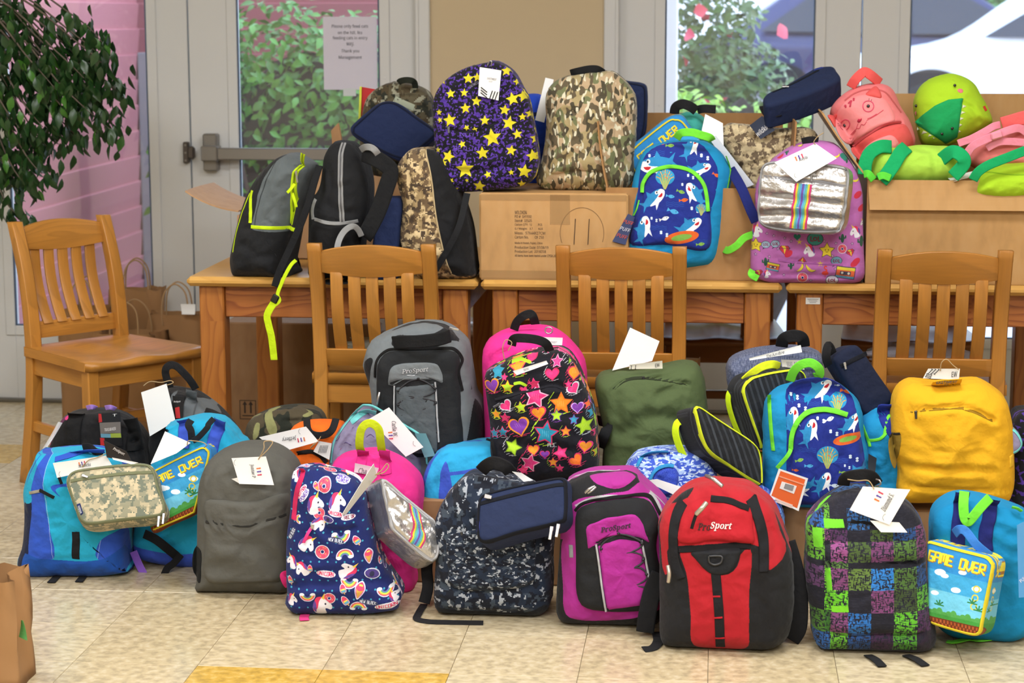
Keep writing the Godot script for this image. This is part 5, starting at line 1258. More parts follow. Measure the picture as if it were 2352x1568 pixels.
	var c26 := card("name_card","tall white name card standing edge-on between unicorn backpack and silver lunch box","card",[-857,412,-5000,-860,365,-5060,-931,277,-5000,-934,286,-4960],plain("eeeeec",.6),"",.001,.0008)
	var b40 := thing("backpack","cyan backpack with royal blue trim behind the navy digital camouflage one","backpack",Vector3(-.631,0,-5.4575),Vector3(0,0,0))
	var p19 := Paint.new([-164,0,153,377],"2a9fd0",460)
	p19.line(curve2(V2([-157,237,-153,275,-135,332,-113,364,-92,387,-71,401,-16,406,47,410]),5),.012,"3a55bc")
	p19.line(curve2(V2([-16,406,47,407,74,395,89,374,121,350,142,327,151,300]),5),.014,"3a55bc")
	p19.line(curve2(V2([-79,310,-37,316,5,325,47,333,89,338]),5),.009,"3a55bc")
	p19.poly(smooth_outline(V2([-106,235,-105,289,-102,316,-89,341,-77,303,-73,268,-91,241]),60),"3a55bc")
	p19.poly(smooth_outline(V2([89,366,116,347,139,327,147,313,121,317,96,320]),60),"3a55bc")
	var s40 := soft(b40,"body",[-156,0,-163,106,-164,225,-162,262,-149,312,-131,338,-113,357,-91,368,-34,373,31,377,54,366,70,346,106,319,128,291,140,262,147,164,153,0],printed(p19,.85,.5),{"r": .035,"c": [[[-85,349,-79,370,-63,387],.006,.006],[[-74,354,-32,344,34,356,74,373],.004,.01],[[-124,316,-111,337,-87,351],.005,.007]],"d": .16,"b": .02})
	ribbon(b40,"zipper_pull",[38,403,101,42,386,107,46,362,105],.009,fab("141518"),.003,Vector3(0,0,1),1)
	strip(b40,"zipper",s40,[21,402,47,394,75,385],.006,.002,fab("141518"))
	var b41 := thing("backpack","small blue backpack printed with waves, between purple and red backpacks","backpack",Vector3(-.1012,0,-5.3398),Vector3(0,0,0))
	var p20 := Paint.new([-127,42,124,392],"3a55b8",420)
	camo(p20,["9fb8e0",.18],.016,111,.0,Vector2(.6,1.3))
	camo(p20,["c8d8ee",.42],.012,114,.0,Vector2(.6,1.3))
	p20.poly(smooth_outline(V2([-77,403,-56,410,-27,418,2,421,17,414,2,402,-27,400,-56,396]),60),"2f84c4")
	var p20_m := printed(p20,.85,.5)
	var s41 := soft(b41,"body",[-123,42,-127,311,-126,346,-123,349,-113,363,-98,377,-75,384,-38,390,2,392,49,389,85,371,108,338,121,286,124,49],p20_m,{"r": .035,"d": .15,"b": .02})
	panel(b41,"front_pocket",s41,[-91,361,-85,375,-71,389,-49,397,-24,397,-3,393,11,378,15,336,11,276,-77,274,-88,319],.008,p20_m,.012,[-127,42,124,392],false,10,56,[])
	var p21 := Paint.new([-127,42,124,392],"2438a8",300)
	camo(p21,["6a8ad0",.45],.006,117)
	panel(b41,"small_pocket",s41,[-55,327,-50,343,-38,356,-19,365,0,365,11,357,15,321,3,291,-55,290],.014,printed(p21,.85,.5),.01,[],false,10,56,[])
	strip(b41,"piping",s41,[-94,361,-85,378,-68,392,-42,398,-12,397],.008,.003,fab("2f84b8"),.006)
	strip(b41,"piping",s41,[-60,327,-50,349,-34,362,-15,367,3,366],.008,.003,fab("2f84b8"),.014)
	var c27 := card("name_card","white name card lying between the purple and red sports backpacks","card",[-174,336,-5200,-141,341,-5200,-77,321,-5200,-95,299,-5200],plain("eeeeec",.6),"",.001,.0008)
	var b42 := thing("backpack","blue speckled backpack edge showing behind the red sports backpack's right shoulder","backpack",Vector3(.1301,0,-5.3034),Vector3(0,0,0))
	var p22 := Paint.new([-61,33,66,301],"3a55b8",300)
	camo(p22,["8aa8e0",.3],.007,121)
	p22.line(curve2(V2([-2,312,24,300,46,271,57,245,61,219]),5),.012,"4a9ad0")
	var s42 := soft(b42,"body",[-61,33,-61,258,-47,293,-18,301,17,290,46,264,61,233,66,172,66,38],printed(p22,.85,.5),{"r": .03,"d": .13,"b": .02})
	var b43 := thing("lunch_box","black striped lunch box with lime piping behind the upright shark backpack on the floor","lunch box",Vector3(.1495,.3637,-5.5),Vector3(-.1047,.4189,0))
	var p23 := Paint.new([-89,-8,130,220],"1b1d20",360)
	stripes(p23,.017,.006,["3a3f45","2f3338","2f3338"])
	var s43 := soft(b43,"body",[-89,168,-68,199,-37,210,11,217,71,220,95,208,106,178,124,90,130,1,105,-8,-15,-2,-39,9,-68,87],printed(p23,.85,.5),{"r": .012,"a": .001,"d": .11,"b": .006})
	strip(b43,"piping",s43,[-37,9,-64,87,-87,165,-67,196,-37,206,11,213,69,216,93,205,102,179],.005,.004,fab("c8d62a"))
	ribbon(b43,"zipper",[-49,172,-40,-81,163,-40,-92,140,-40,-84,95,-40,-61,38,-40,-27,-12,-40,5,-22,-40],.02,fab("c3e019"),.004,Vector3(-1,0,.3),1)
	ribbon(b43,"handle",[-65,193,10,-52,211,29,-25,229,40,7,234,40,41,225,10],.022,fab("d6e22a"),.006,Vector3(0,0,1),1)
	var b44 := thing("lunch_box","black striped lunch box with lime piping resting behind the red sports backpack","lunch box",Vector3(.0654,.3102,-5.3),Vector3(-.2793,.5236,0))
	var p24 := Paint.new([-125,-14,57,211],"1b1d20",360)
	stripes(p24,.017,.006,["3a3f45","2f3338","2f3338"])
	var s44 := soft(b44,"body",[-125,199,-119,209,-109,211,-67,182,-20,148,39,104,57,70,52,-11,42,-14,9,9,-42,46,-93,84,-115,128],printed(p24,.85,.5),{"r": .012,"a": .001,"d": .11,"b": .006})
	strip(b44,"piping",s44,[40,-10,7,12,-44,49,-93,87,-113,129,-123,196,-118,206,-111,207,-72,178,-25,144,34,100,51,68,46,-7],.005,.004,fab("c8d62a"))
	ribbon(b44,"zipper",[-112,182,-40,-133,174,-40,-140,149,-40,-133,113,-40,-115,69,-40,-80,32,-40],.024,fab("c3e019"),.004,Vector3(-1,0,.3),1)
	var b45 := thing("backpack","blue cartoon shark print backpack on the floor beside the yellow one","backpack",Vector3(.2814,.236,-5.43),Vector3(0,0,0))
	var s45 := soft(b45,"body",[-130,0,-138,0,-140,69,-142,179,-142,251,-133,283,-107,305,-72,316,-18,326,36,325,73,308,100,286,116,257,124,195,136,140,141,88,141,14,134,0],fab("1b86b8"),{"r": .04,"s": .02,"d": .18,"b": .025})
	var p25 := Paint.new([-88,14,129,357],"1f2f86",720)
	waves(p25,Vector2(-.06,.301),.0201)
	waves(p25,Vector2(.039,.274),.0201)
	waves(p25,Vector2(-.029,.173),.0222)
	waves(p25,Vector2(.056,.145),.0222)
	waves(p25,Vector2(-.02,.082),.0201)
	waves(p25,Vector2(.047,.199),.0181)
	shark(p25,Vector2(-.004,.32),.0443,.6109,1)
	bubbles(p25,Vector2(-.068,.305),.0113)
	coral(p25,Vector2(.049,.289),.0322,0)
	fish(p25,Vector2(.074,.318),.0201,"d8622a",-.1745)
	shark(p25,Vector2(-.072,.244),.0362,1.309,1)
	bubbles(p25,Vector2(-.047,.278),.0113)
	fish(p25,Vector2(.048,.335),.0081,"c8d8e8",0)
	waves(p25,Vector2(-.007,.292),.0201)
	shark(p25,Vector2(-.026,.212),.0403,1.2217,1)
	bubbles(p25,Vector2(.001,.249),.0105)
	fish(p25,Vector2(.027,.251),.0161,"e0e6ee",.3491)
	shark(p25,Vector2(.081,.236),.0342,.6981,1)
	p25.oval(Vector2(.077,.198),.0403,.0145,"d8622a",.2094)
	p25.oval(Vector2(.077,.198),.0242,.0072,"7fae4a",.2094)
	bubbles(p25,Vector2(.036,.215),.0113)
	coral(p25,Vector2(.024,.148),.0383,0)
	fish(p25,Vector2(-.049,.14),.0137,"7fae4a",.2618)
	fish(p25,Vector2(-.024,.126),.0137,"4aa0d0",0)
	bubbles(p25,Vector2(.09,.146),.0121)
	bubbles(p25,Vector2(.074,.124),.0081)
	fish(p25,Vector2(.067,.108),.0137,"7fae4a",-.1745)
	shark(p25,Vector2(.102,.107),.0362,.5236,-1)
	fish(p25,Vector2(-.059,.112),.0105,"d8622a",0)
	shark(p25,Vector2(.012,.076),.0362,1.0472,1)
	shark(p25,Vector2(-.041,.067),.0443,.3491,-1)
	fish(p25,Vector2(.043,.073),.0161,"c8d8e8",-.0873)
	var p25_m := printed(p25,.85,.5)
	panel(b45,"print_panel",s45,[-80,74,-84,208,-88,301,-79,333,-54,350,-12,357,30,353,62,332,87,304,101,261,110,211,122,154,129,78,121,38,17,14,-68,19],.003,p25_m,.01,[-88,14,129,357],false,8,56,[])
	panel(b45,"front_pocket",s45,[-71,161,-68,208,-51,244,-24,266,11,271,46,269,81,256,102,233,114,175,126,104,129,71,24,14,-58,27,-69,81],.014,p25_m,.02,[-88,14,129,357],false,9,56,[])
	strip(b45,"zipper",s45,[-73,168,-70,208,-55,244,-28,268,7,275,39,272,74,261],.013,.004,fab("6fd53a"),.012)
	strip(b45,"zipper",s45,[-131,307,-129,264,-124,207,-118,158],.01,.003,fab("6fd53a"))
	ribbon(b45,"handle",[-77,346,89,-68,376,109,-48,396,119,-24,400,119,-4,385,114,-1,365,99,-11,356,79],.024,fab("6fd53a"),.003,Vector3(0,0,1),1)
	ribbon(b45,"zipper_pull",[-73,169,129,-82,153,139,-108,119,134],.011,fab("6fd53a"),.003,Vector3(0,0,1),1)
	var c28 := card("hang_tag","orange and white barcode swing tag hanging from the floor shark backpack's zip","tag",[177,360,-5271,254,335,-5271,231,246,-5271,153,282,-5271],plain("e8e6e2",.5),"",.001,.0008)
	sheet(c28,"printed_block",[-22,48,1,43,26,1,23,-52,1,-45,-19,1],.0008,plain("e0632a",.5))
	sheet(c28,"printed_block",[-18,20,2,21,8,2,14,-13,2,-24,1,2],.0008,plain("e8e0da",.5))
	sheet(c28,"printed_block",[-9,15,3,14,9,3,10,-5,3,-13,2,3],.0008,plain("8a8886",.5))
	sheet(c28,"printed_block",[-34,-26,2,12,-43,2,10,-47,2,-35,-30,2],.0008,plain("e8c8b8",.5))
	sheet(c28,"printed_block",[-36,-32,2,9,-48,2,8,-52,2,-36,-35,2],.0008,plain("e8c8b8",.5))
	sheet(c28,"printed_block",[-25,35,2,42,13,2,41,10,2,-26,32,2],.0008,plain("e89a78",.5))
	var b46 := thing("backpack","teal backpack with green trim wedged between floor shark and yellow backpacks","backpack",Vector3(.4678,.236,-5.46),Vector3(0,0,0))
	var s46 := soft(b46,"body",[-52,6,-56,99,-66,171,-65,222,-46,244,-8,257,49,257,68,187,66,10],fab("1b86b8"),{"r": .03,"d": .14,"b": .02})
	panel(b46,"print_panel",s46,[-27,277,2,278,37,275,40,166,-6,205,-25,241],.003,fab("1f2f86"),.006,[],false,6,36,[])
	strip(b46,"piping",s46,[-74,251,-66,215,-51,179,-47,164],.008,.003,fab("6fd53a"))
	strip(b46,"piping",s46,[-55,179,-23,187,-6,205],.008,.003,fab("6fd53a"))
	strip(b46,"piping",s46,[7,252,-4,238,-10,201],.008,.003,fab("6fd53a"))
	var c29 := card("hang_tag","dark photo swing tag on the teal backpack beside the yellow one","tag",[414,391,-5335,436,379,-5335,433,341,-5335,414,351,-5335],plain("2a3038",.4),"",.001,.0008)
	var b47 := thing("backpack","royal blue and cyan backpack, leftmost of the front row on the floor","backpack",Vector3(-1.7584,0,-5.386),Vector3(0,.0698,0))
	var p26 := Paint.new([-165,0,149,349],"1f9cc0",480)
	p26.poly(smooth_outline(V2([-125,269,-103,321,-64,370,-48,364,-57,348,-72,265,-69,249,-60,174,-47,66,-125,78,-133,174]),60),"2c50b4")
	p26.poly(smooth_outline(V2([-131,215,-109,222,-119,111,-129,7,-156,15,-153,90]),60),"101a3a")
	p26.poly(smooth_outline(V2([-129,215,-130,248,-112,298,-96,327,-77,360,-63,364,-91,315,-107,257,-107,220]),60),"1f9cc0")
	p26.poly(smooth_outline(V2([85,117,171,142,182,92,165,72,73,65]),60),"2c50b4")
	p26.poly(smooth_outline(V2([-131,76,-96,68,-45,62,83,63,164,97,176,34,86,8,-79,-1,-136,3]),60),"1a4a9c")
	p26.poly(smooth_outline(V2([-50,265,-7,274,70,283,135,275,134,258,37,258,-16,266,-36,257,-21,237]),60),"2c50b4")
	p26.line(curve2(V2([-52,364,-67,298,-70,265,-62,216,-49,66]),5),.0015,"8aa0d8")
	p26.line(curve2(V2([85,117,74,66]),5),.0015,"8aa0d8")
	var s47 := soft(b47,"body",[-142,0,-164,18,-165,43,-152,77,-144,138,-142,200,-144,234,-129,288,-113,319,-104,345,-107,340,-32,347,29,349,75,342,114,317,134,263,139,175,135,74,139,11,149,13,73,0,-33,0],printed(p26,.85,.5),{"r": .045,"s": .04,"c": [[[-56,265,-19,272,38,278],.004,.006],[[-125,78,-47,63,83,64,166,99],.004,.006],[[154,101,145,76,111,42],.006,.012]],"d": .17,"b": .025})
	strip(b47,"zipper",s47,[-45,334,-5,344,40,355,97,361],.012,.002,fab("2c50b4"))
	strip(b47,"zipper",s47,[-114,244,-97,249,-79,253],.008,.002,fab("8a8474"))
	ribbon(b47,"zipper_pull",[-80,257,108,-62,250,116,-39,237,114],.009,fab("17181a"),.003,Vector3(0,0,1),1)
	ribbon(b47,"zipper_pull",[-26,295,108,-20,284,114,-18,276,112],.008,fab("17181a"),.003,Vector3(0,0,1),1)
	strip(b47,"webbing",s47,[16,141,16,112,12,62],.021,.002,fab("17181a"))
	ribbon(b47,"handle",[23,360,24,47,364,44,65,354,54,81,346,34],.02,fab("1a1a1c"),.004,Vector3(0,0,1),1)
	ribbon(b47,"webbing",[-52,3,133,-51,3,51],.022,fab("1a1a1c"),.002,Vector3(0,1,0))
	ribbon(b47,"webbing",[23,3,124,22,3,26],.022,fab("1a1a1c"),.002,Vector3(0,1,0))
	var c30 := card("name_card","long white name card lying on the leftmost royal blue backpack","card",[-1788,335,-5266,-1642,357,-5276,-1625,329,-5277,-1778,294,-5267],plain("eeeeec",.6),"",.001,.0008)
	figures(c30,.52,.25,.007,.1)
	write_on(c30,"Malachi",.55,.5,.008,.034,.0,"44444c","Droid Serif")
	corner_logo(c30,.1,.82,.008)
	twine(c30,[-1706,326,-5266,-1688,345,-5265,-1664,353,-5267,-1641,363,-5274])
	var c31 := card("hang_tag","black swing tag with red backpack picture between name card and camouflage lunch box","tag",[-1642,403,-5260,-1580,372,-5264,-1567,345,-5265,-1635,355,-5261],plain("221e1f",.35),"",.001,.0008)
	write_on(c31,"ProSport",.6,.35,.009,.034,-.05,"e8e4e4","Droid Serif")
	var c32 := card("hang_tag","small white barcode ticket above the camouflage lunch box","tag",[-1620,356,-5258,-1548,342,-5263,-1564,337,-5261,-1616,350,-5258],plain("eeeeec",.6),"",.001,.0008)
	var b48 := thing("lunch_box","grey-green digital camouflage lunch box resting on the leftmost royal blue backpack","lunch box",Vector3(-1.6066,.2206,-5.2425),Vector3(-.4887,.1396,0))
	var p27 := Paint.new([-133,-59,139,114],"8f8d76",460)
	camo(p27,["6f7566",.02,"b0a588",.2,"c2b494",.34],.042,131,.0036)
	var s48 := soft(b48,"body",[-133,61,-130,81,-114,95,-67,104,4,112,76,114,96,106,109,87,117,54,129,17,139,-6,136,-28,113,-40,19,-49,-59,-59,-89,-49,-106,-13,-122,28],printed(p27,.85,.2),{"r": .012,"a": .001,"d": .085,"b": .006})
	strip(b48,"piping",s48,[-127,59,-123,78,-111,89,-66,98,5,105,75,107,93,99,105,81,113,50,126,15,134,-8,131,-25,112,-35,20,-45,-58,-54,-83,-46,-100,-13,-116,26,-127,59],.007,.004,fab("6e7256"))
	strip(b48,"zipper",s48,[-120,63,-57,73,26,82,103,86],.009,.002,fab("6e7256"))
	panel(b48,"brand_label",s48,[-101,-2,-91,2,-81,-27,-93,-36],.002,fab("252f5c"),.002,[],true,4,24,[])
	letters(b48,"lettering","wildkin",Vector3(-.0913,-.0172,.003),.007,plain("c8ccd8",.6,0),s48,1.9199,"Droid Sans",.022,0,false)
	pull(b48,Vector3(-.0844,.0761,s48.fz(Vector2(-.0844,.0761)) + .004),1.2217,.01,plain("b9b9bb",.3,.9),.006)
	pull(b48,Vector3(.1218,-.0416,s48.fz(Vector2(.1218,-.0416)) + .004),-.0698,.022,plain("b9b9bb",.3,.9),.006)
	pull(b48,Vector3(.1341,-.0336,s48.fz(Vector2(.1341,-.0336)) + .004),-.0698,.022,plain("b9b9bb",.3,.9),.006)
	var b49 := thing("backpack","plain warm grey backpack with a white name card, front row beside the unicorn one","backpack",Vector3(-1.2495,0,-5.2755),Vector3(0,.0349,0))
	var s49 := soft(b49,"body",[-121,0,-142,0,-137,22,-134,80,-133,136,-131,218,-127,284,-116,323,-99,352,-70,374,-31,390,9,396,59,392,96,375,121,353,137,324,145,238,139,113,118,8,108,0,64,0,-10,0],fab("56554f"),{"r": .05,"s": .05,"c": [[[-92,316,-71,349,-38,358],.007,.008],[[-90,365,-30,378,10,383],.005,.01],[[106,360,126,335,129,278],.006,.01],[[69,302,98,351,91,380],.006,.01],[[13,150,86,163,122,147],.006,.02],[[-77,90,4,79,85,93],.005,.02]],"d": .18,"b": .03})
	panel(b49,"front_pocket",s49,[-95,261,-53,268,8,265,56,269,89,280,125,282,127,197,123,57,64,46,-5,43,-95,48,-100,152],.014,fab("56554f"),.02,[],false,10,56,[[[-98,210,-34,207,23,203,59,216,124,229],.012,.006],[[13,154,69,130,101,102],.006,.02],[[-86,70,4,108,85,122],.005,.02]])
	strip(b49,"zipper",s49,[-95,207,-34,205,23,202,59,214,122,227],.006,.0015,fab("2e2d2a"),.008)
	pull(b49,Vector3(-.0693,.2142,s49.fz(Vector2(-.0693,.2142)) + .004),-.1396,.022,plain("3c3c3e",.4,.5),.006)
	panel(b49,"mesh_pocket",s49,[-133,127,-113,123,-112,77,-119,32,-131,36,-141,69],.004,fab("191a1a"),.006,[],false,5,30,[])
	var c33 := card("name_card","square white name card tied on the plain warm grey backpack","card",[-1261,386,-5145,-1169,392,-5148,-1149,315,-5148,-1242,317,-5145],plain("eeeeec",.6),"",.001,.0008)
	write_on(c33,"Jontae P",.5,.5,.012,.036,-1.5,"44444c","Droid Serif")
	figures(c33,.72,.52,.008,-1.5)
	corner_logo(c33,.13,.18,.009)
	twine(c33,[-1189,384,-5145,-1173,413,-5141,-1172,432,-5146,-1150,432,-5146,-1161,413,-5140,-1181,393,-5141])
	var c34 := card("hang_tag","white bar ticket peeking from under the grey backpack's name card","tag",[-1263,329,-5148,-1247,333,-5149,-1153,322,-5152,-1241,316,-5149],plain("eeeeec",.6),"",.001,.0008)
	var b50 := thing("backpack","navy backpack printed with unicorns, donuts and rainbows, slumped in the front row","backpack",Vector3(-.9484,0,-5.0955),Vector3(0,.0698,0))
	var p28 := Paint.new([-157,0,148,379],"1a2560",720)
	dots(p28,Vector2(.022,.0249),.0025,"3f9ab8")
	donut(p28,Vector2(-.046,.347),.0164)
	donut(p28,Vector2(.024,.374),.0164)
	donut(p28,Vector2(-.058,.279),.013)
	donut(p28,Vector2(-.05,.18),.017)
	donut(p28,Vector2(-.034,.058),.0147)
	rainbow(p28,Vector2(.008,.166),.0212,.1)
	rainbow(p28,Vector2(-.09,.069),.0198,3.2)
	rainbow(p28,Vector2(.019,.107),.0212,3)
	rainbow(p28,Vector2(.11,.081),.0203,3.2)
	rainbow(p28,Vector2(.04,.027),.0212,0)
	rainbow(p28,Vector2(-.109,.261),.0113,1.6)
	rainbow(p28,Vector2(-.003,.226),.0226,3.3)
	unicorn(p28,Vector2(-.068,.304),.024,.1,1)
	unicorn(p28,Vector2(-.011,.31),.024,0,1)
	unicorn(p28,Vector2(-.088,.201),.0226,-.6,1)
	unicorn(p28,Vector2(.017,.132),.024,-1.3,-1)
	unicorn(p28,Vector2(-.054,.038),.0283,.1,1)
	unicorn(p28,Vector2(-.105,.135),.0198,.5,-1)
	unicorn(p28,Vector2(-.133,.15),.017,0,-1)
	unicorn(p28,Vector2(.121,.128),.0155,.4,1)
	unicorn(p28,Vector2(-.056,.253),.0198,-.9,1)
	unicorn(p28,Vector2(-.132,.052),.0155,0,1)
	unicorn(p28,Vector2(-.124,.366),.0127,.2,-1)
	unicorn(p28,Vector2(.131,.059),.0141,.8,1)
	lolly(p28,Vector2(.097,.144),.0141,.3)
	lolly(p28,Vector2(.003,.083),.0141,.3)
	lolly(p28,Vector2(.008,.05),.0155,.6)
	lolly(p28,Vector2(.038,.207),.0147,.5)
	lolly(p28,Vector2(-.062,.404),.0113,3.1)
	lolly(p28,Vector2(-.082,.136),.0113,0)
	lolly(p28,Vector2(-.137,.098),.0127,.2)
	cone(p28,Vector2(.067,.164),.0175,.1)
	cone(p28,Vector2(.045,.079),.0212,-.3)
	cone(p28,Vector2(-.066,.344),.0113,.5)
	p28.oval(Vector2(-.1033,.3325),.022,.0085,"d9dbe6",1)
	word(p28,"UNICORN",Vector2(-.1033,.3325),.0085,.0367,1,"d83a63","",.18)
	p28.oval(Vector2(-.0965,.3241),.0203,.0085,"d9dbe6",1)
	word(p28,"POWER",Vector2(-.0965,.3241),.0085,.0339,1,"6a4ab0","",.18)
	p28.oval(Vector2(-.0152,.279),.0203,.0081,"d9dbe6",-.35)
	word(p28,"UNICORN",Vector2(-.0152,.279),.0081,.0339,-.35,"d83a63","",.18)
	p28.oval(Vector2(-.0413,.1228),.0254,.0089,"d9dbe6",-.1)
	word(p28,"UNICORN",Vector2(-.0413,.1228),.0089,.0424,-.1,"d83a63","",.18)
	p28.oval(Vector2(.1141,.0346),.0322,.0097,"d9dbe6",.1)
	word(p28,"UNICORN",Vector2(.1141,.0346),.0097,.0537,.1,"d83a63","",.18)
	p28.oval(Vector2(-.0148,.2105),.022,.0068,"3a3f5c",-.2)
	word(p28,"NEW BLACK",Vector2(-.0148,.2105),.0068,.0367,-.2,"c8ccd8","",.18)
	p28.oval(Vector2(.0667,.0473),.0254,.0076,"3a3f5c",-.15)
	word(p28,"NEW BLACK",Vector2(.0667,.0473),.0076,.0424,-.15,"c8ccd8","",.18)
	p28.oval(Vector2(.0166,.2678),.0186,.0072,"d9dbe6",.15)
	word(p28,"DIRECTOR",Vector2(.0166,.2678),.0072,.0311,.15,"7a1a3a","",.18)
	p28.oval(Vector2(-.0015,.3558),.0186,.0072,"d9dbe6",-.25)
	word(p28,"POWER",Vector2(-.0015,.3558),.0072,.0311,-.25,"6a4ab0","",.18)
	p28.oval(Vector2(-.1319,.2212),.0186,.0072,"3a3f5c",1.1)
	word(p28,"NEW BLACK",Vector2(-.1319,.2212),.0072,.0311,1.1,"c8ccd8","",.18)
	p28.oval(Vector2(.076,.119),.0202,.0124,"c8ccd8",-.2618)
	p28.oval(Vector2(.076,.119),.0179,.0101,"4a3a78",-.2618)
	p28.oval(Vector2(.076,.119),.0062,.0062,"2a2a44",0)
	p28.oval(Vector2(-.023,.376),.0184,.0113,"c8ccd8",-.2618)
	p28.oval(Vector2(-.023,.376),.0162,.0092,"4a3a78",-.2618)
	p28.oval(Vector2(-.023,.376),.0057,.0057,"2a2a44",0)
	p28.oval(Vector2(-.034,.265),.0147,.009,"c8ccd8",-.2618)
	p28.oval(Vector2(-.034,.265),.013,.0073,"4a3a78",-.2618)
	p28.oval(Vector2(-.034,.265),.0045,.0045,"2a2a44",0)
	var s50 := soft(b50,"body",[-106,0,-131,0,-151,16,-157,27,-151,51,-152,84,-153,151,-150,208,-140,275,-139,338,-135,361,-128,371,-112,376,-72,379,-39,370,5,358,32,344,49,314,61,261,77,202,93,142,120,95,139,68,148,50,143,29,138,14,120,9,53,0,-18,0],printed(p28,.85,.5),{"r": .04,"s": .06,"n": 96,"c": [[[-79,372,-66,344,-55,324,-44,279],.012,.012],[[-68,367,-21,367,35,365],.01,.012],[[-61,279,-42,239,-6,228,27,234],.012,.012],[[-100,109,-39,124,31,122,87,137,115,154],.01,.014],[[-129,86,-53,95,31,99,115,99],.012,.012],[[-115,395,-121,338,-128,278],.008,.01]],"d": .15,"b": .03})
	strip(b50,"zipper",s50,[-108,388,-105,369,-116,335,-123,301,-127,256],.014,.002,fab("c8285c"))
	ribbon(b50,"zipper_pull",[-75,245,101,-85,231,112,-97,205,107],.008,fab("e0408a"),.003,Vector3(0,0,1),1)
	pull(b50,Vector3(-.0733,.2501,s50.fz(Vector2(-.0733,.2501)) + .004),-.3491,.006,plain("b9b9bb",.3,.9),.006)
	ribbon(b50,"webbing",[-102,3,70,-101,3,99,-96,3,122],.024,fab("d8387c"),.002,Vector3(0,1,0))
	ribbon(b50,"webbing",[-154,98,18,-164,95,27,-158,75,27,-152,63,18],.016,fab("c8286c"),.002,Vector3(0,0,1),1)
	var b51 := thing("lunch_box","silver metallic lunch box with a rainbow band, tipped beside the unicorn backpack","lunch box",Vector3(-.7931,.1969,-5.06),Vector3(-.4538,.6632,-.5934))
	var s51 := soft(b51,"body",[-125,110,-110,110,-59,96,2,82,46,71,72,55,91,0,90,-27,71,-36,17,-26,-30,-12,-57,-2,-76,27,-102,65],silver(),{"r": .012,"a": .004,"c": [[[-111,94,-59,85,31,65],.006,.006],[[-74,45,-45,28,-5,9],.008,.012]],"d": .1,"b": .01})
	strip(b51,"piping",s51,[-123,104,-60,90,1,76,44,65,65,43,81,-3,82,-28,66,-35,13,-25,-34,-12,-56,-2,-76,25,-100,61,-123,104],.006,.004,fab("a8a8aa"))
	strip(b51,"rainbow_stripe",s51,[-36,77,-17,41,-3,18,-1,-19],.0045,.001,fab("b83a6a"),.001)
	strip(b51,"rainbow_stripe",s51,[-32,76,-14,41,1,17,3,-19],.0045,.001,fab("d8b83a"),.001)
	strip(b51,"rainbow_stripe",s51,[-28,76,-10,41,6,16,7,-20],.0045,.001,fab("5fae90"),.001)
	strip(b51,"rainbow_stripe",s51,[-24,75,-7,41,10,15,12,-20],.0045,.001,fab("5a90c0"),.001)
	strip(b51,"rainbow_stripe",s51,[-19,75,-4,41,14,14,16,-20],.0045,.001,fab("6a4a96"),.001)
	strip(b51,"rainbow_stripe",s51,[-15,74,-1,41,19,13,20,-21],.0045,.001,fab("5a90c0"),.001)
	strip(b51,"rainbow_stripe",s51,[-11,73,2,41,23,12,24,-21],.0045,.001,fab("5fae90"),.001)
	strip(b51,"rainbow_stripe",s51,[-7,73,5,41,28,11,29,-21],.0045,.001,fab("d8b83a"),.001)
	strip(b51,"rainbow_stripe",s51,[-3,72,8,42,32,10,33,-22],.0045,.001,fab("b83a6a"),.001)
	strip(b51,"zipper",s51,[-112,98,-59,86,30,68],.008,.002,fab("b0b0b2"))
	tube(b51,"twine",[-160,87,90,-153,100,105,-151,116,120,-143,110,119,-146,97,106,-157,89,94],.0014,plain("a88f68",.9))
	var b52 := thing("backpack","dark navy digital camouflage backpack carrying a navy lunch box, front row centre","backpack",Vector3(-.5702,0,-5.1307),Vector3(0,0,0))
	var p29 := Paint.new([-147,0,163,360],"131722",520)
	camo(p29,["1d2738",.0,"39434f",.34],.05,141,.0035)
	camo(p29,["9aa0a8",.42],.035,148,.003)
	p29.poly(smooth_outline(V2([-132,24,-87,20,7,19,93,18,148,37,158,16,93,0,-87,-1,-132,8]),60),"16181c")
	var s52 := soft(b52,"body",[-134,4,-144,24,-145,66,-141,139,-147,209,-142,245,-127,281,-106,314,-80,341,-67,353,-51,360,-11,358,45,349,95,339,129,314,156,262,163,188,159,141,161,87,158,36,154,19,142,6,126,0,87,0,0,0,-94,0],printed(p29,.85,.5),{"r": .05,"s": .05,"c": [[[-102,263,-61,268,-20,272],.006,.008],[[-104,83,-28,78,76,85,127,100],.008,.012],[[-128,26,-28,18,110,22],.005,.007],[[-113,284,-78,327,-33,363],.006,.008]],"d": .18,"b": .03})
	var p30 := Paint.new([-147,0,163,360],"131722",360)
	camo(p30,["1d2738",.0,"39434f",.34],.05,141,.0035)
	camo(p30,["9aa0a8",.42],.035,149,.003)
	panel(b52,"front_pocket",s52,[-99,218,-61,233,-20,241,76,243,117,233,124,163,120,103,41,85,-90,87,-101,140],.01,printed(p30,.85,.5),.016,[],false,10,56,[])
	pull(b52,Vector3(-.063,.2308,s52.fz(Vector2(-.063,.2308)) + .004),.2443,.016,plain("3a3c40",.4,.5),.006)
	ribbon(b52,"handle",[-22,376,32,-4,397,62,17,407,72,45,397,72,57,381,62],.034,fab("1a1a1c"),.005,Vector3(0,0,1),1)
	ribbon(b52,"webbing",[-180,4,-5,-182,4,80,-178,4,128,-144,4,148,-92,4,149,-48,4,148,-5,4,146],.02,fab("1a1a1c"),.002,Vector3(0,1,.3))
	ribbon(b52,"shoulder_strap",[-163,157,-18,-172,105,-8,-168,54,3,-177,13,13],.03,fab("1a1a1c"),.006,Vector3(0,0,1),1)
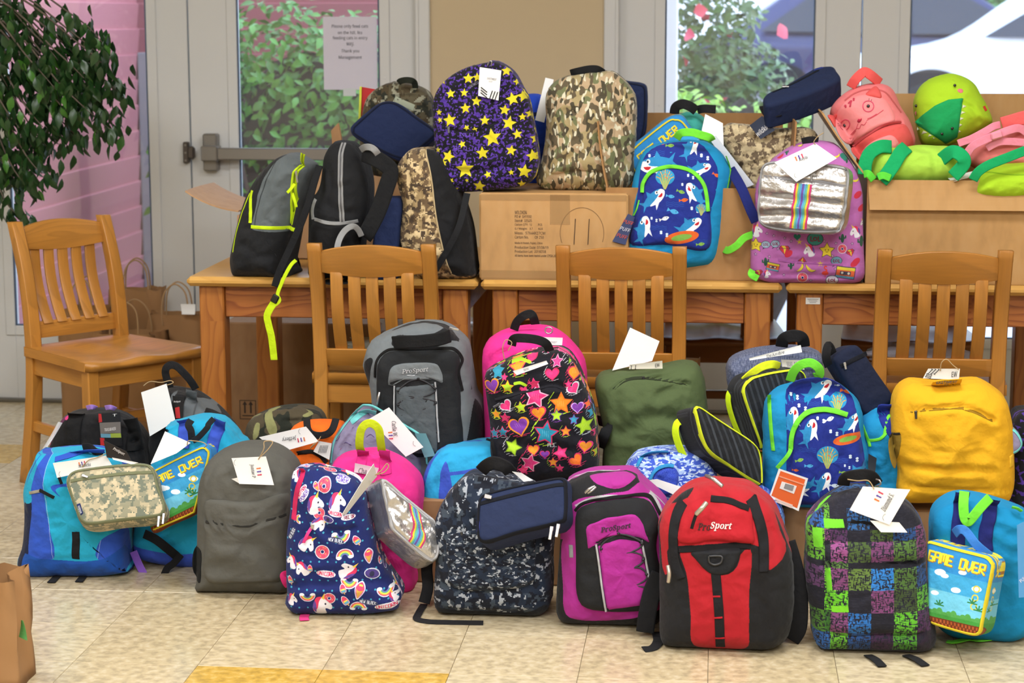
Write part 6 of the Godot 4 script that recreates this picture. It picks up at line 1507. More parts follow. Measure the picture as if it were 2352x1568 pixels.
	var c35 := card("name_card","crumpled white card at the top of the navy digital camouflage backpack","card",[-506,390,-5038,-482,387,-5038,-452,368,-5038,-476,364,-5038],plain("eeeeec",.6),"",.001,.0008)
	var b53 := thing("lunch_box","navy lunch box with two silver zip pulls on the navy digital camouflage backpack","lunch box",Vector3(-.4667,.2584,-4.9632),Vector3(-.4538,-.1745,0))
	var s53 := soft(b53,"body",[-114,-9,-118,53,-108,74,-77,86,-23,103,45,121,82,130,99,129,107,115,115,67,117,27,105,12,59,-3,-7,-24,-67,-47,-94,-51,-108,-39],fab("222c4a"),{"r": .014,"a": .001,"d": .1,"b": .006})
	strip(b53,"piping",s53,[-108,-10,-112,50,-103,69,-75,81,-21,98,46,116,83,125,97,123,104,112,111,66,113,28,103,16,60,1,-7,-20,-66,-43,-91,-47,-103,-37,-108,-10],.007,.004,fab("10131c"))
	strip(b53,"zipper",s53,[-109,47,-52,66,15,87,75,105,104,110],.01,.002,fab("10131c"))
	pull(b53,Vector3(-.0911,.0653,s53.fz(Vector2(-.0911,.0653)) + .004),1.3963,.008,plain("b9b9bb",.3,.9),.009)
	pull(b53,Vector3(.0844,-.0052,s53.fz(Vector2(.0844,-.0052)) + .004),-.0698,.024,plain("b9b9bb",.3,.9),.008)
	pull(b53,Vector3(.1,.0026,s53.fz(Vector2(.1,.0026)) + .004),-.0698,.024,plain("b9b9bb",.3,.9),.008)
	strip(b53,"brand_label",s53,[-111,4,-108,-10,-108,-23],.01,.002,fab("3a3f8c"))
	var b54 := thing("backpack","magenta and black laced sports backpack, front row left of the red one","backpack",Vector3(-.2571,0,-5.0742),Vector3(0,0,0))
	var p31 := Paint.new([-133,0,158,388],"a02a86",480)
	p31.poly(smooth_outline(V2([-113,382,-97,391,-67,390,-30,370,24,361,70,382,97,390,120,377,147,340,147,319,120,339,97,366,70,369,50,358,-3,350,-76,335,-113,306]),60),"1a1a1c")
	p31.poly(smooth_outline(V2([-130,216,-113,224,-106,148,-99,36,-82,30,86,42,160,58,161,-5,-129,-14,-136,77]),60),"1a1a1c")
	p31.poly(smooth_outline(V2([-115,224,-96,231,-83,183,-76,82,-52,55,-11,47,90,56,86,43,-99,33,-113,113]),60),"a02a86")
	p31.line(curve2(V2([-81,317,-56,332,-23,343,24,344]),5),.008,"a8a8aa")
	p31.line(curve2(V2([100,342,121,319,134,291]),5),.012,"a8a8aa")
	var s54 := soft(b54,"body",[-89,0,-117,3,-131,19,-133,72,-129,141,-125,200,-122,280,-117,334,-111,355,-75,375,-40,385,15,388,59,388,78,370,99,351,126,327,144,304,156,249,158,138,149,33,115,0,85,0,-2,0],printed(p31,.85,.5),{"r": .05,"s": .04,"c": [[[-97,389,-67,388,-30,368,24,359,70,379],.008,.01],[[-3,415,24,392,50,399],.006,.012],[[-30,418,-10,377],.005,.012]],"d": .19,"b": .03})
	panel(b54,"front_pocket",s54,[-78,307,-63,321,-30,332,24,341,71,343,101,332,124,298,128,271,122,223,139,119,126,71,-15,54,-59,65,-75,89,-79,183],.024,fab("1f2022"),.022,[],false,10,56,[])
	strip(b54,"zipper",s54,[-83,307,-66,326,-30,338,24,346,74,349,106,337,131,298],.007,.004,fab("101011"))
	panel(b54,"logo_panel",s54,[-55,277,-29,291,-3,302,37,309,71,311,89,294,101,263,111,233,86,246,45,255,4,251,-27,234,-49,211,-54,239],.027,fab("a02a86"),.004,[],false,6,56,[])
	panel(b54,"lace_field",s54,[-26,233,-2,244,38,255,86,245,95,205,114,108,90,73,-1,59,-13,133],.027,fab("a02a86"),.004,[],true,6,56,[])
	strip(b54,"piping",s54,[-27,234,-20,191,-12,133,-1,60],.005,.003,fab("a8a8aa"),.028)
	strip(b54,"piping",s54,[86,246,95,205,106,150,114,108],.005,.003,fab("a8a8aa"),.028)
	tube(b54,"lace",[29,262,147,-1,245,147,-16,224,147,-7,210,147,26,206,147,59,215,147,86,209,147,93,195,147,73,178,147,27,166,147,0,155,147,-5,134,147,13,125,147,53,129,147,87,127,147,107,117,147,87,96,147,40,84,147,7,78,147],.0024,plain("2a2a2e",.7,0),6)
	tube(b54,"lace",[29,262,147,59,256,147,86,243,147,88,233,147,69,219,147,26,204,147,-7,189,147,-10,176,147,6,166,147,40,168,147,80,176,147,100,161,147,97,144,147,67,129,147,20,123,147,0,110,147,0,93,147,20,87,147,57,91,147,94,103,147],.0024,plain("2a2a2e",.7,0),6)
	box(b54,"lace_loop",Vector3(.008,.006,.006),Vector3(.0293,.2629,.1495),plain("141416",.6,0),.002)
	box(b54,"lace_loop",Vector3(.008,.006,.006),Vector3(-.0137,.2224,.1495),plain("141416",.6,0),.002)
	box(b54,"lace_loop",Vector3(.008,.006,.006),Vector3(.0876,.2387,.1495),plain("141416",.6,0),.002)
	box(b54,"lace_loop",Vector3(.008,.006,.006),Vector3(-.0085,.1797,.1495),plain("141416",.6,0),.002)
	box(b54,"lace_loop",Vector3(.008,.006,.006),Vector3(.0913,.1977,.1495),plain("141416",.6,0),.002)
	box(b54,"lace_loop",Vector3(.008,.006,.006),Vector3(-.0032,.135,.1495),plain("141416",.6,0),.002)
	box(b54,"lace_loop",Vector3(.008,.006,.006),Vector3(.0999,.1601,.1495),plain("141416",.6,0),.002)
	box(b54,"lace_loop",Vector3(.008,.006,.006),Vector3(.002,.0903,.1495),plain("141416",.6,0),.002)
	box(b54,"lace_loop",Vector3(.008,.006,.006),Vector3(.1086,.1191,.1495),plain("141416",.6,0),.002)
	letters(b54,"lettering","ProSport",Vector3(.0226,.2758,.03),.016,plain("2a1a2a",.6,0),s54,.1745,"Droid Serif",.075,.25,true)
	panel(b54,"side_label",s54,[-99,217,-88,219,-86,188,-97,186],.003,fab("8a8a8c"),.002,[],true,4,24,[])
	tube(b54,"zipper_pull",[-32,377,128,-45,372,136,-56,360,130],.004,plain("b9b9bb",.3,.9),6)
	tube(b54,"zipper_pull",[-29,376,130,-39,368,138,-49,360,133],.003,plain("b9b9bb",.3,.9),6)
	var b55 := thing("backpack","red and black sports backpack with white lettering, foremost of the front row","backpack",Vector3(.043,0,-4.9061),Vector3(0,-.0349,0))
	var p32 := Paint.new([-170,0,164,403],"1a1a1c",520)
	p32.poly(smooth_outline(V2([-67,441,-54,444,-27,436,12,423,53,404,93,378,113,345,130,297,144,263,138,243,96,217,88,268,61,281,-5,282,-115,268,-142,260,-138,191,-150,191,-161,260,-164,311,-146,350,-123,364,-97,379,-80,403]),60),"a81c26")
	p32.poly(smooth_outline(V2([-112,261,-92,266,-78,249,-51,219,-24,206,9,210,29,232,38,263,58,271,62,247,57,164,58,77,51,14,-72,14,-83,106,-94,200,-105,231]),60),"a81c26")
	var s55 := soft(b55,"body",[-154,5,-162,30,-163,92,-165,167,-165,214,-167,263,-170,300,-160,326,-136,358,-106,385,-82,397,-48,403,7,401,45,397,74,380,109,350,134,297,152,245,160,197,164,131,160,69,149,30,116,5,76,0,31,0,-71,0,-130,0],printed(p32,.85,.5),{"r": .055,"s": .05,"c": [[[-112,265,-38,274,55,279],.006,.008],[[-105,282,-39,290,48,288],.004,.008],[[-80,400,-40,384,13,376],.005,.01],[[-140,336,-126,357,-100,369],.005,.01],[[63,198,83,147,98,61],.006,.02],[[93,337,114,290,115,249],.006,.01]],"d": .2,"b": .035})
	panel(b55,"upper_pocket",s55,[-93,369,-40,386,13,379,53,370,64,316,66,285,-25,290,-114,279,-113,323],.012,fab("a81c26"),.014,[],false,8,56,[])
	strip(b55,"zipper",s55,[-40,384,7,380,53,365],.012,.004,fab("161618"),.01)
	strip(b55,"pocket_edge",s55,[-115,261,-72,266,-5,275,38,278,58,276],.014,.003,fab("161618"))
	strip(b55,"side_webbing",s55,[-106,370,-123,337,-129,288,-125,233,-108,192],.024,.005,fab("1b1b1e"))
	strip(b55,"side_webbing",s55,[56,384,77,337,89,286,91,217],.024,.005,fab("1b1b1e"))
	panel(b55,"chest_patch",s55,[-85,255,-38,267,15,273,35,270,25,235,9,214,-21,205,-48,215,-71,239],.008,fab("202124"),.01,[],false,7,56,[])
	strip(b55,"centre_webbing",s55,[-24,209,-19,161,-14,102,-11,15],.023,.003,fab("1b1b1e"))
	strip(b55,"bar_tack",s55,[-30,152,-12,154],.004,.002,fab("a81c26"),.003)
	strip(b55,"bar_tack",s55,[-27,99,-6,102],.004,.002,fab("a81c26"),.003)
	strip(b55,"bar_tack",s55,[-24,44,0,47],.004,.002,fab("a81c26"),.003)
	tube(b55,"d_ring",[-41,253,142,-39,239,144,-27,233,144,-12,239,144,-11,254,142,-41,253,142],.0028,plain("2a2a2c",.4,0),5)
	letters(b55,"lettering","Pro",Vector3(-.0525,.3237,.014),.016,plain("2a1416",.6,0),s55,0,"Droid Serif",.03,.25,true)
	letters(b55,"lettering","Sport",Vector3(-.0132,.325,.014),.02,plain("e8e4e2",.6,0),s55,0,"Droid Serif",.05,.25,true)
	tube(b55,"zipper_pull",[-48,386,146,-59,374,156,-72,358,150],.006,plain("b8b0a0",.3,.6),6)
	ribbon(b55,"zipper_cord",[-72,358,150,-78,340,148,-83,321,146],.008,fab("1a1a1c"),.003,Vector3(0,0,1),1)
	tube(b55,"zipper_pull",[-140,222,126,-136,204,136,-138,182,131],.005,plain("b8b0a0",.3,.6),6)
	tube(b55,"zipper_pull",[-53,436,76,-35,436,106,-11,420,116],.005,plain("b9b9bb",.3,.9),6)
	ribbon(b55,"webbing",[-175,4,-35,-167,4,34,-175,4,92,-198,4,111],.026,fab("1a1a1c"),.003,Vector3(0,1,.3))
	ribbon(b55,"shoulder_strap",[144,254,-14,166,186,6,177,119,16,176,48,16,159,12,6],.045,fab("161618"),.008,Vector3(0,0,1),1)
	ribbon(b55,"shoulder_strap",[-167,162,-14,-186,117,-4,-196,66,6,-202,16,6],.045,fab("161618"),.008,Vector3(0,0,1),1)
	var b56 := thing("backpack","green, blue and purple checked backpack with a white name card, front row right","backpack",Vector3(.3931,0,-4.9161),Vector3(0,0,0))
	var p33 := Paint.new([-159,0,161,392],"1c1c26",640)
	p33.poly(V2([-166,404,-121,405,-120,361,-165,360]),"5a3a62")
	p33.poly(V2([-121,405,-108,406,-107,361,-120,361]),"4a5c34")
	p33.poly(V2([-108,406,-67,407,-66,362,-107,361]),"1c1c26")
	p33.poly(V2([-165,360,-120,361,-119,313,-164,312]),"2a5a9c")
	p33.poly(V2([-120,361,-107,361,-106,313,-119,313]),"5a9c2c")
	p33.poly(V2([-164,312,-119,313,-118,286,-163,284]),"62a82c")
	p33.poly(V2([-119,313,-106,313,-105,286,-118,286]),"74406c")
	p33.poly(V2([-106,313,-65,314,-64,287,-105,286]),"4a2c50")
	p33.poly(V2([-66,362,-12,364,-10,316,-65,314]),"2c5a90")
	p33.poly(V2([-65,314,-10,316,-10,288,-64,287]),"1c1c26")
	p33.poly(V2([-10,316,44,317,45,290,-10,288]),"44582e")
	p33.poly(V2([44,317,100,318,101,291,45,290]),"24477c")
	p33.poly(V2([100,318,136,319,137,292,101,291]),"6a3a60")
	p33.poly(V2([-163,284,-118,286,-117,237,-162,236]),"5c9c2c")
	p33.poly(V2([-105,286,-64,287,-63,239,-104,238]),"8a4a7c")
	p33.poly(V2([-64,287,-10,288,-8,240,-63,239]),"44582e")
	p33.poly(V2([-10,288,45,290,46,242,-8,240]),"6a3a62")
	p33.poly(V2([45,290,101,291,102,243,46,242]),"4a6a30")
	p33.poly(V2([101,291,137,292,138,244,102,243]),"6a3a60")
	p33.poly(V2([-117,237,-104,238,-104,224,-117,224]),"3f5a30")
	p33.poly(V2([-104,238,-63,239,-62,225,-104,224]),"54783a")
	p33.poly(V2([-162,222,-117,224,-116,170,-161,169]),"5a3a62")
	p33.poly(V2([-117,224,-104,224,-103,170,-116,170]),"62b82a")
	p33.poly(V2([-104,224,-62,225,-61,171,-103,170]),"74406c")
	p33.poly(V2([-62,225,-8,226,-7,173,-61,171]),"5f7a3c")
	p33.poly(V2([-8,226,46,228,48,174,-7,173]),"2f78c4")
	p33.poly(V2([46,228,102,229,104,176,48,174]),"4a6a34")
	p33.poly(V2([102,229,138,230,140,177,104,176]),"2c4a7c")
	p33.poly(V2([-116,170,-103,170,-101,115,-115,114]),"62b82a")
	p33.poly(V2([-103,170,-61,171,-60,116,-101,115]),"62b82a")
	p33.poly(V2([-61,171,-7,173,-5,117,-60,116]),"1c1c26")
	p33.poly(V2([-7,173,48,174,49,119,-5,117]),"74406c")
	p33.poly(V2([48,174,104,176,106,121,49,119]),"3a4a2c")
	p33.poly(V2([104,176,140,177,142,122,106,121]),"5a9c2c")
	p33.poly(V2([-160,113,-115,114,-113,60,-158,59]),"4a7a2c")
	p33.poly(V2([-115,114,-101,115,-100,61,-113,60]),"3a6a2c")
	p33.poly(V2([-101,115,-60,116,-58,62,-100,61]),"74406c")
	p33.poly(V2([-60,116,-5,117,-4,64,-58,62]),"2a68b0")
	p33.poly(V2([-5,117,49,119,51,65,-4,64]),"1c1c26")
	p33.poly(V2([49,119,106,121,107,67,51,65]),"5aa82c")
	p33.poly(V2([106,121,142,122,143,68,107,67]),"4a2c50")
	p33.poly(V2([-158,59,-113,60,-112,11,-157,10]),"2a5a9c")
	p33.poly(V2([-113,60,-100,61,-99,12,-112,11]),"2a5a9c")
	p33.poly(V2([-100,61,-58,62,-57,13,-99,12]),"5a9c2c")
	p33.poly(V2([-58,62,-4,64,-2,15,-57,13]),"24477c")
	p33.poly(V2([-4,64,51,65,52,16,-2,15]),"3a2440")
	p33.poly(V2([51,65,107,67,109,18,52,16]),"4a8a2c")
	p33.poly(V2([107,67,143,68,145,19,109,18]),"2a2030")
	camo(p33,["1c1c26",.4],.012,151,.0,Vector2(1.6,.5))
	camo(p33,["23232e",.36],.009,155,.0,Vector2(.4,1.8))
	p33.poly(V2([-121,334,-75,338,-71,319,-119,315]),"6ac02c")
	p33.poly(V2([-100,130,-60,133,-58,118,-98,115]),"74c82c")
	p33.poly(V2([-115,220,-104,224,-98,169,-111,167]),"6ac02c")
	p33.poly(V2([-147,309,-124,313,-121,268,-143,264]),"6ac02c")
	var p33_m := printed(p33,.85,.5)
	var s56 := soft(b56,"body",[-118,0,-135,22,-144,90,-156,154,-159,191,-157,261,-157,306,-140,333,-113,360,-79,383,-52,392,-18,392,33,382,67,369,97,348,119,315,129,284,131,216,140,143,150,89,161,33,152,11,125,0,51,0,-84,0],p33_m,{"r": .05,"s": .05,"c": [[[-119,230,-79,240,6,244,72,239,112,236],.01,.007],[[-148,354,-123,395,-90,410],.006,.01],[[36,365,76,345,103,318],.006,.012],[[-102,61,11,64,111,60],.008,.012]],"d": .18,"b": .03})
	panel(b56,"front_pocket",s56,[-118,272,-61,284,38,288,101,281,115,236,121,150,130,71,44,62,-95,61,-107,127,-115,213],.012,p33_m,.016,[-159,0,161,392],false,9,56,[[[-119,230,-79,240,6,244,72,239,112,236],.009,.006]])
	strip(b56,"zipper",s56,[-117,229,-79,238,7,242,73,237,110,235],.006,.0015,fab("14141a"),.006)
	pull(b56,Vector3(-.0808,.2314,s56.fz(Vector2(-.0808,.2314)) + .004),.2094,.016,plain("3a3c40",.4,.5),.006)
	strip(b56,"brand_label",s56,[-57,335,-29,333,-2,331],.008,.001,fab("101014"))
	tube(b56,"d_ring",[1,438,93,9,437,103,11,428,103,3,422,93],.002,plain("b9b9bb",.3,.9),6)
	ribbon(b56,"handle",[-71,404,13,-66,426,32,-33,436,43,-6,431,32,10,409,13],.03,fab("1a1a1c"),.005,Vector3(0,0,1),1)
	ribbon(b56,"webbing",[-8,4,107,6,8,148,20,4,190],.023,fab("1a1a1c"),.003,Vector3(0,1,0))
	ribbon(b56,"webbing",[84,4,98,103,8,136,123,4,175],.023,fab("1a1a1c"),.003,Vector3(0,1,0))
	var c36 := card("name_card","white name card hanging over the checked backpack's right shoulder","card",[360,430,-4779,471,425,-4779,425,338,-4779,330,372,-4779],plain("eeeeec",.6),"",.001,.0008)
	write_on(c36,"Diamond S.",.68,.42,.013,.046,1.15,"44444c","Droid Serif")
	figures(c36,.4,.28,.009,1.15)
	corner_logo(c36,.85,.85,.009)
	twine(c36,[386,425,-4774,373,443,-4784,348,440,-4794,325,441,-4804])
	var c37 := card("hang_tag","white ticket under the checked backpack's name card","tag",[379,346,-4784,448,343,-4784,468,319,-4784,406,318,-4784],plain("eeeeec",.6),"",.001,.0008)
	var b57 := thing("backpack","teal blue small backpack turned away with lime loop, rightmost of the front row","backpack",Vector3(.7098,0,-5.0166),Vector3(0,0,0))
	var s57 := soft(b57,"body",[-107,7,-143,34,-153,74,-158,162,-161,241,-161,293,-154,319,-127,345,-94,358,-45,355,10,341,51,327,72,317,87,287,100,192,98,82,80,21,46,0,-17,0],fab("127fb0"),{"r": .04,"c": [[[-18,266,10,245,42,234],.006,.01],[[-25,305,13,292,40,279],.005,.012]],"d": .16,"b": .02})
	strip(b57,"shoulder_strap",s57,[-97,387,-98,348,-105,303,-106,253],.034,.008,fab("1d2468"))
	strip(b57,"shoulder_strap",s57,[-22,369,-31,325,-40,288,-38,243],.034,.008,fab("1d2468"))
	ribbon(b57,"handle",[-94,390,95,-97,360,109,-94,330,113,-86,319,115,-76,328,113,-55,355,109,-32,376,95],.024,fab("6fd53a"),.003,Vector3(0,0,1),1)
	strip(b57,"piping",s57,[24,347,38,344,49,336],.008,.003,fab("6fd53a"))
	ribbon(b57,"webbing",[-123,6,84,-105,6,87,-69,6,61,-43,6,67,-14,6,55],.02,fab("6fd53a"),.003,Vector3(0,1,0))
	var b58 := thing("lunch_box","bright blue game-over lunch box with checkered sides before the rightmost teal backpack","lunch box",Vector3(.6076,.0528,-4.8466),Vector3(-.1745,-.4538,0))
	var p34 := Paint.new([-89,5,83,219],"3f9fd0",420)
	game_print(p34,[-86,211,72,192,66,14,-62,22])
	var s58 := soft(b58,"body",[-89,205,-88,216,-78,219,-17,211,39,205,64,200,79,189,83,175,78,134,73,80,68,26,60,10,47,5,2,9,-55,17,-64,24,-76,98],printed(p34,.85,.5),{"r": .012,"a": .001,"d": .1,"b": .004})
	strip(b58,"piping",s58,[-58,22,-52,21,3,13,47,10,59,14,65,27,70,80,76,134,80,175,77,186,64,197,40,201,-16,207,-75,215,-84,213],.006,.004,fab("d8c62f"))
	box(b58,"printed_square",Vector3(.002,.0194,.02),Vector3(.0628,.0535,.03),fab("1f5ab0"),.0005,Vector3(0,0,-.16))
	box(b58,"printed_square",Vector3(.002,.0194,.02),Vector3(.074,.1261,.03),fab("1f5ab0"),.0005,Vector3(0,0,-.16))
	box(b58,"printed_square",Vector3(.002,.0194,.02),Vector3(.0768,.1442,.03),fab("2f74c4"),.0005,Vector3(0,0,-.16))
	box(b58,"printed_square",Vector3(.002,.0194,.02),Vector3(.06,.0353,.002),fab("8fc4e4"),.0005,Vector3(0,0,-.16))
	box(b58,"printed_square",Vector3(.002,.0194,.02),Vector3(.0684,.0898,.002),fab("1f5ab0"),.0005,Vector3(0,0,-.16))
	box(b58,"printed_square",Vector3(.002,.0194,.02),Vector3(.0768,.1442,.002),fab("8fc4e4"),.0005,Vector3(0,0,-.16))
	box(b58,"printed_square",Vector3(.002,.0194,.02),Vector3(.0824,.1805,.002),fab("8fc4e4"),.0005,Vector3(0,0,-.16))
	box(b58,"printed_square",Vector3(.002,.0194,.02),Vector3(.06,.0353,-.026),fab("dfe6ec"),.0005,Vector3(0,0,-.16))
	box(b58,"printed_square",Vector3(.002,.0194,.02),Vector3(.0656,.0716,-.026),fab("1f5ab0"),.0005,Vector3(0,0,-.16))
	box(b58,"printed_square",Vector3(.002,.0194,.02),Vector3(.0684,.0898,-.026),fab("1f5ab0"),.0005,Vector3(0,0,-.16))
	box(b58,"printed_square",Vector3(.002,.0194,.02),Vector3(.0712,.1079,-.026),fab("8fc4e4"),.0005,Vector3(0,0,-.16))
	ribbon(b58,"handle",[-36,240,3,-19,253,23,-2,251,23,28,222,23,57,198,3],.022,fab("3a7ac8"),.003,Vector3(0,0,1),1)
	var c38 := card("hang_tag","white and blue swing tag with round corner at the right edge","tag",[726,339,-4800,746,350,-4800,759,163,-4800,737,161,-4800],plain("4a90c8",.5),"",.001,.0008)
	write_on(c38,"PULL",.5,.75,.008,.018,.3,"e8e8f0")
	var w1 := thing("plastic_bag","clear plastic bag of pale cloth on the left pushed-in chair seat","plastic bag",Vector3(-1.03,.468,-6.33))
	lump(w1,"bundle",Vector3(0,.028,0),Vector3(.14,.028,.1),plain("c4ccc4",.35),61,.5)
	var w2 := thing("plastic_bag","clear plastic bag of pale cloth on the right pushed-in chair seat","plastic bag",Vector3(.64,.468,-6.33))
	lump(w2,"bundle",Vector3(0,.03,0),Vector3(.16,.03,.1),plain("b8b4bc",.3),62,.5)

# ---------------------------------------------------------------- paper bags,house plant
func paper_bag(label: String,at: Vector3,size: Vector3,turn: float,handles := true,sd := 1) -> Node3D:
	var b := thing("paper_bag",label,"paper bag",at,Vector3(0,turn,0),"")
	var m := plain("9a7248",.8)
	m = m.duplicate()
	m.cull_mode = BaseMaterial3D.CULL_DISABLED
	var n := FastNoiseLite.new()
	n.seed = sd
	n.frequency = 6.0
	var rows := []
	var uvs := []
	var h := size * .5
	for k in 9:
		var y := size.y * k / 8.0
		var row := PackedVector3Array()
		var uv := PackedVector2Array()
		for i in 32:
			var s := i / 8.0
			var e := int(s)
			var f := s - e
			var c := [Vector2(-h.x,h.z),Vector2(h.x,h.z),Vector2(h.x,-h.z),Vector2(-h.x,-h.z)]
			var p: Vector2 = c[e].lerp(c[(e + 1) % 4],f)
			var dent := .02 * n.get_noise_2d(i * .2,y) * (.3 + k / 8.0)
			if e % 2 == 1: p.x -= signf(p.x) * (.5 - absf(f - .5)) * .12 * k / 8.0 * minf(1.0,size.z * 5.0)
			row.append(Vector3(p.x + dent,y + .012 * n.get_noise_2d(i * .15 + 9.0,3.0) * (1.0 if k == 8 else .0),p.y + dent))
			uv.append(Vector2(s,y))
		rows.append(row)
		uvs.append(uv)
	part("sack",loft(rows,uvs,true,false,true,false),m,b)
	if handles:
		for s in [-1,1]:
			var z: float = s * h.z * .85
			tube(b,"handle",[-h.x * .45,size.y - .04,z,-h.x * .47,size.y + .02,z,-h.x * .36,size.y + .085,z * .8,0,size.y + .115,z * .7,h.x * .36,size.y + .085,z * .8,h.x * .47,size.y + .02,z,h.x * .45,size.y - .04,z],.003,plain("a5845c",.85),5,6)
	return b

func small_things() -> void:
	paper_bag("brown paper handle bag nearest the table leg by the door",Vector3(-2.02,0,-7.44),Vector3(.21,.43,.12),.1,true,1)
	paper_bag("brown paper handle bag standing at the front of the group behind the left chair",Vector3(-2.16,0,-7.3),Vector3(.24,.38,.14),-.15,true,2)
	paper_bag("tallest brown paper handle bag, behind the left chair's back post",Vector3(-2.22,0,-7.6),Vector3(.2,.5,.12),.2,true,3)
	paper_bag("brown paper bag half hidden behind the left chair's slats",Vector3(-2.37,0,-7.42),Vector3(.17,.45,.12),.0,true,4)
	var tagm := plain("e8e8e6",.6)
	card("gift_tag","small white green-edged tag on the paper bag by the table leg","tag",[-1.987,.475,-7.37,-1.93,.475,-7.37,-1.93,.437,-7.36,-1.98,.437,-7.36],tagm)
	var fb := paper_bag("crumpled brown paper bag at the bottom left corner of the floor",Vector3(-1.71,0,-4.42),Vector3(.25,.265,.14),.05,false,8)
	card("gift_tag","green paper tag sticking out beside the crumpled paper bag","tag",[-1.583,.16,-4.4,-1.578,.16,-4.4,-1.566,.115,-4.39,-1.59,.12,-4.4],plain("4f8f4a",.6))
	# weeping fig
	var t := thing("weeping_fig","weeping fig with drooping dark green leafy branches at the left before the glass","plant",Vector3(-2.83,0,-6.95))
	var pot := []
	var pu := []
	for k in [[.13,.0],[.165,.26],[.18,.26],[.18,.3],[.16,.3],[.155,.25]]:
		var row := PackedVector3Array()
		var uv := PackedVector2Array()
		for i in 24:
			row.append(Vector3(cos(i * TAU / 24) * k[0],k[1],-sin(i * TAU / 24) * k[0]))
			uv.append(Vector2(i / 24.0,k[1]))
		pot.append(row)
		pu.append(uv)
	part("pot",loft(pot,pu,true,false,true,true),plain("6d4a35",.6),t)
	var bark := plain("5d5247",.9)
	part("trunk",tube_mesh(curve3(V3([0,.22,0,.03,.7,.02,.02,1.2,.0,.06,1.7,.02])),.028,10,.014),bark,t)
	rng.seed = 77
	var lm := leaf_mesh(.052,.026,.3)
	var leafs := [leafmat("1f3f1c",.3,.35),leafmat("28501f",.3,.35),leafmat("1a3519",.3,.3),leafmat("3a6d22",.3,.5)]
	var ends := [[.36,1.36,.0],[.55,1.5,.05],[.68,1.57,-.02],[.72,1.48,.08],[.62,1.32,.06],[.5,1.2,.03],[.42,1.08,.06],[.78,1.4,.0],[.74,1.26,.05],[.55,1.42,.12],[.35,1.5,.1],[.66,1.38,-.05],[.45,1.28,.12],[.38,.98,.06],[.58,1.24,-.02],[.7,1.5,.03],[.47,1.46,-.03],[.33,1.2,.0],[.64,1.45,.1],[.5,1.34,.0],[.39,1.42,.05],[.6,1.5,.0],[.53,1.28,.08],[.7,1.33,.1],[.43,1.18,-.03],[.35,1.3,.08],[.48,1.12,.1],[.62,1.42,.06],[.36,1.1,.02]]
	var extra := []
	var count := 0
	for e in ends:
		var tip := Vector3(e[0] + rng.randf_range(-.03,.03),e[1] - .12,e[2])
		var c := curve3(PackedVector3Array([Vector3(.05,1.5 + .1 * (e[1] - 1.2),.02),Vector3(tip.x * .5,lerpf(1.62,e[1] + .14,.55),tip.z * .5),Vector3(tip.x * .86,tip.y + .09,tip.z),tip]),8)
		part("branch",tube_mesh(c,.006,5,.0015),bark,t)
		for i in range(9,c.size()):
			for q in 2:
				var p := c[i] + Vector3(rng.randf_range(-.045,.045),rng.randf_range(-.03,.02),rng.randf_range(-.04,.04))
				var y := Vector3(rng.randf_range(-.5,.5),1.0,rng.randf_range(-.5,.5)).normalized()
				var f := Vector3(rng.randf_range(-.9,.9),.3,rng.randf_range(.1,1.0))
				var x := y.cross(f).normalized()
				var tr := Transform3D(Basis(x,y,x.cross(y)) * rng.randf_range(.8,1.2),p)
				if count < 295 and p.x > .3 and (q == 0 or i > 14):
					var l := part("leaf",lm,leafs[rng.randi_range(0,3)],t)
					l.transform = tr
					count += 1
				else: extra.append(tr)
	for k in 500:
		var e: Array = ends[k % ends.size()]
		var p := Vector3(e[0] + rng.randfn() * .045 - .02,e[1] - .1 + rng.randfn() * .05,e[2] - .03 + rng.randfn() * .04)
		var y := Vector3(rng.randf_range(-.5,.5),1.0,rng.randf_range(-.5,.5)).normalized()
		var x := y.cross(Vector3(rng.randf_range(-.9,.9),.3,rng.randf_range(.1,1.0))).normalized()
		extra.append(Transform3D(Basis(x,y,x.cross(y)) * rng.randf_range(.8,1.2),p))
	var mm := MultiMesh.new()
	mm.transform_format = MultiMesh.TRANSFORM_3D
	mm.mesh = lm
	mm.instance_count = extra.size()
	for i in extra.size(): mm.set_instance_transform(i,extra[i])
	var o := MultiMeshInstance3D.new()
	o.name = "inner_leaves"
	o.multimesh = mm
	o.material_override = leafs[0]
	o.set_meta("kind","stuff")
	t.add_child(o,true)

# ---------------------------------------------------------------- printed motifs (metres,on a Paint)
func tp(c: Vector2,s: float,turn: float,a: Array) -> PackedVector2Array:
	var o := PackedVector2Array()
	for i in range(0,a.size(),2): o.append(c + Vector2(a[i],a[i + 1]).rotated(turn) * s)
	return o

func sm(pts: PackedVector2Array) -> PackedVector2Array: return smooth_outline(pts,40)

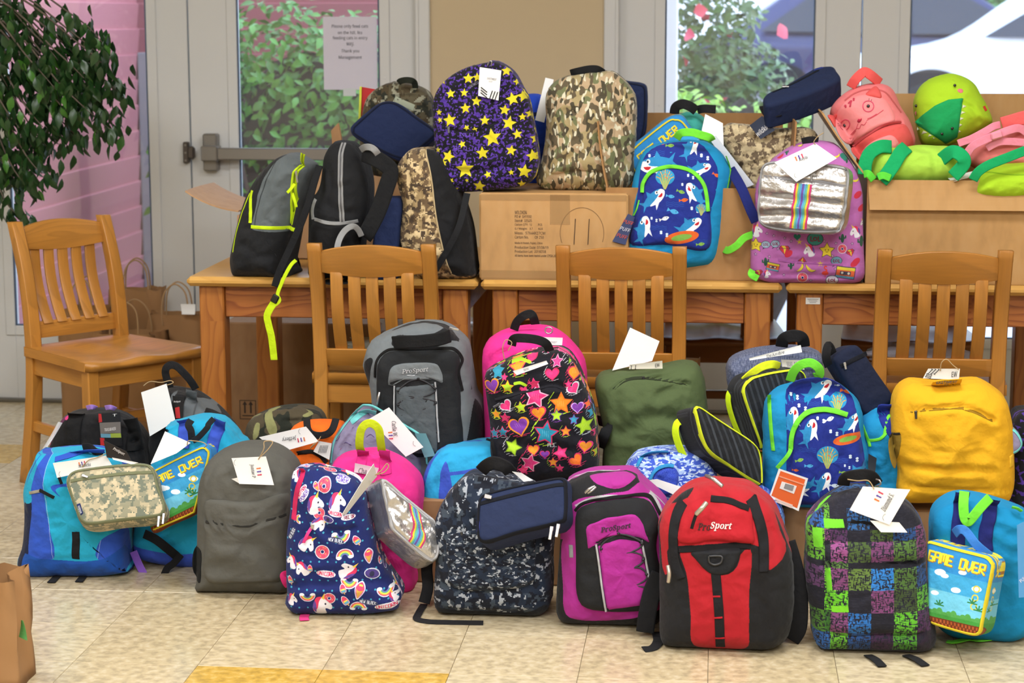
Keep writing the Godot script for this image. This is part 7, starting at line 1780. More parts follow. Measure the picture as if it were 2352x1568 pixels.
func shark(p: Paint,c: Vector2,s: float,turn := .0,way := 1.0) -> void:
	var blue := Color("2d86bd")
	var q := func(a: Array) -> PackedVector2Array:
		var b := a.duplicate()
		for i in range(0,b.size(),2): b[i] = b[i] * way
		return tp(c,s,turn,b)
	p.poly(q.call([-.95,.42,-.5,.12,-.55,-.1,-1.0,-.35,-.72,.0]),blue)
	p.poly(q.call([-.2,.25,-.02,.68,.2,.3]),blue)
	p.poly(sm(q.call([-.75,.0,-.3,.3,.3,.4,.85,.28,1.0,.05,.75,-.25,.2,-.38,-.35,-.25])),blue)
	p.poly(sm(q.call([.98,.12,1.0,-.02,.75,-.28,.2,-.42,-.4,-.24,.1,-.12,.5,.02,.62,.25,.85,.26])),Color("eef0f2"))
	p.poly(q.call([.0,-.32,-.2,-.72,.28,-.4]),Color("dfe6ee"))
	p.poly(sm(q.call([.42,-.06,.62,-.02,.8,.0,.72,-.16,.55,-.2])),Color("b8252e"))
	p.line(q.call([.42,-.04,.62,.0,.8,.02]),s * .05,Color("f7f7f7"))
	p.oval(q.call([.5,.22])[0],s * .1,s * .12,Color("f7f7f7"))
	p.oval(q.call([.53,.22])[0],s * .05,s * .07,Color("16202e"))

func coral(p: Paint,c: Vector2,s: float,turn := .0) -> void:
	p.oval(c + Vector2(0,s * .2),s * .75,s * .62,Color("2f8fc0"))
	for k in 9:
		var a := turn + (k - 4) * .22
		var tip := c + Vector2(sin(a) * s * .85,-s * .75 + cos(a) * s * 1.5)
		p.line(PackedVector2Array([c + Vector2(sin(a) * s * .05,-s * .75),(c + tip) * .5 + Vector2(sin(a) * s * .1,0),tip]),s * .07,Color("6db08a") if k % 2 else Color("c9b24a"))
		for j in 3: p.oval(c.lerp(tip,.25 + .33 * j) + Vector2(s * .03,0),s * .035,s * .035,Color("d8643c"))

func fish(p: Paint,c: Vector2,s: float,col: String,turn := .0) -> void:
	p.poly(sm(tp(c,s,turn,[-.5,.0,.1,.36,.8,.05,.1,-.34])),Color(col))
	p.poly(tp(c,s,turn,[-.4,.0,-.9,.3,-.9,-.3]),Color(col))
	p.oval(c + Vector2(.4,.08).rotated(turn) * s,s * .07,s * .07,Color("203050"))

func bubbles(p: Paint,c: Vector2,s: float) -> void:
	for k in 4: p.oval(c + Vector2(cos(k * 2.1) * s,sin(k * 1.4) * s * .6),s * .34,s * .26,Color("cfe0ec"))

func waves(p: Paint,c: Vector2,s: float) -> void:
	for k in 3:
		var l := PackedVector2Array()
		for i in 13: l.append(c + Vector2((i - 6) * s / 6.0,sin(i * 1.6) * s * .06 - k * s * .2))
		p.line(l,s * .035,Color("2b5cab"))

func edged(p: Paint,c: Vector2,s: float,turn: float,a: Array,col: String) -> void:
	p.poly(sm(tp(c,s * 1.16,turn,a)),Color("d9dbe6"))
	p.poly(sm(tp(c,s,turn,a)),Color(col))

func unicorn(p: Paint,c: Vector2,s: float,turn := .0,way := 1.0) -> void:
	var m := func(a: Array) -> Array:
		var b := a.duplicate()
		for i in range(0,b.size(),2): b[i] = b[i] * way
		return b
	edged(p,c,s,turn,m.call([-.55,-.9,-.75,-.2,-.5,.45,.0,.75,.5,.3,.8,-.2,.65,-.5,.25,-.3,.2,-.9]),"e6e3ec")
	p.poly(sm(tp(c,s,turn,m.call([-.75,.1,-.4,.8,.1,.85,-.2,.4,-.45,-.3,-.85,-.6]))),Color("d93a63"))
	p.poly(sm(tp(c,s,turn,m.call([-.85,-.1,-.6,.5,-.5,.0,-.7,-.8]))),Color("6a4a9c"))
	p.poly(tp(c,s,turn,m.call([.05,.7,.45,1.25,.3,.5])),Color("e8c24a"))
	p.oval(c + Vector2(.35 * way,.1).rotated(turn) * s,s * .08,s * .1,Color("30283c"))

func rainbow(p: Paint,c: Vector2,s: float,turn := .0) -> void:
	var cols := ["d9dbe6","d94a78","e8a64a","e8d860","62b07a","6a6ab4"]
	for k in 6: p.arc(c,s * (1.0 - .12 * k),.05,PI - .05,s * .15,Color(cols[k]),turn)
	for x in [-1,1]: p.oval(c + Vector2(x * .72,0).rotated(turn) * s,s * .34,s * .2,Color("e4e8f0"),turn)

func donut(p: Paint,c: Vector2,s: float) -> void:
	p.oval(c,s * 1.12,s * 1.12,Color("d9dbe6"))
	p.oval(c,s,s,Color("d85570"))
	for k in 12: p.oval(c + Vector2.from_angle(k * 2.4) * s * (.5 + .08 * (k % 4)),s * .07,s * .07,Color("f0d060") if k % 2 else Color("b03050"))
	p.oval(c,s * .33,s * .33,Color("d9dbe6"))
	p.oval(c,s * .24,s * .24,Color("26326e"))

func lolly(p: Paint,c: Vector2,s: float,turn := .0) -> void:
	edged(p,c,s,turn,[-.4,-.5,-.42,.5,.0,.9,.42,.5,.4,-.5],"d9486a")
	p.poly(tp(c,s,turn,[-.4,-.5,-.4,-.1,.4,-.1,.4,-.5]),Color("5fb0d0"))
	p.poly(tp(c,s,turn,[-.4,-.1,-.4,.15,.4,.15,.4,-.1]),Color("ecd860"))
	p.poly(tp(c,s,turn,[-.1,-.5,-.1,-1.0,.1,-1.0,.1,-.5]),Color("d8b070"))

func cone(p: Paint,c: Vector2,s: float,turn := .0) -> void:
	edged(p,c,s,turn,[-.55,.35,.0,1.0,.55,.35,.05,-1.0,-.05,-1.0],"c46aa8")
	p.poly(tp(c,s,turn,[-.5,.3,.5,.3,.05,-.95,-.05,-.95]),Color("d0a04a"))
	p.poly(sm(tp(c,s,turn,[-.5,.3,.0,.95,.5,.3,.2,.05,-.2,.05])),Color("d9486a"))
	p.poly(tp(c,s,turn,[-.25,.55,.25,.55,.2,.75,-.2,.75]),Color("ecd860"))

func cassette(p: Paint,c: Vector2,s: float,turn := .0) -> void:
	p.poly(tp(c,s,turn,[-1.08,-.68,-1.08,.72,1.08,.72,1.08,-.68]),Color("4a4658"))
	p.poly(tp(c,s,turn,[-1,-.6,-1,.62,1,.62,1,-.6]),Color("d8643c"))
	p.poly(tp(c,s,turn,[-1,.3,-1,.62,1,.62,1,.3]),Color("d8c840"))
	p.poly(tp(c,s,turn,[-1,-.6,-1,-.35,1,-.35,1,-.6]),Color("5f98b8"))
	p.poly(tp(c,s,turn,[-.6,-.22,-.6,.18,.6,.18,.6,-.22]),Color("4a4658"))
	for x in [-.36,.36]: p.oval(c + Vector2(x,-.02).rotated(turn) * s,s * .14,s * .14,Color("d8d0c0"))

func gem(p: Paint,c: Vector2,s: float,turn := .0) -> void:
	p.poly(tp(c,s * 1.12,turn,[-.6,.6,.6,.6,1.0,.1,0,-1.0,-1.0,.1]),Color("4a4658"))
	p.poly(tp(c,s,turn,[-.6,.6,.6,.6,1.0,.1,0,-1.0,-1.0,.1]),Color("c8344a"))
	p.poly(tp(c,s,turn,[-.6,.6,-.2,.1,0,-1.0,.35,.1,.1,.6]),Color("dcc040"))
	p.line(tp(c,s,turn,[-1.0,.1,1.0,.1]),s * .1,Color("4a4658"))

func bubble_talk(p: Paint,c: Vector2,s: float,col: String,turn := .0) -> void:
	p.oval(c,s * 1.1,s * .9,Color("4a4658"),turn)
	p.poly(tp(c,s,turn,[-.5,-.6,-.8,-1.2,.0,-.8]),Color("4a4658"))
	p.oval(c,s,s * .8,Color(col),turn)
	var ink := Color("8c3050")
	p.line(tp(c,s,turn,[-.55,.35,-.55,-.3,-.25,-.3]),s * .12,ink)
	p.arc(c,s * .22,0,TAU,s * .12,ink)
	p.line(tp(c,s,turn,[.4,.35,.4,-.3,.68,-.3]),s * .12,ink)

func star_face(p: Paint,c: Vector2,s: float,turn := .0) -> void:
	p.star(c,s * 1.14,Color("5a5040"),turn,.52)
	p.star(c,s,Color("e3cb3c"),turn,.52)
	for x in [-.2,.2]: p.oval(c + Vector2(x,.08).rotated(turn) * s,s * .06,s * .08,Color("4a3a20"))
	p.arc(c + Vector2(0,-.04) * s,s * .18,PI + .4,TAU - .4,s * .06,Color("4a3a20"))

func banana(p: Paint,c: Vector2,s: float,turn := .0) -> void:
	p.poly(sm(tp(c,s * 1.1,turn,[-1,.3,-.4,-.4,.5,-.5,1.0,.1,.4,-.1,-.4,.1])),Color("5a5040"))
	p.poly(sm(tp(c,s,turn,[-1,.3,-.4,-.4,.5,-.5,1.0,.1,.4,-.1,-.4,.1])),Color("e0cc44"))

func cactus(p: Paint,c: Vector2,s: float) -> void:
	p.oval(c,s * .34,s * .9,Color("2f5a48"))
	p.line(tp(c,s,0,[-.6,.4,-.6,-.1,0,-.2]),s * .26,Color("2f5a48"))
	p.line(tp(c,s,0,[.6,.6,.6,.1,0,.0]),s * .26,Color("2f5a48"))

func flamingo(p: Paint,c: Vector2,s: float) -> void:
	p.line(sm(tp(c,s,0,[.3,.9,.0,1.0,-.1,.7,.3,.3,.2,.0])).slice(0,34),s * .22,Color("d8453c"))
	p.oval(c + Vector2(.05,-.25) * s,s * .6,s * .4,Color("d8453c"))
	p.line(tp(c,s,0,[.1,-.5,.1,-1.1]),s * .1,Color("d8453c"))

# chalky neon shapes: 0 star,1 heart
func chalk(p: Paint,c: Vector2,s: float,kind: float,col: String,rim: String,turn := .0,hatch := "") -> void:
	if hatch:
		for k in 9:
			var a := turn + k * .35 - 1.2
			var d := Vector2.from_angle(a + 3.6) * s * 1.05
			p.line(PackedVector2Array([c + d + Vector2(-.3,-.1) * s,c + d * 1.25 + Vector2(.25,.3) * s]),s * .07,Color(hatch))
	if kind < .5:
		p.star(c,s * 1.22,Color(rim),turn,.5)
		p.star(c,s,Color(col),turn,.48)
		for k in 4: p.line(PackedVector2Array([c + Vector2(-.35 + .18 * k,.25).rotated(turn) * s,c + Vector2(-.28 + .18 * k,-.3).rotated(turn) * s]),s * .03,Color(col).lightened(.3))
	else:
		p.heart(c,s * 1.2,Color(rim),turn)
		p.heart(c,s * .98,Color(col),turn)
		for k in 3: p.line(PackedVector2Array([c + Vector2(-.4 + .2 * k,.3).rotated(turn) * s,c + Vector2(-.3 + .2 * k,-.1).rotated(turn) * s]),s * .03,Color(col).lightened(.3))

# letters drawn with square strokes,for words on prints
const GLYPH := {"G": "0 .8 0 0 .8 0 .8 .45 .45 .45|0 .8 .0 1 .8 1","A": "0 0 0 1 .8 1 .8 0|0 .5 .8 .5","M": "0 0 0 1 .4 1 .4 .3|.4 1 .8 1 .8 0","E": ".8 1 0 1 0 0 .8 0|0 .5 .6 .5","O": "0 0 0 1 .8 1 .8 0 0 0","V": "0 1 0 .3 .4 0 .8 .3 .8 1","R": "0 0 0 1 .8 1 .8 .5 0 .5 .8 0","U": "0 1 0 0 .8 0 .8 1","N": "0 0 0 1 .8 0 .8 1","I": ".4 0 .4 1","C": ".8 1 0 1 0 0 .8 0","P": "0 0 0 1 .8 1 .8 .5 0 .5","W": "0 1 .2 0 .4 .6 .6 0 .8 1","B": "0 0 0 1 .7 1 .7 .5 0 .5 .8 .5 .8 0 0 0","L": "0 1 0 0 .8 0","K": "0 0 0 1|.8 1 0 .5 .8 0"}
func word(p: Paint,text: String,c: Vector2,h: float,w: float,turn: float,col: String,under := "",fat := .2) -> void:
	for pass_ in 2:
		if pass_ == 0 and under == "": continue
		var adv := w / text.length()
		for i in text.length():
			if not GLYPH.has(text[i]): continue
			for st in GLYPH[text[i]].split("|"):
				var nums: PackedFloat64Array = st.split_floats(" ")
				var l := PackedVector2Array()
				for k in range(0,nums.size() - 1,2): l.append(c + Vector2((i - text.length() * .5) * adv + nums[k] * adv * .92,(nums[k + 1] - .5) * h).rotated(turn) + (Vector2(h * .07,-h * .07) if pass_ == 0 else Vector2.ZERO))
				p.line(l,h * fat * (1.25 if pass_ == 0 else 1.0),under if pass_ == 0 else col)

# name cards: writing laid on a card's own plane
var quads := {}
func frame_of(c: MeshInstance3D) -> Transform3D:
	var q: PackedVector3Array = quads[c]
	var x := (q[1] - q[0]).normalized()
	var n := x.cross(q[0] - q[3]).normalized()
	return Transform3D(Basis(x,n.cross(x),n),Vector3.ZERO)

func on_card(c: MeshInstance3D,s: float,t: float) -> Vector3:
	var q: PackedVector3Array = quads[c]
	return q[0].lerp(q[1],s).lerp(q[3].lerp(q[2],s),t)

func write_on(c: MeshInstance3D,text: String,s: float,t: float,h: float,w: float,turn := .0,hex := "3a3a44",font := "Droid Sans",lift := .0025) -> void:
	var fr := frame_of(c)
	var o := letters(c,"lettering",text,Vector3.ZERO,h,plain(hex,.7),null,turn,font,w,.15,false,.0002)
	o.transform = Transform3D(fr.basis,on_card(c,s,t) + fr.basis.z * lift)

# the card's little printed row of three figures
func figures(c: MeshInstance3D,s: float,t: float,size: float,turn := .0,lift := .0025) -> void:
	var fr := frame_of(c)
	var cols := ["d8743c","5a4aa0","c83c5a"]
	for k in 3:
		var o := part("printed_figure",tabs(size,size * .4),plain(cols[k],.7),c)
		o.transform = Transform3D(fr.basis * Basis(Vector3(0,0,1),turn),on_card(c,s,t) + fr.basis.z * (lift - .0008) + fr.basis * Basis(Vector3(0,0,1),turn) * Vector3((k - 1) * size * 1.1,0,0))
		o.scale.z = .2

func corner_logo(c: MeshInstance3D,s: float,t: float,r: float,turn := .0,lift := .002) -> void:
	var fr := frame_of(c)
	var pts := PackedVector3Array()
	for i in 9: pts.append(Vector3(cos(PI * .6 + i * .28 + turn),sin(PI * .6 + i * .28 + turn),0) * r)
	var o := part("printed_mark",tube_mesh(pts,.0005,4),plain("8a8c90",.7),c)
	o.transform = Transform3D(fr.basis,on_card(c,s,t) + fr.basis.z * lift)

func twine(c: Node3D,pts: Array) -> void:
	var q := V3(pts)
	for i in q.size(): q[i] -= c.position
	part("twine",tube_mesh(curve3(q,6),.0014,5),plain("a88f68",.9),c)

# sky,clouds,greenery and a checked earth band,with lettering and rings; q: corners of the picture
func game_print(p: Paint,c: Array) -> void:
	var q := V2(c)
	var at := func(s: float,t: float) -> Vector2: return q[0].lerp(q[1],s).lerp(q[3].lerp(q[2],s),t)
	var quad := func(s0: float,t0: float,s1: float,t1: float,col: String) -> void:
		p.poly(PackedVector2Array([at.call(s0,t0),at.call(s1,t0),at.call(s1,t1),at.call(s0,t1)]),col)
	var w := q[0].distance_to(q[1])
	var ang := (q[1] - q[0]).angle()
	quad.call(-.2,-.2,1.2,.3,"2f86c4")
	quad.call(-.2,.55,1.2,.9,"6fc0de")
	for e in [[.22,.32,.07],[.3,.35,.05],[.85,.42,.06],[.6,.25,.05],[.12,.6,.05],[.5,.5,.06]]: p.oval(at.call(e[0],e[1]),e[2] * w * 1.3,e[2] * w * .7,"e4eef4")
	for k in 12: p.oval(at.call(.02 + .09 * k,.86),w * .06,w * .05 * (1 + .5 * (k % 3)),"4f9a4a")
	quad.call(-.2,.86,1.2,.91,"3f8f3a")
	quad.call(-.2,.91,1.2,1.2,"6b3218")
	for k in 14:
		for j in 2: quad.call(.07 * k + .035 * j,.925 + .045 * j,.07 * k + .035 * j + .033,.965 + .045 * j,"a8552a")
	for k in 3: p.arc(at.call(.85 - .01 * k,.42 + .12 * k),w * .045,0,TAU,w * .018,"d8c33a")
	for e in [[.8,.62],[.92,.7],[.2,.74]]:
		for k in 5:
			var o: Vector2 = at.call(e[0],e[1])
			p.line(PackedVector2Array([o,o + Vector2.from_angle(ang + PI * k / 4.0) * w * .07]),w * .02,"2f7a45")
	word(p,"GAME OVER",at.call(.5,.14),q[0].distance_to(q[3]) * .12,w * .92,ang,"e6d83a","a8742a",.2)

# rows of dots,every other row shifted
func dots(p: Paint,step: Vector2,r: float,col: String) -> void:
	for j in 30:
		for i in 30: p.oval(Vector2(p.x0 + (i + .5 * (j % 2)) * step.x,p.y1 - j * step.y),r,r,col)

# slanting stripes
func stripes(p: Paint,step: float,width: float,cols: Array) -> void:
	var bw := p.w / p.k
	var bh := p.h / p.k
	for k in 60:
		var x := p.x0 - bw + k * step
		p.line(PackedVector2Array([Vector2(x,p.y1 + .02),Vector2(x + bw * .35,p.y1 - bh - .02)]),width,cols[k % cols.size()])


func silver() -> StandardMaterial3D:
	if mats.has("silver"): return mats["silver"]
	var m := StandardMaterial3D.new()
	m.resource_name = "silver_cloth"
	m.albedo_color = Color("c4c2c0")
	m.metallic = .85
	m.roughness = .34
	m.normal_enabled = true
	m.normal_texture = weave
	m.normal_scale = .8
	m.uv1_triplanar = true
	m.uv1_scale = Vector3(9,9,9)
	mats["silver"] = m
	return m

# ---------------------------------------------------------------- names,tags
var used := {}
var mats := {}
var meshes := {}
var rng := RandomNumberGenerator.new()
var weave: NoiseTexture2D

func numbered(called: String) -> String:
	var n: int = used.get(called,0)
	used[called] = n + 1
	return called if n == 0 else "%s_%03d" % [called,n]

func tag(o: Node3D,label: String,category: String,group := "") -> Node3D:
	if label: o.set_meta("label",label)
	if category: o.set_meta("category",category)
	if group: o.set_meta("group",group)
	return o

func thing(called: String,label: String,category: String,at := Vector3.ZERO,turn := Vector3.ZERO,group := "") -> Node3D:
	var o := Node3D.new()
	o.name = numbered(called)
	add_child(o,true)
	o.position = at
	o.rotation = turn
	return tag(o,label,category,group)

func part(called: String,m: Mesh,mat: Material,parent: Node3D,at := Vector3.ZERO,turn := Vector3.ZERO) -> MeshInstance3D:
	var o := MeshInstance3D.new()
	o.name = called
	o.mesh = m
	o.material_override = mat
	o.position = at
	o.rotation = turn
	parent.add_child(o,true)
	return o

func struct(called: String,m: Mesh,mat: Material,at := Vector3.ZERO,parent: Node3D = null,turn := Vector3.ZERO) -> MeshInstance3D:
	var o := part(called,m,mat,parent if parent else self,at,turn)
	if parent == null: o.set_meta("kind","structure")
	return o

# ---------------------------------------------------------------- materials
# lists of whole numbers are millimetres
func unit(a: Array) -> float: return .001 if a.all(func(q): return q is int) else 1.0

func V2(a: Array) -> PackedVector2Array:
	var p := PackedVector2Array()
	var k := unit(a)
	for i in range(0,a.size() - 1,2): p.append(Vector2(a[i],a[i + 1]) * k)
	return p

func V3(a: Array) -> PackedVector3Array:
	var p := PackedVector3Array()
	var k := unit(a)
	for i in range(0,a.size() - 2,3): p.append(Vector3(a[i],a[i + 1],a[i + 2]) * k)
	return p

func noise_tex(freq: float,size := 256,as_normal := false,bump := 4.0,oct := 3,kind := FastNoiseLite.TYPE_SIMPLEX_SMOOTH,sd := 1) -> NoiseTexture2D:
	var n := FastNoiseLite.new()
	n.noise_type = kind
	n.seed = sd
	n.frequency = freq
	n.fractal_octaves = oct
	var t := NoiseTexture2D.new()
	t.width = size
	t.height = size
	t.seamless = true
	t.as_normal_map = as_normal
	t.bump_strength = bump
	t.noise = n
	return t

# woven cloth: colour,fine creases that follow the object's own axes,a soft sheen
func fab(hex: String,rough := .88,crease := .55) -> StandardMaterial3D:
	var k := "fab%s%s%s" % [hex,rough,crease]
	if mats.has(k): return mats[k]
	var m := StandardMaterial3D.new()
	m.resource_name = "cloth_" + hex
	m.albedo_color = Color(hex)
	m.roughness = rough
	m.metallic_specular = .35
	m.rim_enabled = true
	m.rim = .12
	m.rim_tint = .6
	m.normal_enabled = true
	m.normal_texture = weave
	m.normal_scale = crease
	m.uv1_triplanar = true
	m.uv1_scale = Vector3(5,5,5)
	mats[k] = m
	return m

# smooth plastic,metal,paper and paint
func plain(hex: String,rough := .5,metal := .0,spec := .5) -> StandardMaterial3D:
	var k := "pl%s%s%s%s" % [hex,rough,metal,spec]
	if mats.has(k): return mats[k]
	var m := StandardMaterial3D.new()
	m.resource_name = "plain_" + hex
	m.albedo_color = Color(hex)
	m.roughness = rough
	m.metallic = metal
	m.metallic_specular = spec
	mats[k] = m
	return m

# printed cloth: the print is laid on with the shape's own coordinates
func printed(p: Paint,rough := .85,crease := .5) -> StandardMaterial3D:
	var m := StandardMaterial3D.new()
	m.resource_name = "printed_cloth"
	m.albedo_texture = ImageTexture.create_from_image(p.img)
	m.texture_repeat = false
	if p.blocky: m.texture_filter = BaseMaterial3D.TEXTURE_FILTER_NEAREST
	m.roughness = rough
	m.metallic_specular = .35
	m.rim_enabled = true
	m.rim = .12
	m.rim_tint = .6
	if crease > .0:
		m.normal_enabled = true
		m.normal_texture = weave
		m.normal_scale = crease
	return m

# ---------------------------------------------------------------- painting a print in metres
class Paint:
	var img: Image
	var x0 := .0
	var y1 := .0
	var k := 1.0
	var w := 0
	var h := 0
	var blocky := false
	func _init(box: Array,base: String,px := 512) -> void:  # box: x0 y0 x1 y1 in millimetres
		x0 = box[0] * .001
		y1 = box[3] * .001
		var bw: float = (box[2] - box[0]) * .001
		var bh: float = (box[3] - box[1]) * .001
		k = px / maxf(bw,bh)
		w = maxi(2,ceili(bw * k))
		h = maxi(2,ceili(bh * k))
		img = Image.create(w,h,false,Image.FORMAT_RGB8)
		img.fill(Color(base))
	func to(p: Vector2) -> Vector2: return Vector2((p.x - x0) * k,(y1 - p.y) * k)
	func poly(pts: PackedVector2Array,c: Variant) -> void:
		var col := Color(c)
		var q := PackedVector2Array()
		var lo := 1e9
		var hi := -1e9
		for p in pts:
			var t := to(p)
			q.append(t)
			lo = minf(lo,t.y)
			hi = maxf(hi,t.y)
		for y in range(maxi(0,floori(lo)),mini(h - 1,ceili(hi)) + 1):
			var yy := y + .5
			var xs := []
			for i in q.size():
				var a := q[i]
				var b := q[(i + 1) % q.size()]
				if (a.y <= yy) != (b.y <= yy): xs.append(a.x + (b.x - a.x) * (yy - a.y) / (b.y - a.y))
			xs.sort()
			for i in range(0,xs.size() - 1,2):
				var l := maxi(0,roundi(xs[i]))
				var r := mini(w,roundi(xs[i + 1]))
				if r > l: img.fill_rect(Rect2i(l,y,r - l,1),col)
	func oval(c0: Vector2,rx: float,ry: float,c: Variant,turn := .0,from := .0,to_ := TAU) -> void:
		var p := PackedVector2Array()
		for i in 25:
			var a := lerpf(from,to_,i / 24.0)
			p.append(c0 + Vector2(cos(a) * rx,sin(a) * ry).rotated(turn))
		poly(p,c)
	func line(pts: PackedVector2Array,width: float,c: Variant) -> void:
		for i in pts.size() - 1:
			var d := pts[i + 1] - pts[i]
			if d.length() < 1e-6: continue
			var n := d.normalized().orthogonal() * width * .5
			poly(PackedVector2Array([pts[i] + n,pts[i + 1] + n,pts[i + 1] - n,pts[i] - n]),c)
			oval(pts[i + 1],width * .5,width * .5,c)
	func star(c0: Vector2,r: float,c: Variant,turn := .0,inner := .42,n := 5) -> void:
		var p := PackedVector2Array()
		for i in n * 2: p.append(c0 + Vector2.from_angle(turn + PI / 2 + i * PI / n) * (r if i % 2 == 0 else r * inner))
		poly(p,c)
	func heart(c0: Vector2,r: float,c: Variant,turn := .0) -> void:
		var p := PackedVector2Array()
		for i in 30:
			var a := i * TAU / 30.0
			p.append(c0 + Vector2(16 * pow(sin(a),3),13 * cos(a) - 5 * cos(2 * a) - 2 * cos(3 * a) - cos(4 * a)).rotated(turn) * r / 17.0)
		poly(p,c)
	func arc(c0: Vector2,r: float,a0: float,a1: float,width: float,c: Variant,turn := .0) -> void:
		var p := PackedVector2Array()
		for i in 15: p.append(c0 + Vector2.from_angle(turn + lerpf(a0,a1,i / 14.0)) * r)
		line(p,width,c)

# camouflage: layers of noise cut at a level; digital ones keep square blocks
func camo(p: Paint,cols: Array,size: float,sd: int,digital := .0,stretch := Vector2.ONE) -> void:
	var step := 1
	if digital > .0: step = maxi(1,roundi(digital * p.k))
	for ci in range(0,cols.size(),2):
		var n := FastNoiseLite.new()
		n.noise_type = FastNoiseLite.TYPE_SIMPLEX
		n.seed = sd + ci * 7
		n.frequency = 1.0
		n.fractal_octaves = 3 if digital > .0 else 2
		n.fractal_gain = .55 if digital > .0 else .4
		var level: float = cols[ci + 1]
		var c := Color(cols[ci])
		for y in range(0,p.h,step):
			var start := -1
			for x in range(0,p.w + step,step):
				var on := x < p.w and n.get_noise_2d(x / p.k / size * stretch.x,y / p.k / size * stretch.y) > level
				if on and start < 0: start = x
				elif not on and start >= 0:
					p.img.fill_rect(Rect2i(start,y,mini(x,p.w) - start,step),c)
					start = -1

# ---------------------------------------------------------------- shapes
func finish(v: PackedVector3Array,uv: PackedVector2Array,idx: PackedInt32Array) -> ArrayMesh:
	var nr := PackedVector3Array()
	nr.resize(v.size())
	for i in range(0,idx.size(),3):
		var a := v[idx[i]]
		var n := (v[idx[i + 2]] - a).cross(v[idx[i + 1]] - a)
		nr[idx[i]] += n
		nr[idx[i + 1]] += n
		nr[idx[i + 2]] += n
	for i in nr.size(): nr[i] = nr[i].normalized() if nr[i].length_squared() > 0 else Vector3.UP
	var arr := []
	arr.resize(Mesh.ARRAY_MAX)
	arr[Mesh.ARRAY_VERTEX] = v
	arr[Mesh.ARRAY_NORMAL] = nr
	arr[Mesh.ARRAY_TEX_UV] = uv
	arr[Mesh.ARRAY_INDEX] = idx
	var m := ArrayMesh.new()
	m.add_surface_from_arrays(Mesh.PRIMITIVE_TRIANGLES,arr)
	return m

# a stack of rows of equal length; closed: each row is a ring; quads face outward for rows that go from front to back,counted anticlockwise seen from the front
func loft(rows: Array,uvs: Array,closed: bool,flip := false,cap0 := false,cap1 := false) -> ArrayMesh:
	var v := PackedVector3Array()
	var uv := PackedVector2Array()
	var idx := PackedInt32Array()
	var n: int = rows[0].size()
	for k in rows.size():
		v.append_array(rows[k])
		uv.append_array(uvs[k])
	for k in rows.size() - 1:
		for i in (n if closed else n - 1):
			var a := k * n + i
			var b := k * n + (i + 1) % n
			var c := a + n
			var d := b + n
			idx.append_array([a,c,b,b,c,d] if flip else [a,b,c,b,d,c])
	for e in 2:
		if not (cap0 if e == 0 else cap1): continue
		var k := 0 if e == 0 else rows.size() - 1
		var mid := Vector3.ZERO
		var muv := Vector2.ZERO
		for i in n:
			mid += rows[k][i] / n
			muv += uvs[k][i] / n
		v.append(mid)
		uv.append(muv)
		for i in n:
			var a := k * n + i
			var b := k * n + (i + 1) % n
			idx.append_array([a,b,v.size() - 1] if (e == 0) == flip else [b,a,v.size() - 1])
	return finish(v,uv,idx)

func smooth_outline(pts: PackedVector2Array,n: int) -> PackedVector2Array:
	var c := PackedVector2Array()
	var m := pts.size()
	for i in m:
		var p0 := pts[(i + m - 1) % m]
		var p1 := pts[i]
		var p2 := pts[(i + 1) % m]
		var p3 := pts[(i + 2) % m]
		for j in 8: c.append(catmull2(p0,p1,p2,p3,j / 8.0))
	return resample(c,n)

func catmull2(p0: Vector2,p1: Vector2,p2: Vector2,p3: Vector2,t: float) -> Vector2:
	var l0 := maxf(1e-4,sqrt(p0.distance_to(p1)))
	var l1 := maxf(1e-4,sqrt(p1.distance_to(p2)))
	var l2 := maxf(1e-4,sqrt(p2.distance_to(p3)))
	var m1 := (p2 - p1) + ((p1 - p0) / l0 - (p2 - p0) / (l0 + l1)) * l1
	var m2 := (p2 - p1) + ((p3 - p2) / l2 - (p3 - p1) / (l1 + l2)) * l1
	var a := p1 * 2.0 - p2 * 2.0 + m1 + m2
	var b := p1 * -3.0 + p2 * 3.0 - m1 * 2.0 - m2
	return ((a * t + b) * t + m1) * t + p1

func resample(c: PackedVector2Array,n: int) -> PackedVector2Array:
	var total := .0
	for i in c.size(): total += c[i].distance_to(c[(i + 1) % c.size()])
	var out := PackedVector2Array()
	var step := total / n
	var acc := .0
	for i in c.size():
		var a := c[i]
		var b := c[(i + 1) % c.size()]
		var l := a.distance_to(b)
		while acc <= l and out.size() < n and l > 0:
			out.append(a.lerp(b,acc / l))
			acc += step
		acc -= l
	while out.size() < n: out.append(c[0])
	return out

func curve3(pts: PackedVector3Array,per := 6) -> PackedVector3Array:
	var out := PackedVector3Array()
	var m := pts.size()
	for i in m - 1:
		var p0 := pts[maxi(i - 1,0)]
		var p3 := pts[mini(i + 2,m - 1)]
		for j in per: out.append(pts[i].cubic_interpolate(pts[i + 1],p0,p3,j / float(per)))
	out.append(pts[m - 1])
	return out

func curve2(pts: PackedVector2Array,per := 6) -> PackedVector2Array:
	var out := PackedVector2Array()
	var m := pts.size()
	for i in m - 1:
		for j in per: out.append(pts[i].cubic_interpolate(pts[i + 1],pts[maxi(i - 1,0)],pts[mini(i + 2,m - 1)],j / float(per)))
	out.append(pts[m - 1])
	return out

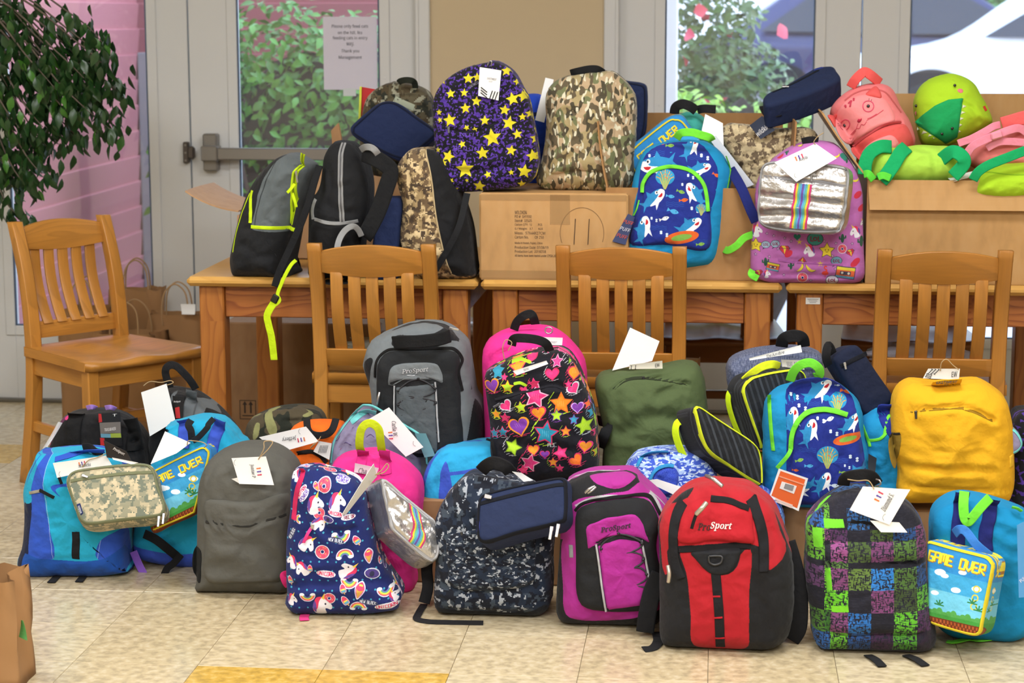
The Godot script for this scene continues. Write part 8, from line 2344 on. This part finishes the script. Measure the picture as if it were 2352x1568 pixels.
# a stuffed cloth body: an outline with depth,rounded edges,a bulging front,creases
class Soft:
	var o: PackedVector2Array
	var nrm: PackedVector2Array
	var mid := Vector2.ZERO
	var inr := .0
	var lo := Vector2(1e9,1e9)
	var hi := Vector2(-1e9,-1e9)
	var d := .16
	var r := .03
	var bulge := .02
	var slope := .0
	var amp := .003
	var creases := []
	var noise := FastNoiseLite.new()
	func edge(p: Vector2) -> float:
		var best := 1e9
		var n := o.size()
		for i in n:
			var q := Geometry2D.get_closest_point_to_segment(p,o[i],o[(i + 1) % n])
			best = minf(best,p.distance_squared_to(q))
		return sqrt(best)
	func setup() -> void:
		var n := o.size()
		var area := .0
		for i in n:
			var a := o[i]
			var b := o[(i + 1) % n]
			var x := a.cross(b)
			area += x
			mid += (a + b) * x
			lo = lo.min(a)
			hi = hi.max(a)
		mid /= 3.0 * area
		if area < 0:
			o.reverse()
		for i in n: nrm.append(((o[(i + 1) % n] - o[(i + n - 1) % n]).orthogonal() * 1.0).normalized())
		inr = edge(mid)
		noise.frequency = 1.0
		noise.fractal_octaves = 3
	func fz(p: Vector2,e := -1.0) -> float:
		if e < .0: e = edge(p)
		var z := d * .5
		var t := clampf(e / inr,.0,1.0)
		z += bulge * (1.0 - (1.0 - t) * (1.0 - t))
		z += slope * ((hi.y + lo.y) * .5 - p.y)
		if e < r: z -= r * (1.0 - sqrt(maxf(.0,1.0 - (1.0 - e / r) * (1.0 - e / r))))
		for c in creases:
			var pl: PackedVector2Array = c[0]
			var dd := 1e9
			for i in pl.size() - 1: dd = minf(dd,p.distance_squared_to(Geometry2D.get_closest_point_to_segment(p,pl[i],pl[i + 1])))
			dd = sqrt(dd) / c[2]
			if dd < 4.0: z += c[1] * (-exp(-dd * dd) + .45 * exp(-(dd - 1.7) * (dd - 1.7)))
		z += amp * minf(1.0,e / .02) * (noise.get_noise_2d(p.x * 16.0,p.y * 22.0) * 1.4 + .7 * (.3 - absf(noise.get_noise_2d(p.x * 9.0 + 40.0,p.y * 13.0))) * 2.0)
		return z

# opts: d depth,r edge,b bulge,s slope,a wrinkle,c creases [[pts,depth,width]..],box: what the print covers,n ring points,sharp: keep corners
func soft(parent: Node3D,called: String,outline: Array,mat: Material,opts := {}) -> Soft:
	var s := Soft.new()
	var n: int = opts.get("n",84)
	s.o = resample(V2(outline),n) if opts.get("sharp",false) else smooth_outline(V2(outline),n)
	s.d = opts.get("d",.16)
	s.r = opts.get("r",.03)
	s.bulge = opts.get("b",.02)
	s.slope = opts.get("s",.0)
	s.amp = opts.get("a",.0035)
	s.noise.seed = opts.get("seed",3)
	for c in opts.get("c",[]): s.creases.append([curve2(V2(c[0]),4),c[1],c[2]])
	s.setup()
	var box: Array = [s.lo.x,s.lo.y,s.hi.x,s.hi.y]
	var org := Vector2(box[0],box[3])
	var size := Vector2(box[2] - box[0],box[3] - box[1])
	var rows := []
	var uvs := []
	var ring := func(f: Callable) -> void:
		var row := PackedVector3Array()
		var uv := PackedVector2Array()
		for i in n:
			var got: Array = f.call(i)
			row.append(got[0])
			var q: Vector2 = (got[1] - org) / size
			uv.append(Vector2(q.x,-q.y))
		rows.append(row)
		uvs.append(uv)
	var K: int = opts.get("k",24)
	for k in K:
		var t := pow(1.0 - (k + .6) / K,1.7)
		ring.call(func(i: int) -> Array:
			var p := s.o[i].lerp(s.mid,t)
			return [Vector3(p.x,p.y,s.fz(p)),p])
	var back := -s.d * .5
	var G := 6
	for k in G + 1:
		var t := k / float(G)
		ring.call(func(i: int) -> Array:
			var p := s.o[i]
			var z0 := s.fz(p,.0)
			var z := lerpf(z0,back + s.r * .6,t)
			var out_ := sin(t * PI) * .5 * s.amp * (1.0 + 2.0 * s.noise.get_noise_2d(p.x * 30.0 + p.y * 30.0,z * 30.0))
			return [Vector3(p.x + s.nrm[i].x * out_,maxf(p.y + s.nrm[i].y * out_,s.lo.y),z),p - s.nrm[i] * minf(z0 - z,s.inr * .6)])
	for k in 4:
		var t := (k + 1) / 4.0
		ring.call(func(i: int) -> Array:
			var p := s.o[i] - s.nrm[i] * s.r * .6 * (1.0 - cos(t * PI / 2))
			return [Vector3(p.x,p.y,back + s.r * .6 * (1.0 - sin(t * PI / 2))),p])
	ring.call(func(i: int) -> Array:
		var p := (s.o[i] - s.nrm[i] * s.r * .6).lerp(s.mid,.5)
		return [Vector3(p.x,p.y,back),p])
	part(called,loft(rows,uvs,true,false,true,true),mat,parent)
	return s

# a piece sewn on a body's front: it follows the body and stands proud by th
func panel(parent: Node3D,called: String,s: Soft,outline: Array,th: float,mat: Material,r := .006,box := [],sharp := false,K := 10,n := 56,creases := []) -> MeshInstance3D:
	var q := Soft.new()
	q.o = resample(V2(outline),n) if sharp else smooth_outline(V2(outline),n)
	q.setup()
	q.r = r
	for c in creases: q.creases.append([curve2(V2(c[0]),4),c[1],c[2]])
	var b: Array = box.map(func(e): return e * .001) if box.size() else [q.lo.x,q.lo.y,q.hi.x,q.hi.y]
	var rows := []
	var uvs := []
	for k in K + 2:
		var row := PackedVector3Array()
		var uv := PackedVector2Array()
		var t := pow(maxf(.0,1.0 - (k + .6) / K),1.7) if k < K else .0
		for i in n:
			var p := q.o[i].lerp(q.mid,t)
			var e := q.edge(p) if k < K else .0
			var z := s.fz(p)
			if k < K:
				var f := minf(e / r,1.0)
				z += th * sqrt(maxf(.0,1.0 - (1.0 - f) * (1.0 - f)))
				for c in q.creases:
					var pl: PackedVector2Array = c[0]
					var dd := 1e9
					for j in pl.size() - 1: dd = minf(dd,p.distance_squared_to(Geometry2D.get_closest_point_to_segment(p,pl[j],pl[j + 1])))
					dd = sqrt(dd) / c[2]
					if dd < 4.0: z += c[1] * (-exp(-dd * dd) + .45 * exp(-(dd - 1.7) * (dd - 1.7)))
			elif k == K + 1: z -= .006
			row.append(Vector3(p.x,p.y,z))
			uv.append(Vector2((p.x - b[0]) / (b[2] - b[0]),(b[3] - p.y) / (b[3] - b[1])))
		rows.append(row)
		uvs.append(uv)
	return part(called,loft(rows,uvs,true,false,true,false),mat,parent)

# a band (webbing,zip,piping) that runs over a body's front
func strip(parent: Node3D,called: String,s: Soft,line: Array,width: float,th: float,mat: Material,lift := .0) -> MeshInstance3D:
	var c := curve2(V2(line),7)
	var rows := []
	var uvs := []
	var along := .0
	for i in c.size():
		var d := (c[mini(i + 1,c.size() - 1)] - c[maxi(i - 1,0)]).normalized()
		var nn := Vector2(-d.y,d.x)
		if i: along += c[i].distance_to(c[i - 1])
		var row := PackedVector3Array()
		var uv := PackedVector2Array()
		for j in [[-.5,-.004],[-.5,.6],[-.36,1.0],[.0,1.0],[.36,1.0],[.5,.6],[.5,-.004]]:
			var p: Vector2 = c[i] + nn * width * j[0]
			var z := s.fz(p) + lift
			row.append(Vector3(p.x,p.y,z + (th * j[1] if j[1] > 0 else -.004)))
			uv.append(Vector2(along / .1,j[0] + .5))
		rows.append(row)
		uvs.append(uv)
	return part(called,loft(rows,uvs,false),mat,parent)

# a free band of webbing in space; up: roughly the way its face looks
func ribbon_mesh(pts: PackedVector3Array,width: float,th: float,face: Vector3,per := 6,taper := 1.0) -> ArrayMesh:
	var c := curve3(pts,per)
	var rows := []
	var uvs := []
	var along := .0
	var side := Vector3.ZERO
	for i in c.size():
		var d := (c[mini(i + 1,c.size() - 1)] - c[maxi(i - 1,0)]).normalized()
		if i: along += c[i].distance_to(c[i - 1])
		var sd := d.cross(face)
		if sd.length() < .25: sd = side if side != Vector3.ZERO else d.cross(Vector3(.3,1,.2))
		sd = sd.normalized()
		if side != Vector3.ZERO and sd.dot(side) < 0: sd = -sd
		if side != Vector3.ZERO: sd = (sd * .6 + side * .4).normalized()
		side = sd
		var up := sd.cross(d).normalized()
		var w := width * lerpf(1.0,taper,i / float(c.size() - 1)) * .5
		rows.append(PackedVector3Array([c[i] - sd * w - up * th * .3,c[i] - sd * w + up * th * .3,c[i] - sd * w * .8 + up * th * .5,c[i] + sd * w * .8 + up * th * .5,c[i] + sd * w + up * th * .3,c[i] + sd * w - up * th * .3,c[i] + sd * w * .8 - up * th * .5,c[i] - sd * w * .8 - up * th * .5]))
		var uv := PackedVector2Array()
		for j in 8: uv.append(Vector2(along / .1,j / 8.0))
		uvs.append(uv)
	return loft(rows,uvs,true,true,true,true)

func ribbon(parent: Node3D,called: String,pts: Array,width: float,mat: Material,th := .002,face := Vector3(0,0,1),taper := 1.0) -> MeshInstance3D:
	return part(called,ribbon_mesh(V3(pts),width,th,face,6,taper),mat,parent)

func tube_mesh(c: PackedVector3Array,r: float,sides := 7,r1 := -1.0) -> ArrayMesh:
	var rows := []
	var uvs := []
	var up := Vector3(.13,.31,.94)
	var along := .0
	for i in c.size():
		var d := (c[mini(i + 1,c.size() - 1)] - c[maxi(i - 1,0)]).normalized()
		var a := d.cross(up)
		if a.length() < .05: a = d.cross(Vector3(.9,.2,.1))
		a = a.normalized()
		var b := a.cross(d)
		up = b
		if i: along += c[i].distance_to(c[i - 1])
		var row := PackedVector3Array()
		var uv := PackedVector2Array()
		var rr := r if r1 < 0 else lerpf(r,r1,i / float(c.size() - 1))
		for j in sides:
			var t := j * TAU / sides
			row.append(c[i] + (a * cos(t) + b * sin(t)) * rr)
			uv.append(Vector2(along / .1,j / float(sides)))
		rows.append(row)
		uvs.append(uv)
	return loft(rows,uvs,true,false,true,true)

func tube(parent: Node3D,called: String,pts: Array,r: float,mat: Material,per := 6,sides := 6) -> MeshInstance3D:
	return part(called,tube_mesh(curve3(V3(pts),per),r,sides),mat,parent)

# a box with chamfered edges,its grain along the longest side
func box_mesh(s: Vector3,ch := .003) -> ArrayMesh:
	var k := "box%s%s" % [s,ch]
	if meshes.has(k): return meshes[k]
	var st := SurfaceTool.new()
	st.begin(Mesh.PRIMITIVE_TRIANGLES)
	var h := s * .5
	var long := s.max_axis_index()
	ch = minf(ch,minf(h.x,minf(h.y,h.z)) * .8)
	var face := func(pts: Array,n: Vector3) -> void:
		var nrm: Vector3 = (pts[2] - pts[0]).cross(pts[1] - pts[0])
		if nrm.dot(n) < 0: pts.reverse()
		for t in range(1,pts.size() - 1):
			for q in [pts[0],pts[t],pts[t + 1]]:
				st.set_normal(n.normalized())
				var e: Vector3 = q
				var ax := n.abs().max_axis_index()
				var u: float = e[long] if ax != long else e[(long + 1) % 3]
				var vv: float = e[3 - ax - long] if ax != long else e[(long + 2) % 3]
				st.set_uv(Vector2(u,vv))
				st.add_vertex(e)
	for ax in 3:
		for sg in [-1.0,1.0]:
			var n := Vector3.ZERO
			n[ax] = sg
			var a := (ax + 1) % 3
			var b := (ax + 2) % 3
			var pts := []
			for c in [[-1,-1],[1,-1],[1,1],[-1,1]]:
				var p := Vector3.ZERO
				p[ax] = h[ax] * sg
				p[a] = (h[a] - ch) * c[0]
				p[b] = (h[b] - ch) * c[1]
				pts.append(p)
			face.call(pts,n)
	for ax in 3:
		var a := (ax + 1) % 3
		var b := (ax + 2) % 3
		for c in [[-1,-1],[1,-1],[1,1],[-1,1]]:
			var pts := []
			for e in [[-1,0],[1,0],[1,1],[-1,1]]:
				var p := Vector3.ZERO
				p[ax] = (h[ax] - ch) * e[0]
				p[a] = (h[a] - (ch if e[1] == 1 else .0)) * c[0]
				p[b] = (h[b] - (.0 if e[1] == 1 else ch)) * c[1]
				pts.append(p)
			var n := Vector3.ZERO
			n[a] = c[0]
			n[b] = c[1]
			face.call(pts,n)
	for x in [-1,1]:
		for y in [-1,1]:
			for z in [-1,1]:
				var c := Vector3(x,y,z)
				var pts := []
				for ax in 3:
					var p := (h - Vector3.ONE * ch) * c
					p[ax] = h[ax] * c[ax]
					pts.append(p)
				face.call(pts,c)
	var m := st.commit()
	meshes[k] = m
	return m

func box(parent: Node3D,called: String,size: Vector3,at: Vector3,mat: Material,ch := .003,turn := Vector3.ZERO) -> MeshInstance3D:
	return part(called,box_mesh(size,ch),mat,parent,at,turn)

# a flat board between two points (w across in the plane with side,t thick)
func bar(parent: Node3D,called: String,a: Vector3,b: Vector3,w: float,t: float,mat: Material,side := Vector3.RIGHT,ch := .003) -> MeshInstance3D:
	var o := part(called,box_mesh(Vector3(w,a.distance_to(b),t),ch),mat,parent)
	var y := (b - a).normalized()
	var x := (side - y * side.dot(y)).normalized()
	o.transform = Transform3D(Basis(x,y,x.cross(y)),(a + b) * .5)
	return o

# a sheet (card,flap) through four corners in order,thick,slightly curled
func sheet_mesh(q: PackedVector3Array,th: float,curl := .0,n := 6) -> ArrayMesh:
	var nr := (q[3] - q[0]).cross(q[1] - q[0]).normalized()
	var rows := []
	var uvs := []
	for sd in 2:
		for k in n + 1:
			var kk := k if sd == 0 else n - k
			var row := PackedVector3Array()
			var uv := PackedVector2Array()
			for i in n + 1:
				var s := i / float(n)
				var t := kk / float(n)
				var p := q[0].lerp(q[1],s).lerp(q[3].lerp(q[2],s),t)
				p += nr * (curl * (4.0 * (t - .5) * (t - .5) - .3 + .5 * sin(s * 2.2)) + (th * .5 if sd == 0 else -th * .5))
				row.append(p)
				uv.append(Vector2(s,t))
			rows.append(row)
			uvs.append(uv)
	rows.append(rows[0])
	uvs.append(uvs[0])
	var v := PackedVector3Array()
	var uv2 := PackedVector2Array()
	var idx := PackedInt32Array()
	var m := n + 1
	for k in rows.size():
		v.append_array(rows[k])
		uv2.append_array(uvs[k])
	for k in rows.size() - 1:
		for i in n:
			var a := k * m + i
			idx.append_array([a,a + 1,a + m,a + 1,a + m + 1,a + m])
	# the two open sides
	for e in [0,n]:
		for k in n:
			var a: int = k * m + e
			var b: int = (k + 1) * m + e
			var c: int = (2 * n + 1 - k) * m + e
			var d: int = (2 * n - k) * m + e
			idx.append_array([a,b,c,b,d,c] if e == 0 else [a,c,b,b,c,d])
	return hard(v,uv2,idx)

# faceted where faces meet sharply: normals by face,averaged only between nearly parallel faces
func hard(v: PackedVector3Array,uv: PackedVector2Array,idx: PackedInt32Array) -> ArrayMesh:
	var st := SurfaceTool.new()
	st.begin(Mesh.PRIMITIVE_TRIANGLES)
	for i in range(0,idx.size(),3):
		var n := (v[idx[i + 2]] - v[idx[i]]).cross(v[idx[i + 1]] - v[idx[i]]).normalized()
		for j in 3:
			st.set_normal(n)
			st.set_uv(uv[idx[i + j]])
			st.add_vertex(v[idx[i + j]])
	return st.commit()

# letters,laid on a body's front if one is given
func letters(parent: Node3D,called: String,text: String,at: Vector3,height: float,mat: Material,s: Soft = null,turn := .0,font := "Droid Sans",width := .0,slant := .0,bold := false,thick := .0006,rot := Vector3.ZERO) -> MeshInstance3D:
	var f := SystemFont.new()
	f.font_names = PackedStringArray([font])
	if bold: f.font_weight = 700
	var t := TextMesh.new()
	t.font = f
	t.text = text
	t.font_size = 32
	t.pixel_size = .001
	t.depth = .002
	t.curve_step = 1.0
	var arr := t.get_mesh_arrays()
	var v: PackedVector3Array = arr[Mesh.ARRAY_VERTEX]
	var ab := AABB(v[0],Vector3.ZERO)
	for p in v: ab = ab.expand(p)
	var ky := height / ab.size.y
	var kx := width / ab.size.x if width > 0 else ky
	var mid := ab.get_center()
	for i in v.size():
		var p := v[i] - mid
		var q := Vector2(p.x * kx + p.y * ky * slant,p.y * ky).rotated(turn)
		var z := thick * (1.0 if p.z > 0 else -1.0)
		if s:
			var w := q + Vector2(at.x,at.y)
			v[i] = Vector3(w.x,w.y,s.fz(w) + at.z + z)
		else: v[i] = Vector3(q.x,q.y,z)
	arr[Mesh.ARRAY_VERTEX] = v
	var m := ArrayMesh.new()
	m.add_surface_from_arrays(Mesh.PRIMITIVE_TRIANGLES,arr)
	return part(called,m,mat,parent,Vector3.ZERO if s else at,rot)

# a zip pull: slider and tab hanging from a point
func pull(parent: Node3D,at: Vector3,angle: float,length: float,mat: Material,width := .006) -> MeshInstance3D:
	var d := Vector3(sin(angle),-cos(angle),.0)
	return part("zipper_pull",tabs(length,width),mat,parent,at + Vector3(0,0,.003),Vector3(.06,0,angle))

func tabs(length: float,width: float) -> ArrayMesh:
	var k := "tab%s%s" % [length,width]
	if meshes.has(k): return meshes[k]
	var st := SurfaceTool.new()
	st.append_from(box_mesh(Vector3(width * 1.2,width * 1.5,.004),.001),0,Transform3D())
	st.append_from(box_mesh(Vector3(width,length,.002),.0008),0,Transform3D(Basis(),Vector3(0,-length * .5 - width * .5,.001)))
	meshes[k] = st.commit()
	return meshes[k]

# a stiff card tied on with twine; corners in order from the hole's end
func card(called: String,label: String,category: String,corners: Array,mat: Material,group := "",curl := .004,th := .0008) -> MeshInstance3D:
	var q := V3(corners)
	var at := (q[0] + q[1] + q[2] + q[3]) * .25
	for i in 4: q[i] -= at
	var o := part(numbered(called),sheet_mesh(q,th,curl),mat,self,at)
	quads[o] = q
	tag(o,label,category,group)
	return o

func sheet(parent: Node3D,called: String,corners: Array,th: float,mat: Material,curl := .0) -> MeshInstance3D:
	return part(called,sheet_mesh(V3(corners),th,curl),mat,parent)
